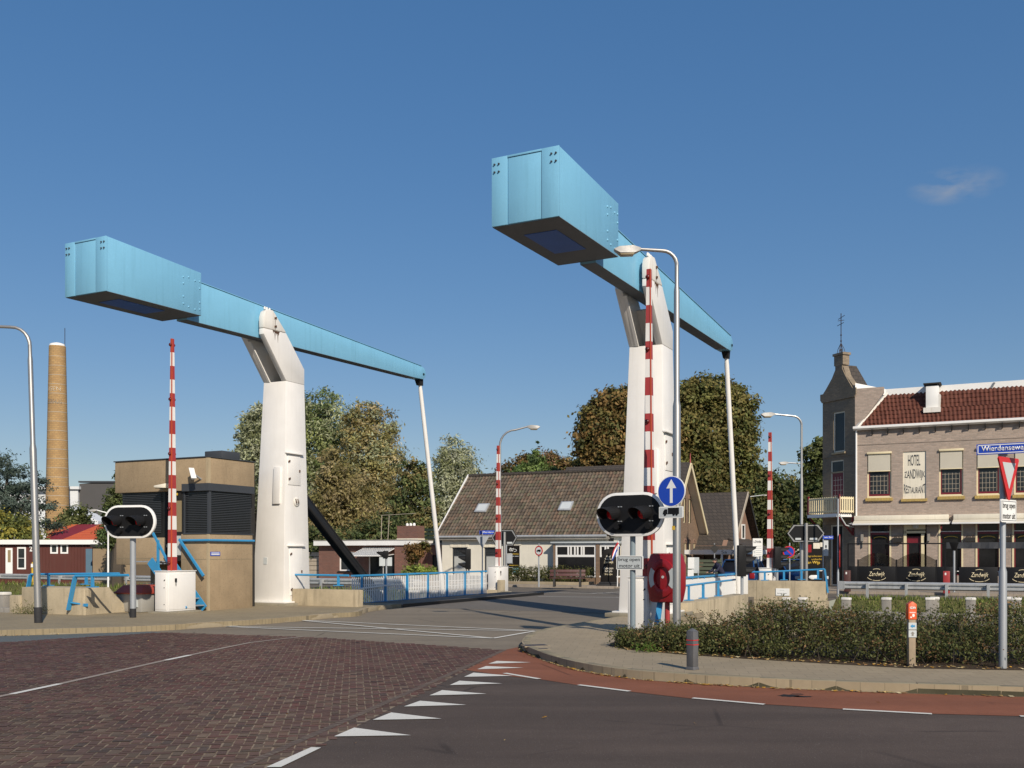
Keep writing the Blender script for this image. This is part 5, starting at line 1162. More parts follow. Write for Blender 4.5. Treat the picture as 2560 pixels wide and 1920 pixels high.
def roofq(m, xb0, xb1, xt0, xt1):
    k.m = m; a, c, d_, e_ = q(xb0, 1354, -.3), q(xb1, 1354, -.3), q(xt1, 1312, 3), q(xt0, 1312, 3); up = (0, 0, .12); k.hexa([a, c, d_, e_], [tuple(np.add(z, up)) for z in (a, c, d_, e_)])
roofq(0, 97, 110, 118, 147); roofq(1, 110.01, 158, 147.01, 203); roofq(0, 158.01, 266, 203.01, 266); k.build('roof', None, oh, smooth=False)
for i in range(7):
    pass
rd = MB('orange_tile')
for i in range(9):
    f = i/9; a, c = q(160+45*f, 1354-42*f, -.3+3.3*f), q(266, 1354-42*f, -.3+3.3*f); rd.bar((a[0], a[1], a[2]+.13), (c[0], c[1], c[2]+.13), .06, .05)
rd.build('tile_course', ['bin_lid'], oh)
b = MB('hall_white').box(q(105, 0)[0], q(262, 0)[0], 0, 6, 0, q(0, 1352)[2]); b.prism([(q(94, 0)[0], q(0, 1356)[2]), (q(112, 1314)[0], q(0, 1312)[2]), (q(126, 0)[0], q(0, 1340)[2]), (q(110, 0)[0], q(0, 1358)[2])], 'xz', -.5, -.4); b.build('wall', None, oh, smooth=False); k = MB('slate_strip')
for x in (111, 115, 119): k.box(q(x, 0)[0], q(x+2, 0)[0], -.52, -.5, q(0, 1334)[2], q(0, 1325)[2])
k.build('vent_slats', None, oh)
Ys = 60.; X0 = P(100, 0, Ys)[0]; sh = thing('shed', 'long brown corrugated shed with white fascia white door and small windows', 'shed', (X0, Ys, 0)); q = lambda x, y: (P(x, y, Ys)[0]-X0, P(x, y, Ys)[2])
hl = []
for x0_, x1_, y0_, y1_ in ((44, 63, 1421, 1370), (128, 143, 1382, 1362), (153.5, 168.5, 1382, 1362)): a, c = q(x0_, y0_), q(x1_, y1_); hl.append((a[0], c[0], a[1], c[1]))
b = MB('shed_red'); xl, xr = q(-220, 0)[0], q(231, 0)[0]; wall(b, xl, xr, 0, q(0, 1361)[1], hl, 0, .06); b.box(xl, xr, .3, 5, 0, q(0, 1362)[1]); b.build('wall', None, sh, smooth=False)
k = MB('shed_red'); x = xl
while x < xr:
    if not any(h[0]-.05 < x < h[1]+.05 for h in hl): k.box(x, x+.05, -.025, -.001, .05, q(0, 1362)[1])
    x += .19
k.build('cladding_ribs', None, sh, smooth=False)
b = MB('white_clean').box(xl, q(262, 0)[0], -.25, 5.2, q(0, 1361)[1], q(0, 1349.5)[1]); b.build('fascia', None, sh); b = MB('wood_grey').box(q(231, 0)[0], q(292, 0)[0], -.1, 4, q(0, 1365)[1], q(0, 1360)[1]) if False else None
for h in hl: window(sh, h[0]-.05, h[1]+.05, h[2]-.05, h[3]+.05, -.02, 'white_clean', .09, 1, 2 if h[1]-h[0] > .42 and h[3]-h[2] > 1 else 1)
a, c = q(15, 1434), q(32, 1370); dr = MB('white_clean').box(a[0], c[0], -.05, -.002, a[1], c[1]).build('door', None, sh); MB('tan_board').box(a[0]+.13, c[0]-.1, -.056, -.04, a[1]+.68, c[1]-.12).build('door_window', None, dr)
text('lettering', '2', sh, q(74, 0)[0], q(81, 0)[0], q(0, 1379)[1], q(0, 1365)[1], -.03, 'sign_white', bold=.04)
a, c = q(215, 1434), q(231, 1372); MB('door_blue').box(a[0], c[0], -.04, -.002, 0, c[1]).build('door', None, sh)
ga = thing('garage', 'tan rendered garage with dark roof edge beside the brown shed', 'garage', (P(232, 0, 58.5)[0], 58.5, 0)); w = P(330, 0, 58.5)[0]-P(232, 0, 58.5)[0]; hz = P(0, 1368, 58.5)[2]
MB('garage_tan').box(0, w, 0, 6, 0, hz).build('wall', None, ga); MB('dark_wood').box(-.1, w+.1, -.12, 6.1, hz, P(0, 1360.5, 58.5)[2]).build('roof_edge', None, ga)
hy = thing('fire_hydrant', 'small yellow post beside the guard rail in front of the brown shed', 'marker post', (P(75, 0, 57)[0], 57.5, 0)); MB('yellow').lathe([(.16, 0), (.16, .95), (.2, 1.0), (.12, 1.3)], (0, 0, 0), 10).build('post', None, hy); MB('white_clean').box(-.1, .1, -.19, -.16, 1.0, 1.2).build('plate', None, hy)
# ================================================================ GUARD RAILS
def guard_rail(label, t, s0, s1, z, post_step, end=False):
    r = thing('guard_rail', label, 'guard rail', W(s0, t), RZ, 'steel guard rails along the canal road'); L_ = s1-s0
    prof = [(0, -.155), (-.02, -.15), (-.085, -.11), (-.085, -.05), (-.015, -.015), (-.015, .015), (-.085, .05), (-.085, .11), (-.02, .15), (0, .155), (.004, .155), (-.012, .148), (-.075, .108), (-.075, .052), (-.006, .018), (-.006, -.018), (-.075, -.052), (-.075, -.108), (-.012, -.148), (.004, -.155)]
    b = MB('galv_rail'); b.add([(0, p[0], z+p[1]) for p in prof]+[(L_, p[0], z+p[1]) for p in prof], [(i, (i+1) % 20, 20+(i+1) % 20, 20+i) for i in range(20)])
    if end: b.hexa([(-.25, -.06, z-.17), (.02, -.09, z-.16), (.02, .02, z-.16), (-.25, .05, z-.17)], [(-.25, -.06, z+.17), (.02, -.09, z+.16), (.02, .02, z+.16), (-.25, .05, z+.17)])
    b.build('rail', None, r)
    x = .9
    while x < L_:
        k = MB('galv_rail').box(x-.05, x+.05, -.26, -.18, -.4, z+.12).box(x-.06, x+.06, -.18, -.07, z-.09, z+.09); k.build('post', None, r); x += post_step
    return r
guard_rail('galvanised guard rail on grassy bank before the hotel terrace', 16.0, 15.55, 30, .52, 1.45, True)
guard_rail('long galvanised guard rail in front of the brown shed', 12.9, -48, -2.5, .45, 2.6)
# mooring posts and guide timbers in the canal
proto = None
def mooring(s, t, top, h=1.6, label='white capped timber mooring post in the canal behind the hedge', grp='mooring posts behind the hedge'):
    global proto
    if proto is None:
        proto = thing('mooring_post', label, 'mooring post', (0, 0, 0), RZ)
        MB('wood_grey').box(-.14, .14, -.14, .14, -3.2, -.10).build('post', None, proto, bevel=.02); MB('sign_white').box(-.155, .155, -.155, .155, -.10, .0).build('cap', ['cap_white'], proto, bevel=.03)
        o = proto
    else: o = copy_tree(proto)
    o.location = W(s, t, top); o['label'] = label; o['group'] = grp; o.rotation_euler = (random.uniform(-.02, .02), random.uniform(-.02, .02), RZ+random.uniform(-.15, .15)); return o
for x in (1966, 2007, 2116, 2216, 2325, 2334, 2427, 2520, 2541): s, z = on_t(x, 1493.5, 11.0); mooring(s, 11.0 if x not in (2334, 2520) else 11.5, z)
for x in (895, 955, 1022, 1040, 1088, 1110, 1131, 1145): s, z = on_t(x, 1476, 10.9); mooring(s, 10.9, min(.5, z), label='white capped mooring post seen through the deck balustrade', grp='mooring posts behind the balustrade')
for x, y, Y in ((10, 1480, 30.0), (84, 1484, 31.0)):
    a = P(x, y, Y); s, t = ST(a[0], a[1]); mooring(s, t, a[2], label='white capped mooring post at the left edge beside the guide beam' if x < 50 else 'white capped mooring post behind the blue handrail leg', grp='mooring posts left of the bridge')
gb_ = tag(MB('wood_grey').box(0, 17, -.12, .12, -.62, -.22).build('guide_beam', None, None, bevel=.02), 'long grey timber guide beam under the white capped posts', 'timber beam'); gb_.location = W(13.7, 10.75); gb_.rotation_euler = (0, 0, RZ)
gb_ = tag(MB('wood_grey').box(-14, .15, -.1, .1, -.1, .22).build('guide_beam', None, None, bevel=.02), 'grey timber guide beam at the left edge below the quay', 'timber beam'); gb_.location = W(-3.7, -6.6); gb_.rotation_euler = (0, 0, RZ)
# ================================================================ HOTEL
S0 = 14.6
ho = thing('hotel', 'brick hotel with red mansard roof corner tower and cream awnings', 'hotel', W(S0, 26), RZ)
HW = 9.5; up_w = [(.58, 1.70), (3.86, 4.92), (5.49, 6.52), (7.08, 8.15)]; gw_ = [(.72, 1.62), (3.92, 4.84), (5.53, 6.45), (7.08, 8.0)]
holes = [(a, c, 4.56, 6.80) for a, c in up_w]+[(2.23, 3.28, 4.46, 6.76)]+[(a, c, .75, 3.3) for a, c in gw_]+[(2.25, 3.30, .12, 3.3)]
b = MB('brick_hotel'); wall(b, 0, HW, 0, 8.02, holes, 0, .16)
b.prism([(0, 8.02), (.12, 8.02), (1.35, 9.72), (1.35, 10.0), (0, 10.0)], 'xz', -.001, .2); b.box(0, HW, 8, 8.2, 0, 9.5); b.box(HW-.2, HW, .2, 8, 0, 9.5)
b.box(0, HW, -.025, -.001, 7.18, 7.25); b.build('wall', None, ho, smooth=False)
MB('black_matt').box(.2, HW-.2, .5, .54, .1, 7.9).build('dark_interior', None, ho)
pantiles('roof', ho, (0, -.18, 8.0), (1, 0, 0), (0, 1.2, 1.75), HW, 2.12, .19, .265, 'tile_red', left=lambda f: .15+1.2*f, right=lambda f: HW, cols=((1, 1, 1), (.9, .85, .85), (1.12, 1.1, 1.1)), var=.12, h=.04)
MB('roof_dark').hexa([(.15, -.12, 7.97), (HW, -.12, 7.97), (HW, 7, 7.97), (.15, 7, 7.97)], [(1.35, 1.06, 9.70), (HW, 1.06, 9.70), (HW, 7, 9.70), (1.35, 7, 9.70)]).build('roof_base', None, ho)
b = MB('white_clean'); b.hexa([(1.3, .98, 9.70), (HW, .98, 9.70), (HW, 7, 9.70), (1.3, 7, 9.70)], [(1.3, .98, 10.02), (HW, .98, 10.02), (HW, 7, 10.02), (1.3, 7, 10.02)]); b.hexa([(.02, -.05, 9.98), (.02, .06, 9.98), (1.32, 1.05, 9.72), (1.32, .95, 9.72)], [(.02, -.05, 10.28), (.02, .06, 10.28), (1.32, 1.05, 10.03), (1.32, .95, 10.03)])
b.build('roof_fascia', None, ho); MB('white').bar((.07, -.2, 8.0), (1.36, 1.05, 9.82), .2, .1).build('verge', ['cap_white'], ho)
b = MB('white_clean'); b.prism([(-.30, 7.98), (-.30, 8.06), (-.22, 8.10), (-.02, 8.10), (-.02, 7.92), (-.16, 7.90)], 'yz', -.06, HW); b.build('gutter', None, ho)
k = MB('dark_wood'); x = .8
while x < HW: k.box(x, x+.05, -.25, -.02, 7.80, 7.90); k.bar((x+.025, -.02, 7.66), (x+.025, -.2, 7.82), .04, .05); x += .72
k.build('gutter_bracket', None, ho); MB('white_clean').tube([(.07, -.06, 7.95), (.07, -.06, 3.3)], .045, 8).build('downpipe', None, ho)
for a, c in up_w:
    w_ = window(ho, a, c, 4.56, 6.80, .07, 'cream', .07, 1, 1)
    k = MB('dark_red'); k.box(a+.07, c-.07, .08, .12, 4.63, 4.72); k.box(a+.07, a+.12, .08, .12, 4.72, 5.9); k.box(c-.12, c-.07, .08, .12, 4.72, 5.9); k.build('casement', None, w_)
    k = MB('cream'); 
    for i in range(1, 6): x = a+.10+(c-a-.2)*i/5.4; k.box(x-.008, x+.008, .085, .10, 4.74, 5.66)
    for i in range(4): z = 4.9+.235*i; k.box(a+.1, c-.2, .086, .099, z-.008, z+.008)
    k.build('glazing_bar', ['pale_wood'], w_)
    bl_ = MB('blind').box(a+.05, c-.05, -.03, .03, 5.86, 6.72).build('blind', None, w_); MB('cream').box(a-.01, c+.02, -.10, .05, 6.70, 6.80).box(a+.03, c-.03, -.045, -.02, 5.83, 5.87).build('blind_case', None, bl_, bevel=.01)
    MB('sill_yellow').box(a-.07, c+.07, -.12, .02, 4.38, 4.53).build('sill', None, w_); MB('cream').box(a, c, -.05, .04, 4.53, 4.58).build('sill_board', None, w_)
hp = MB('sign_white').box(2.23, 3.28, .05, .1, 4.46, 6.76).build('name_board', ['cream_pale'], ho); MB('sill_yellow').box(2.15, 3.34, -.10, .02, 4.33, 4.455).build('sill', None, ho)
text('lettering', 'HOTEL', hp, 2.46, 3.02, 6.06, 6.60, .049, 'slate_strip', bold=.012, warp=lambda u, w: (u, (w+.0*u) if True else w))
text('lettering', 'ZANDWIJK', hp, 2.30, 3.23, 5.28, 5.90, .049, 'slate_strip', bold=.01, warp=lambda u, w: (u, .5+(w-.5)*(.55+.45*sin(pi*u))))
text('lettering', 'RESTAURANT', hp, 2.27, 3.24, 4.72, 5.2, .049, 'slate_strip', bold=.01, warp=lambda u, w: (u, w*(1-.38*sin(pi*u))))
for a, c in gw_:
    w_ = window(ho, a, c, .75, 3.3, .09, 'dark_red', .06, 1, 1, glass='glass_dark'); MB('dark_red').box(a, c, .05, .12, 2.72, 2.84).build('transom', None, w_); MB('white_clean').box(a, c, .03, .06, 2.84, 2.87).box(a, c, .03, .06, .93, .97).build('transom_strip', None, w_)
    k = MB('cream').box(a-.08, a, -.03, .05, .75, 3.28).box(c, c+.07, -.03, .05, .75, 3.28); k.build('surround', None, w_)
    pts = [((a+c)/2+.32*cos(t), 2.5+.12*sin(t)) for t in np.linspace(.35, pi-.35, 9)]; k = MB('cream_pale')
    for p, q in zip(pts, pts[1:]): k.bar((p[0], .118, p[1]), (q[0], .118, q[1]), .01, .03)
    k.build('window_lettering', ['yellow'], w_)
dr = MB('dark_red').box(2.42, 3.05, .08, .14, .12, 2.62).build('door', None, ho); MB('glass_dark').box(2.5, 2.97, .07, .085, .9, 2.3).build('pane', None, dr)
k = MB('cream'); k.box(2.27, 2.40, -.05, .12, .12, 3.0); k.box(3.06, 3.2, -.05, .12, .12, 2.75); k.box(2.27, 3.25, -.05, .12, 2.78, 2.9); k.prism([(2.27, 2.96), (3.25, 2.96), (3.25, 3.3), (2.27, 3.3)], 'xz', -.02, .1); k.build('door_surround', None, ho); MB('sign_grey').ball((2.82, -.10, 3.14), .15, (1, .6, 1), 8).build('porch_lamp', None, ho)
MB('black_matt').box(.3, .42, -.2, -.05, 2.4, 2.75).box(3.35, 3.47, -.2, -.05, 2.4, 2.75).box(.35, .38, -.1, -.02, 2.1, 2.4).build('wall_lantern', ['wood_grey'], ho)
k = MB('dark_wood')
for x in (1.78, 5.0, 6.55): k.box(x, x+.45, -.22, -.03, 2.36, 2.56)
k.build('flower_box', None, ho)
k = MB('bark')
for x in (1.78, 5.0, 6.55):
    for i in range(14): p = (x+random.uniform(0, .45), random.uniform(-.2, -.05), 2.56); k.tube([p, (p[0]+random.uniform(-.08, .08), p[1]-.05, p[2]+random.uniform(.05, .16))], .01, 4)
k.build('dry_plants', None, ho)
for a, c in ((-.05, 4.35), (4.45, 9.3)):
    aw = MB('cream_pale').box(a+.05, c-.05, -.32, -.02, 3.42, 3.66).build('awning', None, ho, bevel=.02); k = MB('blind'); k.hexa([(a+.05, -.3, 3.40), (c-.05, -.3, 3.40), (c, -.52, 3.25), (a, -.52, 3.25)], [(a+.05, -.3, 3.415), (c-.05, -.3, 3.415), (c, -.52, 3.265), (a, -.52, 3.265)]); k.build('fabric', None, aw, smooth=False)
    MB('white_clean').box(a, c, -.60, -.52, 3.19, 3.27).build('front_bar', None, aw, bevel=.01)
    for x in (a+.1, c-.1): MB('galv_dull').bar((x, -.1, 3.36), (x-.3, -.3, 3.26), .04, .04).bar((x-.3, -.3, 3.26), (x, -.52, 3.22), .04, .04).build('folding_arm', None, aw)
# chimney on the roof
b = MB('white_clean').box(3.25, 3.82, .25, .85, 8.85, 9.92); c_ = b.build('chimney', None, ho, bevel=.01); MB('dark_wood').box(3.3, 3.77, .3, .8, 9.92, 10.0).box(3.14, 3.93, .15, .95, 10.0, 10.06).build('chimney_cap', None, c_); MB('galv_rail').box(3.15, 3.92, .10, .9, 8.62, 8.86).box(3.82, 3.9, .25, .8, 8.8, 9.5).build('flashing', ['cap_white'], c_)
MB('galv').bar((6.1, .96, 9.72), (6.25, .94, 9.98), .05, .08).build('roof_hook', None, ho)
# tower on the blunt corner: its face turns away from the front
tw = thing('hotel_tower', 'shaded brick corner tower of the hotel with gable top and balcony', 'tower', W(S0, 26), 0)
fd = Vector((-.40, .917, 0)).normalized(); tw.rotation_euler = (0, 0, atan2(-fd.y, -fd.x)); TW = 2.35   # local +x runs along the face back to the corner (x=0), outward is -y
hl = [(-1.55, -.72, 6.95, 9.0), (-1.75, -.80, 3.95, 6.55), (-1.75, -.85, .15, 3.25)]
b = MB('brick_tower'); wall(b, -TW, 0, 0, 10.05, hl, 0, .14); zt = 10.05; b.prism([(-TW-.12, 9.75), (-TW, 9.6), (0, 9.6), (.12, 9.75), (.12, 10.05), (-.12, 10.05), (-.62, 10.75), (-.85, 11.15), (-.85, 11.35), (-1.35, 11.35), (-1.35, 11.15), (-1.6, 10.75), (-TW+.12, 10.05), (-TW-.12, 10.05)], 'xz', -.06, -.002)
b.box(-1.42, -.78, -.07, .35, 11.35, 11.85); b.box(-1.48, -.72, -.12, .4, 11.85, 11.97); b.box(-TW, .0, -.03, -.001, 6.72, 6.78)
b.prism([(-TW, 10.05), (0, 10.05), (-.62, 10.75), (-.85, 11.3), (-1.35, 11.3), (-1.6, 10.75)], 'xz', 0, .35); b.box(-TW, -TW+.2, .15, 2.3, 0, 10.05); b.build('wall', None, tw, smooth=False)
MB('roof_dark').prism([(-TW+.1, 10.0), (-.1, 10.0), (-1.1, 11.4)], 'xz', .36, 1.1).build('roof', None, tw, smooth=False)
for i, h in enumerate(hl): window(tw, h[0], h[1], h[2], h[3], .04, 'cream_pale', .07, *((1, 1) if i != 1 else (1, 1)))
k = MB('dark_red'); k.box(-1.68, -.87, .06, .1, 3.95, 5.9)
for i in range(1, 4): k.mat('cream_pale').box(-1.68+.2*i, -1.665+.2*i, .055, .061, 4.7, 5.7)
for i in range(4): k.box(-1.6, -.95, .054, .06, 4.75+.26*i, 4.765+.26*i)
k.build('balcony_door', None, tw); MB('conc_band').box(-1.62, -.65, -.08, .02, 6.85, 6.95).box(-1.8, -.75, .035, .1, 5.9, 5.97).build('sill', None, tw)
bc = MB('cream_pale').box(-2.35, -.18, -1.0, -.03, 3.62, 3.78).build('balcony', ['white_clean'], tw); k = MB('cream')
for i in range(15): x = -2.3+i*.16; k.box(x, x+.09, -.98, -.95, 3.82, 4.62)
for i in range(7): y = -.93+i*.14; k.box(-.07, -.04, y, y+.08, 3.82, 4.62); k.box(-2.33, -2.30, y, y+.08, 3.82, 4.62)
k.box(-2.35, -.02, -.99, -.94, 4.5, 4.58); k.box(-2.35, -.02, -.99, -.94, 3.86, 3.93); k.box(-.08, -.03, -.94, -.05, 4.5, 4.58); k.box(-.08, -.03, -.94, -.05, 3.86, 3.93); k.build('balustrade', None, bc, smooth=False)
k = MB('red_bright').box(-.09, -.0, -1.0, -.91, 3.78, 4.72).box(-2.37, -2.28, -1.0, -.91, 3.78, 4.72); k.bar((-.1, -.95, 3.6), (-.1, -.05, 2.75), .08, .08).bar((-2.2, -.95, 3.6), (-2.2, -.05, 2.75), .08, .08).box(-.14, -.05, -.1, -.01, 2.7, 3.6); k.build('bracket', ['dark_red'], bc)
MB('sign_grey').tube([(-.02, -.95, 3.7), (.02, -.6, 3.2), (.02, -.1, 3.1)], .03, 6).build('drain_pipe', None, bc)
k = MB('iron'); x0 = -1.1; k.tube([(x0, .1, 11.97), (x0, .1, 14.0)], .022, 6)
for a in range(4): t = a*pi/2+.4; k.tube([(x0+.22*cos(t), .1+.22*sin(t), 11.97), (x0+.16*cos(t), .1+.16*sin(t), 12.2), (x0, .1, 12.5)], .015, 5); k.tube([(x0+.12*cos(t), .1+.12*sin(t), 12.0), (x0, .1, 12.25)], .012, 5)
for z in (12.6, 12.9): k.ball((x0, .1, z), .045, n=6)
k.tube([(x0-.28, .1, 13.42), (x0+.2, .1, 13.5)], .015, 5); k.tube([(x0-.2, .1, 13.74), (x0+.26, .1, 13.85)], .015, 5); k.tube([(x0, -.1, 13.6), (x0, .3, 13.68)], .015, 5); k.build('weather_vane', None, tw); MB('brick_tower').box(-1.2, -1.0, 0, .2, 11.9, 11.99).build('finial_base', None, tw)
# terrace wind screen
ts = thing('terrace_screen', 'black terrace windscreen with glass panes and gold lettering before the hotel', 'windscreen', W(14.7, 23), RZ)
sec = [(0, .42), (.42, 2.12), (2.14, 3.82), (3.84, 4.55), (4.75, 6.35), (6.37, 8.1), (8.12, 9.2)]
for i, (a, c) in enumerate(sec):
    p = MB('sign_black').box(a+.01, c-.01, -.03, .03, .22, 1.2).build('panel', ['black'], ts, bevel=.006)
    if i in (1, 2, 4, 5):
        m = (a+c)/2 if i < 4 else (a+.85 if i == 4 else a+.95); text('lettering', 'Zandwijk', p, m-.36, m+.36, .68, .95, -.031, 'cream', shear=.3, bold=.004)
        k = MB('cream')
        for (t0, t1, cz, rr) in ((1.15, 1.99, .72, (.38, .37)), (3.55, 4.2, .78, (.44, .24)), (4.3, 5.1, .78, (.44, .24)), (5.2, 5.85, .78, (.44, .24))):
            pts = [(m+rr[0]*cos(t), cz+rr[1]*sin(t)) for t in np.linspace(t0, t1, 6)]
            for u, v in zip(pts, pts[1:]): k.bar((u[0], -.033, u[1]), (v[0], -.033, v[1]), .004, .022)
        k.build('emblem_arc', None, p)
k = MB('black')
for x in (0, .44, 2.13, 3.83, 4.2, 4.65): k.box(x-.03, x+.03, -.035, .035, .02, 1.52 if x not in (0, 4.2) else 2.28)
k.box(0, 4.2, -.04, .04, 2.22, 2.28); k.build('frame', None, ts)
k = MB('clear_glass'); k.box(.03, 4.17, -.004, .004, 1.95, 2.22) if False else None
for a, c in ((.47, 2.1), (2.16, 3.8)):
    pts = [(a, 1.2)]+[(c, 1.2)]+[(c-(c-a)*f, 1.5+.33*sin(pi*f)) for f in np.linspace(0, 1, 13)]; k.prism(pts, 'xz', -.005, .005)
k.build('glass_pane', None, ts, smooth=False)
k = MB('canvas_black')
xs_ = np.linspace(4.25, 9.3, 30)
for i in range(29):
    f = lambda x: .03*sin(x*9); k.hexa([(xs_[i], -.06+f(xs_[i]), 2.02), (xs_[i+1], -.06+f(xs_[i+1]), 2.02), (xs_[i+1], -.03+f(xs_[i+1]), 2.02), (xs_[i], -.03+f(xs_[i]), 2.02)], [(xs_[i], -.05, 2.3), (xs_[i+1], -.05, 2.3), (xs_[i+1], -.02, 2.3), (xs_[i], -.02, 2.3)])
k.build('canvas_valance', None, ts)
ch_ = None
for i, (x, y) in enumerate(((1.0, 1.2), (1.7, 1.0), (2.6, 1.3), (5.2, 1.2), (7.4, 1.1))):
    if ch_ is None:
        ch_ = thing('terrace_chair', 'dark terrace chair half hidden behind the black hotel windscreen', 'chair', (0, 0, 0), 0, 'chairs on the hotel terrace'); MB('dark_wood').box(-.24, .24, -.24, .24, .42, .46).build('seat', None, ch_, bevel=.01); MB('dark_wood').box(-.24, .24, .2, .24, .5, .92).build('backrest', None, ch_, bevel=.01)
        for a in (-.2, .2):
            for c in (-.2, .2): MB('dark_wood').box(a-.02, a+.02, c-.02, c+.02, 0, .42).build('leg', None, ch_)
        o = ch_
    else: o = copy_tree(ch_)
    o.location = W(14.7+x, 23+y, .12); o.rotation_euler = (0, 0, RZ+random.uniform(-.5, .5))
X, Y = W(19.35, 21.3)[:2]; lp = thing('lantern_post', 'thin grey post with black lantern head before the hotel terrace', 'lantern', (X, Y, .1), RZ); MB('galv_dull').tube([(0, 0, 0), (0, 0, 2.0)], .045, 8).build('pole', None, lp); MB('black').hexa([(-.09, -.09, 1.85), (.09, -.09, 1.85), (.09, .09, 1.85), (-.09, .09, 1.85)], [(-.19, -.19, 2.2), (.19, -.19, 2.2), (.19, .19, 2.2), (-.19, .19, 2.2)]).build('lantern_head', None, lp, bevel=.02)
for s, col, lab in ((15.05, 'bin_lid', 'small brown marker post behind the end of the guard rail'), (19.1, 'red', 'small dark red marker post behind the guard rail before the terrace')):
    X, Y = W(s, 20.3)[:2]; mp_ = thing('bollard', lab, 'bollard', (X, Y, .1), RZ); MB(col).box(-.13, .13, -.13, .13, 0, .95).build('post', ['bench_wood' if col == 'bin_lid' else 'red'], mp_, bevel=.02); MB('sign_white').box(-.06, .0, -.134, -.13, .78, .88).build('reflector', None, mp_)
# ================================================================ SIGNS
def sign_post(x, yb, Y, ztop, label, cat='road sign', r=.04, yaw=0, z0=.0, mat='galv_dull', thick=None, X=None, group=None):
    X = (x-1280)/F*Y if X is None else X
    t = thing('road_sign', label, cat, (X, Y, z0), yaw, group); k = MB(mat)
    if thick: k.lathe([(r*1.35, 0), (r*1.35, thick), (r, thick+.06), (r, ztop-z0)], (0, 0, 0), 12)
    else: k.tube([(0, 0, 0), (0, 0, ztop-z0)], r, 10)
    k.build('pole', None, t); return t
# one way arrow and lorry plate on the big lamp pole
ar = thing('road_sign', 'round blue sign with white upward arrow and lorry plate on lamp pole', 'road sign', (3.22, 19.9, 0), -radians(38)); z = pz(1229.6, 20, 0)
MB('sign_white').disc((0, -.10, z), .305, th=.022, n=40).build('disc', None, ar); MB('sign_blue').disc((0, -.1035, z), .290, th=.004, n=40).build('disc_face', None, ar)
MB('sign_white').prism([(-.03, z-.23), (.03, z-.23), (.03, z+.06), (.11, z+.06), (0, z+.24), (-.11, z+.06), (-.03, z+.06)], 'xz', -.1065, -.103).build('arrow', None, ar)
zl = pz(1281.5, 20, 0); MB('sign_white').prism(rrect(-.28, .26, zl-.115, zl+.115, .02), 'xz', -.098, -.08).build('plate', None, ar); MB('sign_grey').prism(rrect(-.262, .242, zl-.095, zl+.095, .015), 'xz', -.1005, -.097).build('plate_face', None, ar)
def truck(parent, x, zc, w, y, mat='black'):
    k = MB(mat); h = w*.36; k.box(x-w*.18, x+w*.5, y-.003, y+.002, zc-h*.25, zc+h*.6); k.prism([(x-w*.5, zc-h*.3), (x-w*.22, zc-h*.3), (x-w*.22, zc+h*.4), (x-w*.38, zc+h*.4), (x-w*.46, zc+h*.12)], 'xz', y-.003, y+.002); k.box(x-w*.5, x+w*.5, y-.003, y+.002, zc-h*.36, zc-h*.25)
    for wx in (-.36, .18, .36): k.prism([(x+w*wx+h*.2*cos(t), zc-h*.42+h*.2*sin(t)) for t in np.linspace(0, 2*pi, 13)[:-1]], 'xz', y-.005, y)
    return k.build('lorry_symbol', None, parent)
truck(ar, -.01, zl+.01, .36, -.1015); MB('galv_dull').box(-.05, .05, -.085, .03, z-.03, z+.03).box(-.05, .05, -.085, .03, zl-.03, zl+.03).build('clamp', None, ar); MB('yellow').box(-.03, .03, .0, .01, pz(1320, 20, 0)-.04, pz(1320, 20, 0)+.04).build('sticker', None, ar).location = (-.01, -.0, 0)
# life buoy case
lb = thing('lifebuoy_case', 'red lifebuoy case on a rusty red post behind the lamp pole', 'lifebuoy', ((1672-1280)/F*20.9, 20.9, .13), -radians(40)); Yl = 20.9
zt, zb_ = pz(1383, Yl), pz(1506, Yl); w = .62
b = MB('red_bright'); pts = []
for f, ww, rr in ((0, .30, .1),): pts = [(-.33, zb_), (.33, zb_), (.40, zb_+.3), (.40, zt-.25), (.32, zt), (-.32, zt), (-.40, zt-.25), (-.40, zb_+.3)]
b.prism(pts, 'xz', -.24, .06); bd = b.build('case', ['red_bright'], lb, bevel=.06)
k = MB('red_bright'); zc = (zt+zb_)/2; n = 28
def ring(mb, r0, r1, z_, a0, a1, y0, y1, n=28, sx=1., sz=1.25):
    ts_ = np.linspace(a0, a1, n); o_ = [(r1*cos(t)*sx, z_+r1*sin(t)*sz) for t in ts_]; i_ = [(r0*cos(t)*sx, z_+r0*sin(t)*sz) for t in ts_[::-1]]; mb.prism(o_+i_, 'xz', y0, y1)
ring(k, .185, .32, zc, 0, 2*pi-.0001, -.285, -.235, 40); k.build('ring_relief', None, bd, bevel=.018)
k = MB('sign_grey'); ring(k, .20, .305, zc, 2.55, 3.7, -.290, -.284, 14); ring(k, .20, .305, zc, -.6, .6, -.290, -.284, 14); k.build('reflective_band', None, bd); MB('sign_grey').disc((0, -.246, zc+.02), .03, th=.008).build('lock', None, bd)
MB('red').tube([(0, -.06, -.1), (0, -.06, zb_+.05)], .055, 10).build('post', None, lb)
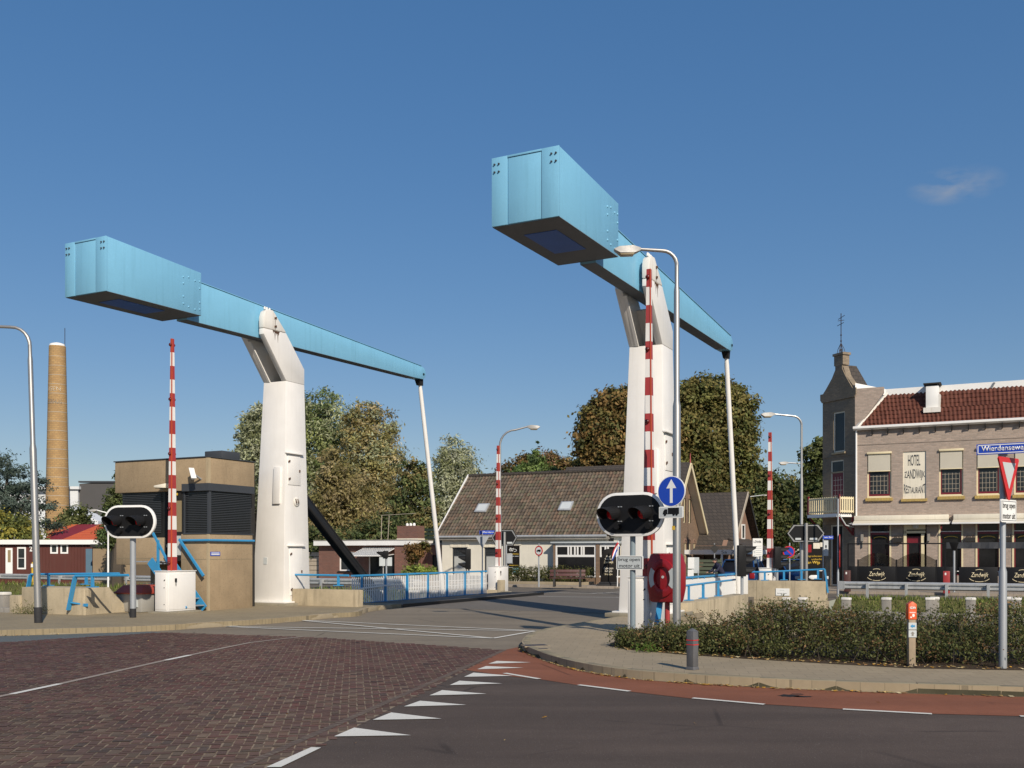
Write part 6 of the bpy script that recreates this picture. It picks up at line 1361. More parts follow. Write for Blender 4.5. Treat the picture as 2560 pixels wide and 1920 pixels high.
# yield sign post
Xs, Ys_ = (2507-1280)/F*14.7, 14.7; ys = sign_post(2507, 0, 14.7, 3.42, 'grey post with street name plate yield triangle and engine off sign', 'road sign', .042, 0, .13, thick=1.42)
sn = thing('x', None, None); bpy.data.objects.remove(sn)
def yawed(parent, name, yaw):
    o = bpy.data.objects.new(name, bpy.data.meshes.new(name)); COL.objects.link(o); o.parent = parent; o.rotation_euler = (0, 0, yaw); return o
def rot_mb(o, yaw):
    o.data.transform(Matrix.Rotation(yaw, 4, 'Z')); return o
z1, z0_ = H+(1382-1109)/F*14.7-.13, H+(1382-1136)/F*14.7-.13
ya = -radians(31); x0, x1 = -.345, .42; zc = (z0_+z1)/2; hz = .078
rot_mb(MB('sign_blue').box(x0, x1, -.075, -.05, zc-hz, zc+hz).build('name_plate', None, ys), ya)
k = MB('sign_white')
for q in ((x0+.02, x1-.02, zc-hz+.012, zc-hz+.024), (x0+.02, x1-.02, zc+hz-.024, zc+hz-.012), (x0+.015, x0+.027, zc-hz+.02, zc+hz-.02), (x1-.027, x1-.015, zc-hz+.02, zc+hz-.02)): k.box(q[0], q[1], -.0775, -.07, q[2], q[3])
rot_mb(k.build('plate_border', None, ys), ya); rot_mb(text('lettering', 'Wierdenseweg', ys, x0+.065, x0+.665, zc-.055, zc+.05, -.0755, 'sign_white', bold=.012), ya)
rot_mb(MB('galv_dull').box(-.06, .06, -.0495, .05, zc-.10, zc+.08).build('clamp', None, ys), ya)
yb2 = radians(40); zt, zb_ = H+(1382-1145)/F*14.7-.13, H+(1382-1251)/F*14.7-.13; w = .66; zc = zt
def tri(s, dz): return [(-w/2*s, zt-dz), (w/2*s, zt-dz), (0, zb_+dz*2.0)]
b = MB('red_sign').prism([(-w/2+.02, zt+.0), (w/2-.02, zt), (w/2, zt-.03), (.025, zb_), (-.025, zb_), (-w/2, zt-.03)], 'xz', -.09, -.068); rot_mb(b.build('triangle', None, ys), yb2)
b = MB('sign_grey').prism([(-w/2+.115, zt-.075), (w/2-.115, zt-.075), (0, zb_+.16)], 'xz', -.093, -.088); rot_mb(b.build('triangle_face', None, ys), yb2)
zt2, zb2 = H+(1382-1249)/F*14.7-.13-.005, H+(1382-1308)/F*14.7-.13+.01; rot_mb(MB('sign_white').prism(rrect(-.25, .25, zb2, zt2, .025), 'xz', -.088, -.066).build('text_plate', None, ys), yb2)
k = MB('slate_strip')
for q in ((-.235, .235, zt2-.03, zt2-.022), (-.235, .235, zb2+.022, zb2+.03), (.226, .234, zb2+.025, zt2-.025), (-.234, -.226, zb2+.025, zt2-.025)): k.box(q[0], q[1], -.0895, -.08, q[2], q[3])
rot_mb(k.build('plate_border', None, ys), yb2); zm = (zt2+zb2)/2
rot_mb(text('lettering', 'brug open', ys, -.20, .20, zm+.015, zm+.125, -.0885, 'black', bold=.002), yb2); rot_mb(text('lettering', 'motor uit', ys, -.20, .20, zm-.115, zm-.03, -.0885, 'black', bold=.002), yb2); rot_mb(MB('galv_dull').box(-.05, .05, -.07, .0, zt-.12, zt-.07).box(-.05, .05, -.07, 0, zm-.03, zm+.03).build('clamp', None, ys), yb2)
# walking route post
Xg, Yg, _ = G(2278, 1664, .14); rp = thing('route_marker', 'wooden walking route post with orange cap and two arrow plates', 'route post', (Xg, Yg, .14), -.05); pr = lambda y: pz(y, Yg, .14)
MB('wood_post').box(-.05, .05, -.05, .05, 0, pr(1546)).build('post', None, rp, bevel=.006); b = MB('orange').prism([(-.06, pr(1548)), (.06, pr(1548)), (.06, pr(1510)), (.0, pr(1503)), (-.06, pr(1510))], 'xz', -.06, .06); oc = b.build('cap', None, rp, bevel=.004)
text('lettering', 'G30', oc, -.042, .042, pr(1522), pr(1516), -.061, 'sign_white', bold=.05); k = MB('sign_white').box(-.045, .045, -.0615, -.06, pr(1530.5), pr(1529.5)); k.box(-.04, .04, -.0615, -.06, pr(1532), pr(1531.2)); k.ball((.012, -.06, pr(1538)), .024, (.8, .1, 1.1), 6); k.ball((-.022, -.06, pr(1542.5)), .014, (1, .1, .8), 6); k.build('footprint_mark', None, oc)
for (ya_, yb_, mt) in ((1556, 1573, 'rail_blue'), (1575, 1592.5, 'wood_grey')):
    p = MB('sign_grey').box(-.058, .058, -.062, -.05, pr(yb_), pr(ya_)).build('arrow_plate', None, rp); zc = (pr(ya_)+pr(yb_))/2
    k = MB(mt)
    if mt == 'rail_blue': k.prism([(-.036, zc), (.0, zc+.028), (.0, zc+.014), (.034, zc+.014), (.034, zc-.014), (.0, zc-.014), (.0, zc-.028)], 'xz', -.0645, -.06)
    else: k.prism([(0, zc+.034), (.03, zc+.005), (.014, zc+.005), (.014, zc-.03), (-.014, zc-.03), (-.014, zc+.005), (-.03, zc+.005)], 'xz', -.0645, -.06)
    k.build('arrow', None, p)
# bollard
Xb, Yb, _ = G(1731, 1674, .13); bo = thing('bollard', 'square grey bollard with two red bands on the pavement', 'bollard', (Xb, Yb, .13), radians(-47)); hb = .56
b = MB('black_steel'); s_ = .062; b.hexa([(-.075, -.075, 0), (.075, -.075, 0), (.075, .075, 0), (-.075, .075, 0)], [(-s_, -s_, .05), (s_, -s_, .05), (s_, s_, .05), (-s_, s_, .05)]); b.box(-s_, s_, -s_, s_, .0505, hb); b.add([(-s_, -s_, hb), (s_, -s_, hb), (s_, s_, hb), (-s_, s_, hb), (0, 0, hb+.05)], [(0, 1, 4), (1, 2, 4), (2, 3, 4), (3, 0, 4)]); M['bollard_grey'] = paint('bollard_grey', (.105, .105, .11), .6, var=.25, dirt=.3, scale=6); b.build('post', ['bollard_grey'], bo, bevel=.006)
for z in (.36, .425): MB('red_sign').box(-s_-.002, s_+.002, -s_-.002, s_+.002, z, z+.012).build('band', None, bo)
# traffic lights on bent pipes
def tlight(x0, y0, y1, Y, label, face, pipe=None, pole=None, z0=0, lamps=3):
    X = (x0-1280)/F*Y; zt, zb_ = H-(y0-YH)/F*Y, H-(y1-YH)/F*Y; r = thing('traffic_light', label, 'traffic light', (X, Y, z0), 0, 'black traffic lights seen from the side'); h = (zt-zb_)
    w = .16; hs = MB('black').prism(rrect(-w, w*.6, zb_-z0, zt-z0, .03), 'xz', -.14, .14).build('housing', None, r, bevel=.015); d_ = face
    for i in range(lamps):
        z = zt-z0-h*(i+.5)/lamps; k = MB('black'); ro = h/lamps*.40; e_ = w if d_ < 0 else w*.6
        k.prism([(d_*(e_-.01), z+ro), (d_*(e_+.34), z+ro*.95), (d_*(e_+.33), z+ro*.45), (d_*(e_+.12), z-ro*.5), (d_*(e_-.01), z-ro*.9)], 'xz', -ro*.8, ro*.8)
        A = [(d_*(w if d_ < 0 else w*.6), ro*cos(t), z+ro*sin(t)) for t in np.linspace(-.5, pi+.5, 11)]; B_ = [(d_*(w+.12+.2*max(0, sin(t))), ro*cos(t)*.95, z+ro*sin(t)*1.0) for t in np.linspace(-.5, pi+.5, 11)]
        for q in range(10): k.poly([A[q], A[q+1], B_[q+1], B_[q]])
        k.tube([(d_*w*.6, 0, z), (d_*(w+.01), 0, z)], ro*.9, 12); k.build('visor', None, hs)
    k = MB('galv_dull')
    if pipe: k.tube([((px_-x0)/F*Y, dy, H-(py-YH)/F*Y-z0) for px_, py, dy in pipe], .05, 10)
    else: k.tube([(0, 0, 0), (0, 0, zb_-z0)], .045, 8)
    k.build('pipe' if pipe else 'pole', None, r); return r
tlight(1856, 1363, 1441, 33.3, 'nearer black traffic light on a bent grey pipe fixed to the canal wall', 1, [(1855, 1438, 0), (1855, 1505, 0), (1853, 1515, 0), (1846, 1522, .0), (1836, 1524, .1)])
tlight(1945, 1367, 1421, 39.6, 'further black traffic light on a bent grey pipe by the far barrier', 1, [(1943, 1420, 0), (1942.5, 1462, 0), (1941, 1471, 0), (1934, 1478, .1), (1928, 1480, .3)])
tlight(1172, 1372, 1423, 47.5, 'black traffic light beside the balustrade in front of the white house', -1, None)
k = tlight(966, 1377, 1395, 52, 'single black signal above two blank plates before the bungalow', -1, None, lamps=1); MB('sign_grey').box(-.36, -.05, -.08, -.06, 1.15, 1.6).box(.05, .30, -.08, -.06, 1.15, 1.6).build('plate', None, k)
# direction boards seen from behind
def hexboard(x0, x1, y0, y1, Y, poles, label, yaw, mat='black', tip=.16, z0=0):
    X = ((x0+x1)/2-1280)/F*Y; w = (x1-x0)/F*Y/cos(abs(yaw)*.6); zt, zb_ = H-(y0-YH)/F*Y, H-(y1-YH)/F*Y; r = thing('direction_sign', label, 'direction sign', (X, Y, z0), yaw); a = w/2; zc = (zt+zb_)/2-z0; h = (zt-zb_)/2; c = tip*w
    def hx(s): q = h*s; e = a-(1-s)*h*1.1; return [(-e, zc), (-e+c, zc-q), (e-c, zc-q), (e, zc), (e-c, zc+q), (-e+c, zc+q)]
    b = MB('black').prism(hx(1), 'xz', -.02, .0).build('board', None, r)
    o_, i_ = hx(.93), hx(.82); k = MB('galv')
    for q in range(6):
        p0, p1 = o_[q], o_[(q+1) % 6]; m0, m1 = i_[q], i_[(q+1) % 6]; k.hexa([(p0[0], -.045, p0[1]), (p1[0], -.045, p1[1]), (m1[0], -.045, m1[1]), (m0[0], -.045, m0[1])], [(p0[0], -.0205, p0[1]), (p1[0], -.0205, p1[1]), (m1[0], -.0205, m1[1]), (m0[0], -.0205, m0[1])])
    k.build('stiffening_frame', None, b)
    MB('sign_grey').box(-a*.55, -a*.25, -.024, -.02, zc-h*.72, zc-h*.5).box(a*.2, a*.6, -.024, -.02, zc-h*.72, zc-h*.5).build('maker_label', None, b)
    for dx, yt in poles: MB('galv').tube([((dx-x0-(x1-x0)/2)/F*Y, -.10, 0), ((dx-x0-(x1-x0)/2)/F*Y, -.10, H-(yt-YH)/F*Y-z0)], .075, 10).build('pole', None, r)
    return r
hexboard(1228, 1294, 1324, 1365, 50.5, [(1262, 1330)], 'black hexagonal direction sign seen from behind left of the white house windows', -.15)
hexboard(1969, 2060, 1311, 1356, 43.5, [(2015, 1308)], 'black hexagonal direction sign seen from behind beside the hotel tower', -.2)
# small signs across the canal
s_ = sign_post(1206, 0, 51.5, 2.85, 'blue street name plate above a yield sign seen from behind', 'road sign', .035); q = MB('sign_blue').box(-.15, 1.0, -.03, -.01, 2.78, 2.98).build('name_plate', None, s_); text('lettering', 'Wierdenseweg', q, -.05, .9, 2.83, 2.93, -.031, 'sign_white', bold=.02); MB('galv_dull').prism([(-.34, 2.66), (.34, 2.66), (0, 2.05)], 'xz', -.06, -.04).build('triangle_back', None, s_)
s_ = sign_post(1347, 0, 50.5, 2.3, 'round red bordered no lorries sign on a thin post at the planter', 'road sign', .035, -.72, .1, thick=.8); X = 0; zc = H-(1377-YH)/F*50.5-.1; MB('red_sign').disc((0.05, -.07, zc), .255, th=.02, n=32).build('disc', None, s_); MB('sign_white').disc((.05, -.073, zc), .19, th=.006, n=32).build('disc_face', None, s_); truck(s_, .05, zc, .27, -.075)
s_ = sign_post(1266, 0, 46.5, 2.2, 'small grey square sign seen from behind right of the barrier boom', 'road sign', .03); MB('galv_dull').box(.02, .28, -.05, -.03, 1.35, 1.75).build('plate', None, s_); MB('galv').box(.0, .3, -.03, -.02, 1.33, 1.36).box(.0, .3, -.03, -.02, 1.74, 1.77).build('plate_frame', None, s_)
s_ = sign_post(2095, 0, 42.0, 4.1, 'tall thin post with two red edged signs seen edge on by the guard rail', 'road sign', .035, 1.25, 0, thick=1.0)
MB('red_sign').disc((0, -.08, 2.28), .33, th=.02).build('disc', None, s_); MB('red_sign').prism(rrect(-.3, .3, 1.2, 1.95, .1), 'xz', -.08, -.06).build('disc', None, s_); MB('sign_grey').disc((0, -.083, 2.28), .25, th=.004).build('disc_face', None, s_)
s_ = sign_post(2058, 0, 43.0, 2.6, 'blue street name plate on a thin post beside the hotel tower', 'road sign', .03); q = MB('sign_blue').box(-.02, .42, -.04, -.02, 2.42, 2.56).build('name_plate', None, s_); text('lettering', 'weg Zuid', q, .03, .38, 2.45, 2.53, -.041, 'sign_white', bold=.02); MB('sign_grey').box(.0, .2, -.06, -.04, 1.7, 2.36).build('plate', None, s_); MB('slate_strip').ball((.1, -.06, 2.1), .06, (.7, .1, 1.3), 6).build('symbol', None, s_)
s_ = sign_post(1974, 0, 42.2, 2.25, 'round blue no parking sign with red border near the far barrier', 'road sign', .03, -.3); MB('red_sign').disc((-.03, -.06, 1.87), .25, th=.02).build('disc', None, s_); MB('sign_blue').disc((-.03, -.063, 1.87), .20, th=.004).build('disc_face', None, s_); MB('red_sign').bar((-.15, -.066, 1.99), (.09, -.066, 1.75), .003, .045).build('slash', None, s_)
s_ = sign_post(1786, 0, 55, 2.35, 'small diamond sign seen from behind in front of the white canopy', 'road sign', .03); MB('dark_wood').prism([(-.24, 2.05), (0, 1.80), (.24, 2.05), (0, 2.30)], 'xz', -.05, -.03).build('diamond_back', None, s_)
# boards with text
Yl = 56.; X = (1894-1280)/F*Yl; s_ = thing('info_board', 'white shop information board with logo and small pictures', 'sign board', (X, Yl, 0), -.1); w = 24/F*Yl; zt = H-(1346-YH)/F*Yl; MB('sign_white').box(-w/2, w/2, -.04, .04, 0, zt).build('board', None, s_); text('lettering', 'LÖWIK', s_, -w/2+.05, w/2-.06, zt-.26, zt-.1, -.041, 'slate_strip', bold=.03); k = MB('sign_grey')
for i in range(6): k.box(-.1, w/2-.06, -.044, -.04, zt-.45-i*.12, zt-.41-i*.12)
for i in range(4): k.box(-w/2+.05, -.13, -.044, -.04, zt-.62-i*.22, zt-.46-i*.22)
k.build('print', None, s_)
Yl = 45.5; X = (2040-1280)/F*Yl; s_ = thing('info_board', 'black advertising board with yellow lettering beside the hotel tower', 'sign board', (X, Yl, 0), -.25); zt = H-(1355-YH)/F*Yl; MB('sign_black').box(-.55, .40, -.04, .04, .0, zt).build('board', None, s_); text('lettering', 'Jan Wijp', s_, -.42, .17, 1.28, 1.46, -.041, 'yellow', bold=.02); text('lettering', 'ingredienten', s_, -.38, .25, 1.62, 1.72, -.041, 'yellow'); text('lettering', 'ambacht', s_, -.2, .25, 1.5, 1.58, -.041, 'yellow')
MB('cream_pale').box(-.12, .17, -.045, -.04, 2.02, 2.28).box(.18, .38, -.045, -.04, 2.1, 2.3).build('note', None, s_); MB('red_bright').box(-.5, -.2, -.045, -.04, 1.85, 2.2).build('picture', None, s_); MB('sign_white').ball((.2, -.04, 1.05), .1, (1, .1, .6), 6).ball((-.1, -.04, .72), .22, (1, .1, .5), 6).build('picture', None, s_)
Yl = 52.; X = (1522-1280)/F*Yl; s_ = thing('sidewalk_sign', 'tall black pavement sign with rounded top and pale lettering', 'pavement sign', (X, Yl, .12), -.15); w = .40; b = MB('sign_black'); b.prism([(-.44, .1), (.42, .1), (.36, 1.6)]+[(.34*cos(t), 1.72+.2*sin(t)) for t in np.linspace(.2, pi-.2, 7)]+[(-.36, 1.6)], 'xz', -.05, .05); b.build('board', None, s_, bevel=.02); MB('rubber').box(-.6, .6, -.28, .3, 0, .12).box(-.5, .5, -.2, .22, .12, .2).build('base', None, s_, bevel=.04)
for tx, a, c, zz, hh, m in (('Hotel', -.14, .10, 1.46, .12, 'cream_pale'), ('Restaurant', -.2, .16, 1.34, .1, 'cream_pale'), ('Zandwijk', -.26, .24, 1.12, .17, 'cream'), ('Gewoon', -.25, .23, .84, .14, 'cream_pale'), ('belegde', -.2, .18, .68, .13, 'cream_pale'), ('broodjes', -.21, .19, .52, .13, 'cream')): text('lettering', tx, s_, a, c, zz, zz+hh, -.051, m, shear=.15, bold=.01)
X = (1543.5-1280)/F*51.; fl = thing('flag', 'small red white and blue flag on a slim white pole', 'flag', (X, 51., .1), 0); MB('white_clean').tube([(0, 0, 0), (.04, 0, 2.35)], .028, 6).build('pole', None, fl)
k = MB('flag_red', 'flag_white', 'flag_blue'); n = 8
for i in range(n):
    for j in range(3):
        k.m = j; g0, g1 = i/n, (i+1)/n
        def fpt(g, h_): return (.03-.30*g+.0+.10*h_*(1-g), -.05*sin(g*7+h_*2), 2.3-.28*h_-g*.62+.08*sin(g*4))
        a, c, d_, e_ = fpt(g0, j/3*1.2), fpt(g1, j/3*1.2), fpt(g1, (j+1)/3*1.2), fpt(g0, (j+1)/3*1.2); k.hexa([a, c, d_, e_], [tuple(np.add(q, (0, .008, 0))) for q in (a, c, d_, e_)])
k.build('cloth', None, fl)
# bench and planter
X = (1418-1280)/F*50.3; bn = thing('park_bench', 'dark red brown wooden bench before the hedge', 'bench', (X, 50.3, .12), -.12); L_ = .9
k = MB('bench_wood')
for i in range(3): k.box(-L_, L_, -.25+i*.17, -.11+i*.17, .42, .46)
k.build('seat', None, bn, bevel=.01); k = MB('bench_wood')
for i in range(2): k.hexa([(-L_, .22+i*.04, .52+i*.19), (L_, .22+i*.04, .52+i*.19), (L_, .26+i*.04, .52+i*.19), (-L_, .26+i*.04, .52+i*.19)], [(-L_, .25+i*.04, .67+i*.19), (L_, .25+i*.04, .67+i*.19), (L_, .29+i*.04, .67+i*.19), (-L_, .29+i*.04, .67+i*.19)])
k.build('backrest', None, bn, bevel=.01)
for x in (-.65, .65): MB('dark_wood').prism([(-.3, 0), (-.2, 0), (-.1, .36), (.2, .36), (.3, 0), (.4, 0), (.26, .42), (.34, .85), (.28, .85), (.2, .42), (-.24, .42)], 'yz', x-.05, x+.05).build('leg', None, bn)
pk_ = thing('planter', 'low concrete kerbed planter with clipped hedge', 'planter', W(-4.2, 22.6), RZ); MB('kerb').box(0, 5.6, 0, .12, .0, .28).box(0, .12, .12, 1.6, 0, .28).box(5.48, 5.6, .12, 1.6, 0, .28).build('kerb_edge', None, pk_, bevel=.02)
# ================================================================ CARS AND CYCLIST
def car(loc, rz, label):
    r = thing('parked_car', label, 'car', loc, rz, 'blue cars across the bridge'); body = [(-2.0, .25), (-2.05, .55), (-2.0, .9), (-1.85, .98), (1.0, .95), (1.75, .82), (2.02, .68), (2.05, .35), (1.95, .22)]
    MB('car_blue').prism(body, 'xz', -.84, .84).build('body', None, r, bevel=.07); cab = [(-1.9, .95), (-1.6, 1.38), (-1.2, 1.5), (-.1, 1.5), (.3, 1.42), (1.05, .93)]
    g_ = MB('glass_dark').add([(x, -.76+.12*max(0, (z-.95)/.55), z) for x, z in cab]+[(x, .76-.12*max(0, (z-.95)/.55), z) for x, z in cab], [tuple(range(6))[::-1], tuple(range(6, 12))]+[(i, (i+1) % 6, 6+(i+1) % 6, 6+i) for i in range(6)]); g_.build('windows', None, r)
    k = MB('car_blue'); k.box(-1.5, .2, -.66, .66, 1.475, 1.53)
    for sg_ in (-1, 1):
        for p, q in (((-1.88, .95), (-1.5, 1.47)), ((1.03, .95), (.25, 1.45)), ((-.45, .95), (-.45, 1.49))): k.bar((p[0], sg_*.77, p[1]), (q[0], sg_*.655, q[1]), .07, .05)
    k.build('roof', None, r, bevel=.02)
    for x in (-1.3, 1.3):
        for y in (-.8, .8):
            wl = MB('rubber').tube([(x, y-.1, .32), (x, y+.1, .32)], .32, 18).build('wheel', None, r); MB('galv').tube([(x, y-.11, .32), (x, y+.11, .32)], .19, 12).build('rim', None, wl)
    for y in (-.7, .7): MB('lens_red').box(-2.07, -1.98, y-.11, y+.11, .66, .95).build('tail_light', ['red_bright'], r, bevel=.02); MB('sign_white').box(1.9, 2.04, y-.14, y+.14, .6, .74).build('headlight', ['sign_grey'], r, bevel=.02)
    MB('yellow').box(-2.075, -2.04, -.26, .26, .5, .61).build('number_plate', None, r); return r
X = (1882-1280)/F*46; car((X, 47.5, 0), radians(66), 'blue hatchback seen from behind left of the far barrier cabinet'); X = (1990-1280)/F*47.5; car((X, 48.5, 0), radians(-76), 'blue car with dark windscreen between the far barrier and the info board')
def skin(name, pts, edges, rad, mat, parent, lv=2):
    me = bpy.data.meshes.new(name); me.from_pydata(pts, edges, []); me.materials.append(M[mat]); o = bpy.data.objects.new(name, me); COL.objects.link(o); o.parent = parent
    o.modifiers.new('s', 'SKIN'); o.modifiers.new('d', 'SUBSURF').levels = lv; o.modifiers['d'].render_levels = lv; me.polygons.foreach_set('use_smooth', [True]*len(me.polygons)); o.modifiers['s'].use_smooth_shade = True
    for v, q in zip(me.skin_vertices[0].data, rad): v.radius = (q, q) if not isinstance(q, tuple) else q
    me.skin_vertices[0].data[0].use_root = True; return o
Yc = 44.5; X = (1797-1280)/F*Yc; cy_ = thing('person', 'cyclist in dark cap and navy jacket with yellow patch leaning forward', 'person', (X, Yc, -.02), radians(200)); 
# facing local +x
pp = [(-.20, 0, .86), (-.10, 0, 1.04), (.02, 0, 1.20), (.10, 0, 1.30), (.15, 0, 1.37), (.18, 0, 1.44), (.19, 0, 1.52), (.06, .19, 1.26), (.22, .22, 1.06), (.42, .20, .98), (.06, -.19, 1.26), (.22, -.22, 1.06), (.42, -.20, .98), (-.18, .10, .84), (.16, .11, .70), (.02, .11, .34), (.10, .11, .26), (-.18, -.10, .84), (.18, -.11, .86), (.06, -.11, .48), (.14, -.11, .40)]
ed_ = [(0, 1), (1, 2), (2, 3), (3, 4), (4, 5), (5, 6), (3, 7), (7, 8), (8, 9), (3, 10), (10, 11), (11, 12), (0, 13), (13, 14), (14, 15), (15, 16), (0, 17), (17, 18), (18, 19), (19, 20)]
rd_ = [.15, .15, .165, .12, .055, .085, .09, .075, .055, .04, .075, .055, .04, .10, .075, .05, .045, .10, .075, .05, .045]
skin('body', pp, ed_, rd_, 'jacket', cy_); hd_ = MB('skin').ball((.20, 0, 1.49), .098, (1, .85, 1.18), 10).ball((.30, 0, 1.475), .02, (1, .7, 1.2), 6).ball((.19, .085, 1.48), .022, (.8, .5, 1.3), 6).ball((.19, -.085, 1.48), .022, (.8, .5, 1.3), 6).build('face', None, cy_); MB('dark_wood').ball((.185, 0, 1.535), .108, (1.05, .95, .8), 10).box(.26, .36, -.07, .07, 1.53, 1.545).build('cap', None, cy_)
MB('yellow').box(-.16, -.06, -.175, -.155, 1.02, 1.14).build('patch', None, cy_)
for sg_ in (-1, 1):
    k = MB('skin').ball((.46, sg_*.20, .975), .035, (1.3, .8, .7), 7)
    for f in range(4): k.tube([(.47+.0*f, sg_*(.175+f*.018), .98), (.52, sg_*(.175+f*.018), .975), (.525, sg_*(.175+f*.018), .94)], [.009, .009, .008], 5)
    k.tube([(.45, sg_*.165, .975), (.48, sg_*.15, .95)], [.010, .008], 5); k.build('hand', None, cy_)
bi = thing('bicycle', 'dark bicycle ridden by the person in navy jacket', 'bicycle', (X, Yc, 0), radians(200))
for x in (-.55, .55):
    t_ = [(x+.33*cos(a), 0, .34+.33*sin(a)) for a in np.linspace(0, 2*pi, 25)]; MB('rubber').tube(t_, .02, 6, False).build('wheel', None, bi)
k = MB('black'); 
for p, q in (((-.55, 0, .34), (-.1, 0, .32)), ((-.1, 0, .32), (-.22, 0, .78)), ((-.22, 0, .78), (.38, 0, .82)), ((-.1, 0, .32), (.40, 0, .75)), ((.38, 0, .98), (.55, 0, .34)), ((-.55, 0, .34), (-.2, 0, .72))): k.tube([p, q], .018, 6)
k.tube([(.36, -.26, .97), (.40, 0, 1.0), (.36, .26, .97)], .015, 6); k.build('frame', None, bi); MB('black').ball((-.22, 0, .82), .12, (1.2, .8, .3), 6).build('saddle', None, bi)
X = (1729-1280)/F*46; s_ = thing('notice_board', 'white notice sheets on a grey board beyond the bridge railing', 'notice board', (X, 46, 0), -.3); MB('sign_grey').box(0, .34, -.02, .02, .9, 1.62).build('board', None, s_); MB('sign_white').box(-.16, .12, -.05, -.03, 1.1, 1.62).box(-.17, .1, -.05, -.03, .72, 1.05).build('sheet', None, s_); MB('galv_dull').tube([(.0, 0, 0), (.0, 0, 1.0)], .03, 6).tube([(.3, 0, 0), (.3, 0, 1.0)], .03, 6).build('leg', None, s_)
fe = thing('garden_fence', 'olive slatted fence in front of the pink brick house', 'fence', W(3.3, 33.5), RZ-.0); k = MB('olive_wood')
for i in range(6): k.box(.4, 2.6, 0, .03, .1+i*.23, .1+i*.23+.17)
k.build('slats', None, fe); MB('olive_wood').box(.4, .48, .031, .1, 0, 1.5).box(2.5, 2.58, .031, .1, 0, 1.5).build('post', None, fe)
# ================================================================ VEGETATION
g1 = [(.062, .078, .028), (.085, .095, .036), (.05, .066, .026)]
willow = [(.105, .112, .062), (.135, .142, .09), (.085, .092, .045), (.16, .165, .115)]
olive = [(.115, .095, .038), (.14, .115, .05), (.09, .082, .03), (.16, .13, .07)]
chest = [(.10, .068, .024), (.075, .066, .022), (.125, .08, .03), (.055, .058, .02)]
cedar = [(.045, .062, .05), (.06, .078, .062), (.035, .05, .036)]
yel = [(.12, .12, .03), (.17, .15, .03), (.075, .085, .025)]
dark = [(.032, .045, .016), (.05, .06, .02), (.065, .07, .028)]
tree('cedar_tree', 'dark blue green cedar with layered branches at the left edge', 68, 18, [(15, 1180, 75, 16), (60, 1215, 70, 14), (-5, 1235, 90, 18), (40, 1262, 95, 16), (105, 1205, 22, 9), (110, 1270, 40, 12), (20, 1300, 90, 20), (0, 1150, 30, 20), (80, 1320, 70, 14), (115, 1308, 28, 8)], cedar, 11000, .26, .5, .3, cat='tree', shell=.2, per=30)
tree('bush', 'yellow green bush in front of the cedar above the brown shed', 64, 30, [(25, 1330, 60, 42), (75, 1345, 35, 28), (-40, 1330, 50, 50)], yel, 6000, .24, .34, cat='bush')
tree('shrub', 'loose green shrub at the foot of the brick chimney', 72, 185, [(165, 1300, 22, 22), (190, 1285, 20, 25), (215, 1295, 18, 24), (180, 1312, 45, 14), (205, 1275, 8, 14)], dark+g1, 3200, .22, .45, cat='bush', shell=.3)
tree('conifer_tree', 'dark narrow conifer between the grey hall and the control house', 54, 292, [(300, 1185, 10, 30), (292, 1220, 16, 32), (286, 1255, 22, 34), (282, 1290, 24, 34), (276, 1335, 26, 28), (272, 1350, 26, 20)], dark+[(.06, .085, .03)], 5000, .2, .35, .4, cat='tree')
tree('poplar_tree', 'pale grey green poplar rising left of the left pylon', 95, 640, [(618, 1060, 20, 32), (640, 1085, 32, 50), (608, 1115, 22, 40), (655, 1130, 45, 60), (640, 1200, 60, 80), (650, 1050, 30, 40)], willow, 12000, .42, .3, .35, gain=3.3, up=.1, group=None)
tree('poplar_tree', 'tall green willow poplar right behind the left pylon', 88, 800, [(735, 1040, 45, 62), (800, 1018, 48, 42), (830, 1060, 60, 60), (770, 1110, 70, 85), (840, 1150, 70, 90), (745, 1200, 70, 100), (820, 1260, 80, 90), (780, 1340, 80, 60), (700, 1100, 45, 80)], willow[:3]+g1, 42000, .33, .24, .34, gain=3.3, up=.1)
tree('poplar_tree', 'broad olive tinged willow poplar in the middle of the row', 84, 925, [(915, 1042, 38, 40), (945, 1075, 45, 50), (890, 1090, 40, 60), (930, 1150, 70, 80), (960, 1200, 55, 80), (900, 1240, 75, 90), (975, 1270, 50, 80), (920, 1340, 90, 60)], willow[:2]+olive, 38000, .32, .24, .34, gain=3.3, up=.1)
tree('olive_tree', 'brownish autumn tree in front of the willow poplars', 76, 855, [(830, 1180, 40, 60), (860, 1230, 60, 70), (815, 1260, 50, 70), (880, 1310, 60, 60), (830, 1340, 70, 50), (790, 1320, 40, 50)], olive, 16000, .32, .26, .38, gain=2.5, up=.1)
tree('bush', 'dark shrubbery behind the brick bungalow', 66, 830, [(790, 1370, 60, 50), (860, 1365, 60, 46), (930, 1350, 60, 50), (980, 1335, 45, 50), (730, 1385, 60, 60)], dark+g1, 9000, .28, .3, cat='bush')
tree('birch_tree', 'slender yellow green tree between the poplars and the hanger rod', 74, 1035, [(1020, 1180, 24, 36), (1045, 1215, 34, 50), (1015, 1250, 40, 60), (1060, 1280, 34, 60), (1035, 1330, 55, 40)], olive[:2]+g1, 11000, .30, .3, .4, gain=2.4)
tree('willow_tree', 'silvery willow behind the left end of the white house', 86, 1140, [(1130, 1125, 26, 36), (1145, 1165, 44, 50), (1115, 1180, 32, 50), (1175, 1205, 32, 44), (1120, 1240, 50, 60), (1160, 1270, 50, 60), (1100, 1300, 40, 50), (1190, 1225, 18, 22)], willow+[(.15, .155, .115)], 16000, .36, .3, .3, gain=3.3, up=.1)
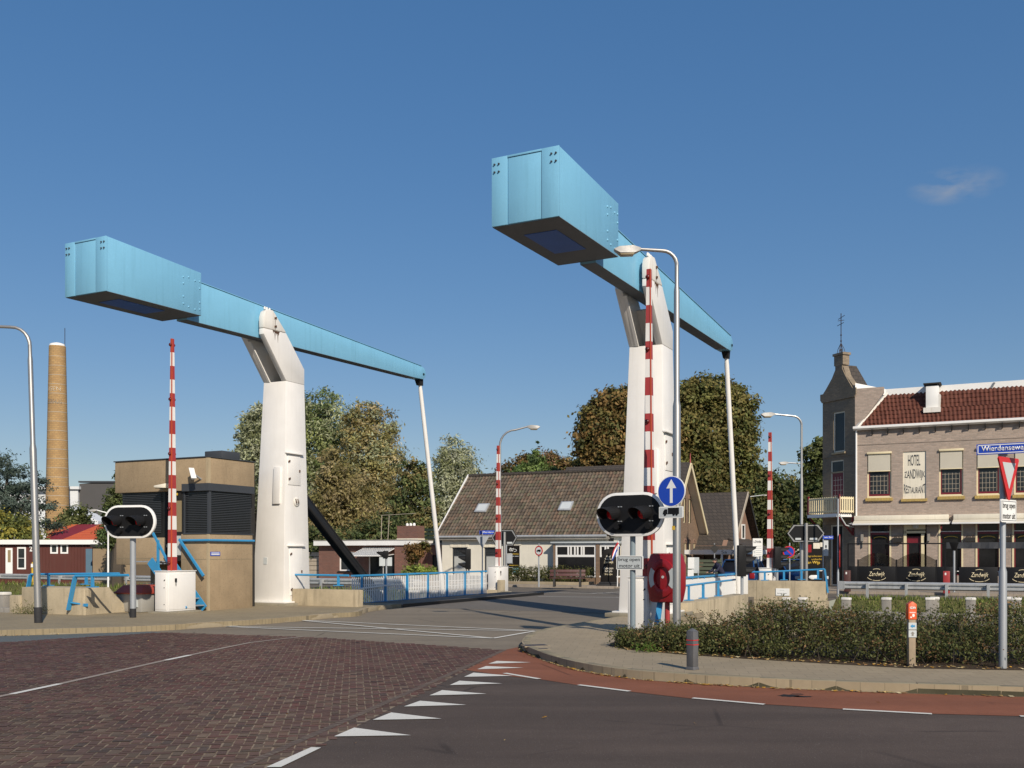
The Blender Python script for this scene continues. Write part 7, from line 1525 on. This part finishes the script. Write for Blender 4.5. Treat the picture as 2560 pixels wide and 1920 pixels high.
tree('round_tree', 'rounded russet tree behind the roof ridge of the white house', 98, 1345, [(1300, 1185, 50, 40), (1350, 1170, 60, 42), (1400, 1180, 45, 38), (1370, 1215, 80, 40), (1275, 1205, 25, 30), (1425, 1195, 20, 28)], chest+[(.15, .09, .05)], 20000, .32, .24, .5)
tree('conifer_tree', 'fresh green conifer in front of the russet tree', 88, 1343, [(1343, 1128, 7, 22), (1342, 1145, 18, 18), (1335, 1165, 34, 22), (1320, 1190, 50, 24), (1360, 1185, 40, 24), (1340, 1215, 70, 30)], [(.085, .12, .035), (.105, .14, .045), (.06, .09, .03)], 9000, .34, .3, .4)
tree('chestnut_tree', 'huge rusty brown chestnut left of the right pylon', 80, 1560, [(1545, 1010, 55, 42), (1500, 1045, 48, 48), (1580, 1040, 70, 60), (1485, 1095, 48, 45), (1540, 1110, 75, 70), (1620, 1090, 70, 80), (1510, 1160, 70, 45), (1600, 1180, 90, 70), (1470, 1150, 32, 32)], chest, 52000, .33, .22, .6, gain=2.6, tr=.5)
tree('chestnut_tree', 'huge dark olive chestnut right of the right pylon', 82, 1770, [(1770, 985, 65, 42), (1830, 1010, 55, 48), (1720, 1010, 50, 50), (1850, 1080, 45, 60), (1780, 1080, 85, 80), (1700, 1090, 60, 80), (1835, 1160, 58, 60), (1750, 1190, 90, 80), (1820, 1240, 50, 44), (1700, 1200, 60, 80)], [(.085, .072, .024), (.07, .07, .022), (.1, .085, .03), (.055, .062, .02)], 60000, .33, .22, .6, gain=2.6, tr=.55)
tree('oak_tree', 'dark green tree with loose outline behind the far barrier', 92, 1925, [(1900, 1200, 32, 26), (1945, 1225, 48, 40), (1890, 1245, 40, 44), (1920, 1290, 70, 44), (1980, 1270, 50, 50), (1880, 1300, 40, 40), (1950, 1320, 70, 44), (1860, 1250, 18, 30)], dark+chest[1:2]+[(.05, .06, .022)], 26000, .32, .28, .6)
tree('oak_tree', 'tall leafy tree immediately left of the hotel tower', 70, 2052, [(2058, 1110, 22, 24), (2035, 1135, 26, 30), (2065, 1170, 34, 48), (2025, 1190, 20, 26), (2045, 1230, 40, 50), (2075, 1270, 40, 60), (2020, 1270, 34, 50), (2050, 1320, 44, 50)], dark+[(.075, .09, .03)], 13000, .30, .34, .6)
tree('small_tree', 'small round yellow green tree beside the blue car', 48.5, 1972, [(1965, 1396, 11, 7), (1978, 1400, 11, 8), (1984, 1405, 6, 8)], [(.17, .19, .045), (.12, .14, .03)], 700, .10, .4, cat='tree', tr=.05)
tree('climbing_shrub', 'reddish climbing shrub on the corner of the brick bungalow', 57, 1042, [(1040, 1375, 22, 18), (1035, 1405, 12, 28), (1058, 1368, 18, 12), (1030, 1392, 12, 18)], [(.09, .06, .022), (.12, .07, .025), (.06, .065, .02)], 2600, .16, .4, cat='shrub', tr=.06)
tree('hedge', 'bright yellow green hedge before the brick bungalow', 54, 1046, [(1022, 1430, 18, 14), (1050, 1427, 22, 13), (1075, 1430, 18, 13)], [(.14, .17, .035), (.10, .13, .03)], 2200, .14, .4, cat='hedge', tr=.05)
r = thing('hedge', 'olive green clipped hedge in the planter behind the bench', 'hedge', W(-4.0, 23.2), RZ)
bl = [((x+.4, .5, .62), (.62, .55, .42)) for x in np.linspace(0, 4.6, 9)]; pts, out, tin = crown_points(bl, 7000, .35, 35, .7); pts[:, 2] = np.clip(pts[:, 2], .15, 1.15)
quads('foliage', leaf_quads(pts, .11, .4, .5, out), np.array([(.10, .11, .03), (.13, .12, .04), (.07, .085, .025)])[RNG.integers(0, 3, len(pts))]*(tin*RNG.uniform(.8, 1.2, len(pts)))[:, None], 'leaf', r)
k = MB('bark')
for x in np.linspace(0, 4.6, 9): k.tube([(x+.4, .5, .1), (x+.45, .5, .7)], .03, 5)
k.build('stems', None, r)
# far tree line, reads as one mass
C = []; cl = []
for i in range(420):
    x = random.uniform(-500, 3000); Y = random.uniform(150, 190); X = (x-1280)/F*Y; h = 4.5+2.2*sin(x*.013)+random.uniform(-1, 1.2)
    n = 70; c = np.array([X, Y, random.uniform(.6, h)]); C.append(c+RNG.normal(size=(n, 3))*np.array([1.6, 1.2, .8])); cl.append(np.repeat(np.array([random.choice(g1+olive+dark)])*random.uniform(.7, 1.2), n, 0))
C = np.concatenate(C); C[:, 2] = np.abs(C[:, 2]); tag(quads('distant_trees', leaf_quads(C, .9, .6), np.concatenate(cl), 'leaf'), kind='stuff')
# planting along the pavement
FL = [G(x, y, .14)[:2] for x, y in [(1560, 1619), (1564, 1621), (1640, 1628), (1711, 1634), (1860, 1644), (2081, 1656), (2271, 1665), (2420, 1669), (2560, 1672)]]+[(10.5, 13.5), (14, 12.9)]
FLr = resample(FL, .12); U2 = Vector((UX[0], UX[1])); he = thing('shrub_bed', 'wide bed of low dark green and reddish shrubs along the pavement', 'shrubs', (FLr[0][0], FLr[0][1], .13)); ox, oy = FLr[0]
P_, T_, Cc = [], [], []; tw_ = MB('bark')
pal = 2.1*np.array([(.052, .058, .02), (.068, .07, .025), (.04, .048, .018), (.10, .06, .028), (.08, .08, .028)])
nF = len(FLr)
def dep(i): return min(3.0, .7+i*.028)
for c_ in range(3600):
    i = random.randrange(nF); d_ = random.random()**.8*dep(i); a = FLr[i]; X = a[0]+U2.x*d_*.55+random.uniform(-.08, .08); Y = a[1]+U2.y*d_+.10
    bumpy = .66+.18*sin(X*2.1+Y)+.12*sin(X*5.3+1.7*Y)+.06*sin(X*11+3*Y); hmax = min(bumpy, .26+d_*.95+.10*sin(X*7))
    ends = min(1, .45+i*.02); hmax *= ends; z = hmax*random.random()**.55; n = 26
    q = np.array([X-ox, Y-oy, z])+RNG.normal(size=(n, 3))*np.array([.11, .11, .06]); q[:, 2] = np.clip(q[:, 2], .01, 1.2)
    p = np.array([.30, .24, .22, .13, .11]); reg = sin(X*1.3+.8)+sin(Y*2.1+X*.7); 
    if reg > .9: p = np.array([.15, .15, .1, .4, .2])
    cc = pal[RNG.choice(5, p=p)]*random.uniform(.7, 1.35)
    P_.append(q); Cc.append(cc*RNG.uniform(.75, 1.3, n)[:, None])
tq, tc_ = [], []
for c_ in range(420):
    i = random.randrange(nF); d_ = random.uniform(.15, 1)*dep(i); a = FLr[i]; X = a[0]+U2.x*d_*.55-ox; Y = a[1]+U2.y*d_+.1-oy; z0 = .32*min(1, .45+i*.02); h = random.uniform(.2, .52)*min(1, .4+i*.03); an = random.uniform(0, 6.28); l = random.uniform(.08, .4)
    pts = [(X, Y, z0), (X+cos(an)*l*.4, Y+sin(an)*l*.4, z0+h*.6), (X+cos(an)*l, Y+sin(an)*l, z0+h*.95)]; tw_.tube(pts, [.006, .005, .003], 4, False)
    for f in np.linspace(.15, 1, 18): p = np.array(pts[0])*(1-f)+np.array(pts[2])*f; p[2] = z0+h*(1-(1-f)**1.6); tq.append(p+RNG.normal(0, .012, 3)); tc_.append(pal[RNG.choice(5, p=[.2, .2, .15, .3, .15])]*random.uniform(.8, 1.4))
C = np.concatenate(P_); quads('foliage', leaf_quads(C, .05, .5, .5), np.concatenate(Cc), 'leaf', he); quads('shoots', leaf_quads(np.array(tq), .04, .5, .3), np.array(tc_), 'leaf', he)
for c_ in range(260):
    i = random.randrange(nF); a = FLr[i]; d_ = random.random()*dep(i); X = a[0]+U2.x*d_*.55-ox; Y = a[1]+U2.y*d_+.12-oy; tw_.tube([(X, Y, 0), (X+random.uniform(-.15, .15), Y+random.uniform(-.1, .1), random.uniform(.15, .4))], [.008, .005], 4, False)
tw_.build('twigs', None, he)
C = np.array([(1.93+random.gauss(0, .12)-ox+.35, 17.05+random.gauss(0, .08)-oy, random.uniform(0, .16)) for _ in range(160)]); quads('weed', leaf_quads(C, .06, .25, .2), np.tile(np.array([(.12, .2, .035)]), (160, 1))*RNG.uniform(.7, 1.2, 160)[:, None], 'leaf', he)
# weeds at the foot of the left wall, fallen leaves along kerb and bed
C = []; 
for _ in range(500): x = random.gauss(70, 22); g_ = G(min(115, max(40, x)), 1535, .13); C.append((g_[0]+random.gauss(0, .1), g_[1]+random.gauss(0, .06), .13+abs(random.gauss(0, .14))))
wd_ = quads('weeds', leaf_quads(np.array(C), .06, .25, .1), np.array([(.14, .15, .05)])*RNG.uniform(.6, 1.3, 500)[:, None], 'leaf'); tag(wd_, kind='stuff')
Lp, Lc = [], []
lc = [(.55, .40, .16), (.45, .30, .12), (.5, .42, .26), (.30, .17, .08), (.6, .45, .2), (.62, .33, .05)]
def fall(n, fn, sz=(.03, .085)):
    for _ in range(n):
        x, y, z = fn(); s = random.uniform(*sz); a = random.uniform(0, 6.28); w = s*random.uniform(.3, .6); t = [random.uniform(0, .02) for _ in range(4)]; u = (cos(a)*s/2, sin(a)*s/2); v = (-sin(a)*w/2, cos(a)*w/2)
        Lp.append([(x-u[0], y-u[1], z+t[0]), (x-v[0], y-v[1], z+t[1]), (x+u[0], y+u[1], z+t[2]), (x+v[0], y+v[1], z+t[3])]); Lc.append(np.array(random.choice(lc))*random.uniform(.6, 1.1))
kr = resample(kerbR[10:-6], .05)
def f1():
    i = int(random.random()*len(kr)); a = kr[i]
    if sin(i*.11)+sin(i*.043+1) < random.uniform(-.6, 1.3): a = kr[int(random.random()*len(kr)*.5)]
    return a[0]-abs(random.gauss(0, .05))*.5, a[1]-.02-abs(random.gauss(0, .05)), .012
fall(430, f1, (.04, .11))
def f2(): a = random.choice(FLr); return a[0]+random.gauss(0, .05), a[1]-random.uniform(-.25, .12)-abs(random.gauss(0, .06)), .138
fall(520, f2, (.035, .1))
kl = resample(kerbL[3:14], .05)
def f3(): a = random.choice(kl); return a[0]+random.gauss(0, .08), a[1]-.04-abs(random.gauss(0, .12)), .010
fall(260, f3, (.03, .08))
def f4(): return random.uniform(-8, 9), random.uniform(9, 22), .016
fall(26, f4, (.03, .07)); 
def f5(): x, y, _ = G(1361, 1797); return x, y, .012
fall(2, f5, (.05, .07))
tag(quads('fallen_leaves', np.array(Lp), np.array(Lc), 'leaf_dry'), kind='stuff')
# ================================================================ every far-apart piece becomes a part of its own
def split_pieces(o):
    me = o.data; nv, ne = len(me.vertices), len(me.edges)
    if me.users > 1 or nv > 60000 or o.modifiers: return
    par = list(range(nv))
    def find(i):
        while par[i] != i: par[i] = par[par[i]]; i = par[i]
        return i
    for e in me.edges:
        a, b = find(e.vertices[0]), find(e.vertices[1])
        if a != b: par[a] = b
    root = np.array([find(i) for i in range(nv)]); u, isl = np.unique(root, return_inverse=True); k = len(u)
    if k < 2 or k > 1500: return
    pts = np.empty(nv*3); me.vertices.foreach_get('co', pts); pts = pts.reshape(nv, 3)
    lo = np.full((k, 3), np.inf); hi = np.full((k, 3), -np.inf); np.minimum.at(lo, isl, pts); np.maximum.at(hi, isl, pts); size = (hi-lo).max(1)
    gap = np.maximum(0, np.maximum(lo[:, None]-hi[None], lo[None]-hi[:, None])); near = np.sqrt((gap**2).sum(2)) <= np.maximum(.02, .5*np.maximum(size[:, None], size[None]))
    par2 = list(range(k))
    def f2(i):
        while par2[i] != i: i = par2[i]
        return i
    for a, b in zip(*np.nonzero(np.triu(near, 1))):
        x, y = f2(a), f2(b)
        if x != y: par2[x] = y
    grp = np.array([f2(i) for i in range(k)]); us = np.unique(grp)
    if len(us) < 2 or len(us) > 40: return
    vg = grp[isl]
    for n_, q in enumerate(us[1:]):
        c = o.copy(); c.data = me.copy(); COL.objects.link(c); c.name = o.name.split('.')[0]
        bm = bmesh.new(); bm.from_mesh(c.data); bm.verts.ensure_lookup_table(); bmesh.ops.delete(bm, geom=[v for v in bm.verts if vg[v.index] != q], context='VERTS'); bm.to_mesh(c.data); bm.free()
    bm = bmesh.new(); bm.from_mesh(me); bm.verts.ensure_lookup_table(); bmesh.ops.delete(bm, geom=[v for v in bm.verts if vg[v.index] != us[0]], context='VERTS'); bm.to_mesh(me); bm.free()
for o in [o for o in COL.objects if o.type == 'MESH' and o.parent and 'kind' not in o.keys()]:
    if o.name.split('.')[0] in ('crown', 'foliage', 'shoots', 'trunk'): continue
    split_pieces(o)
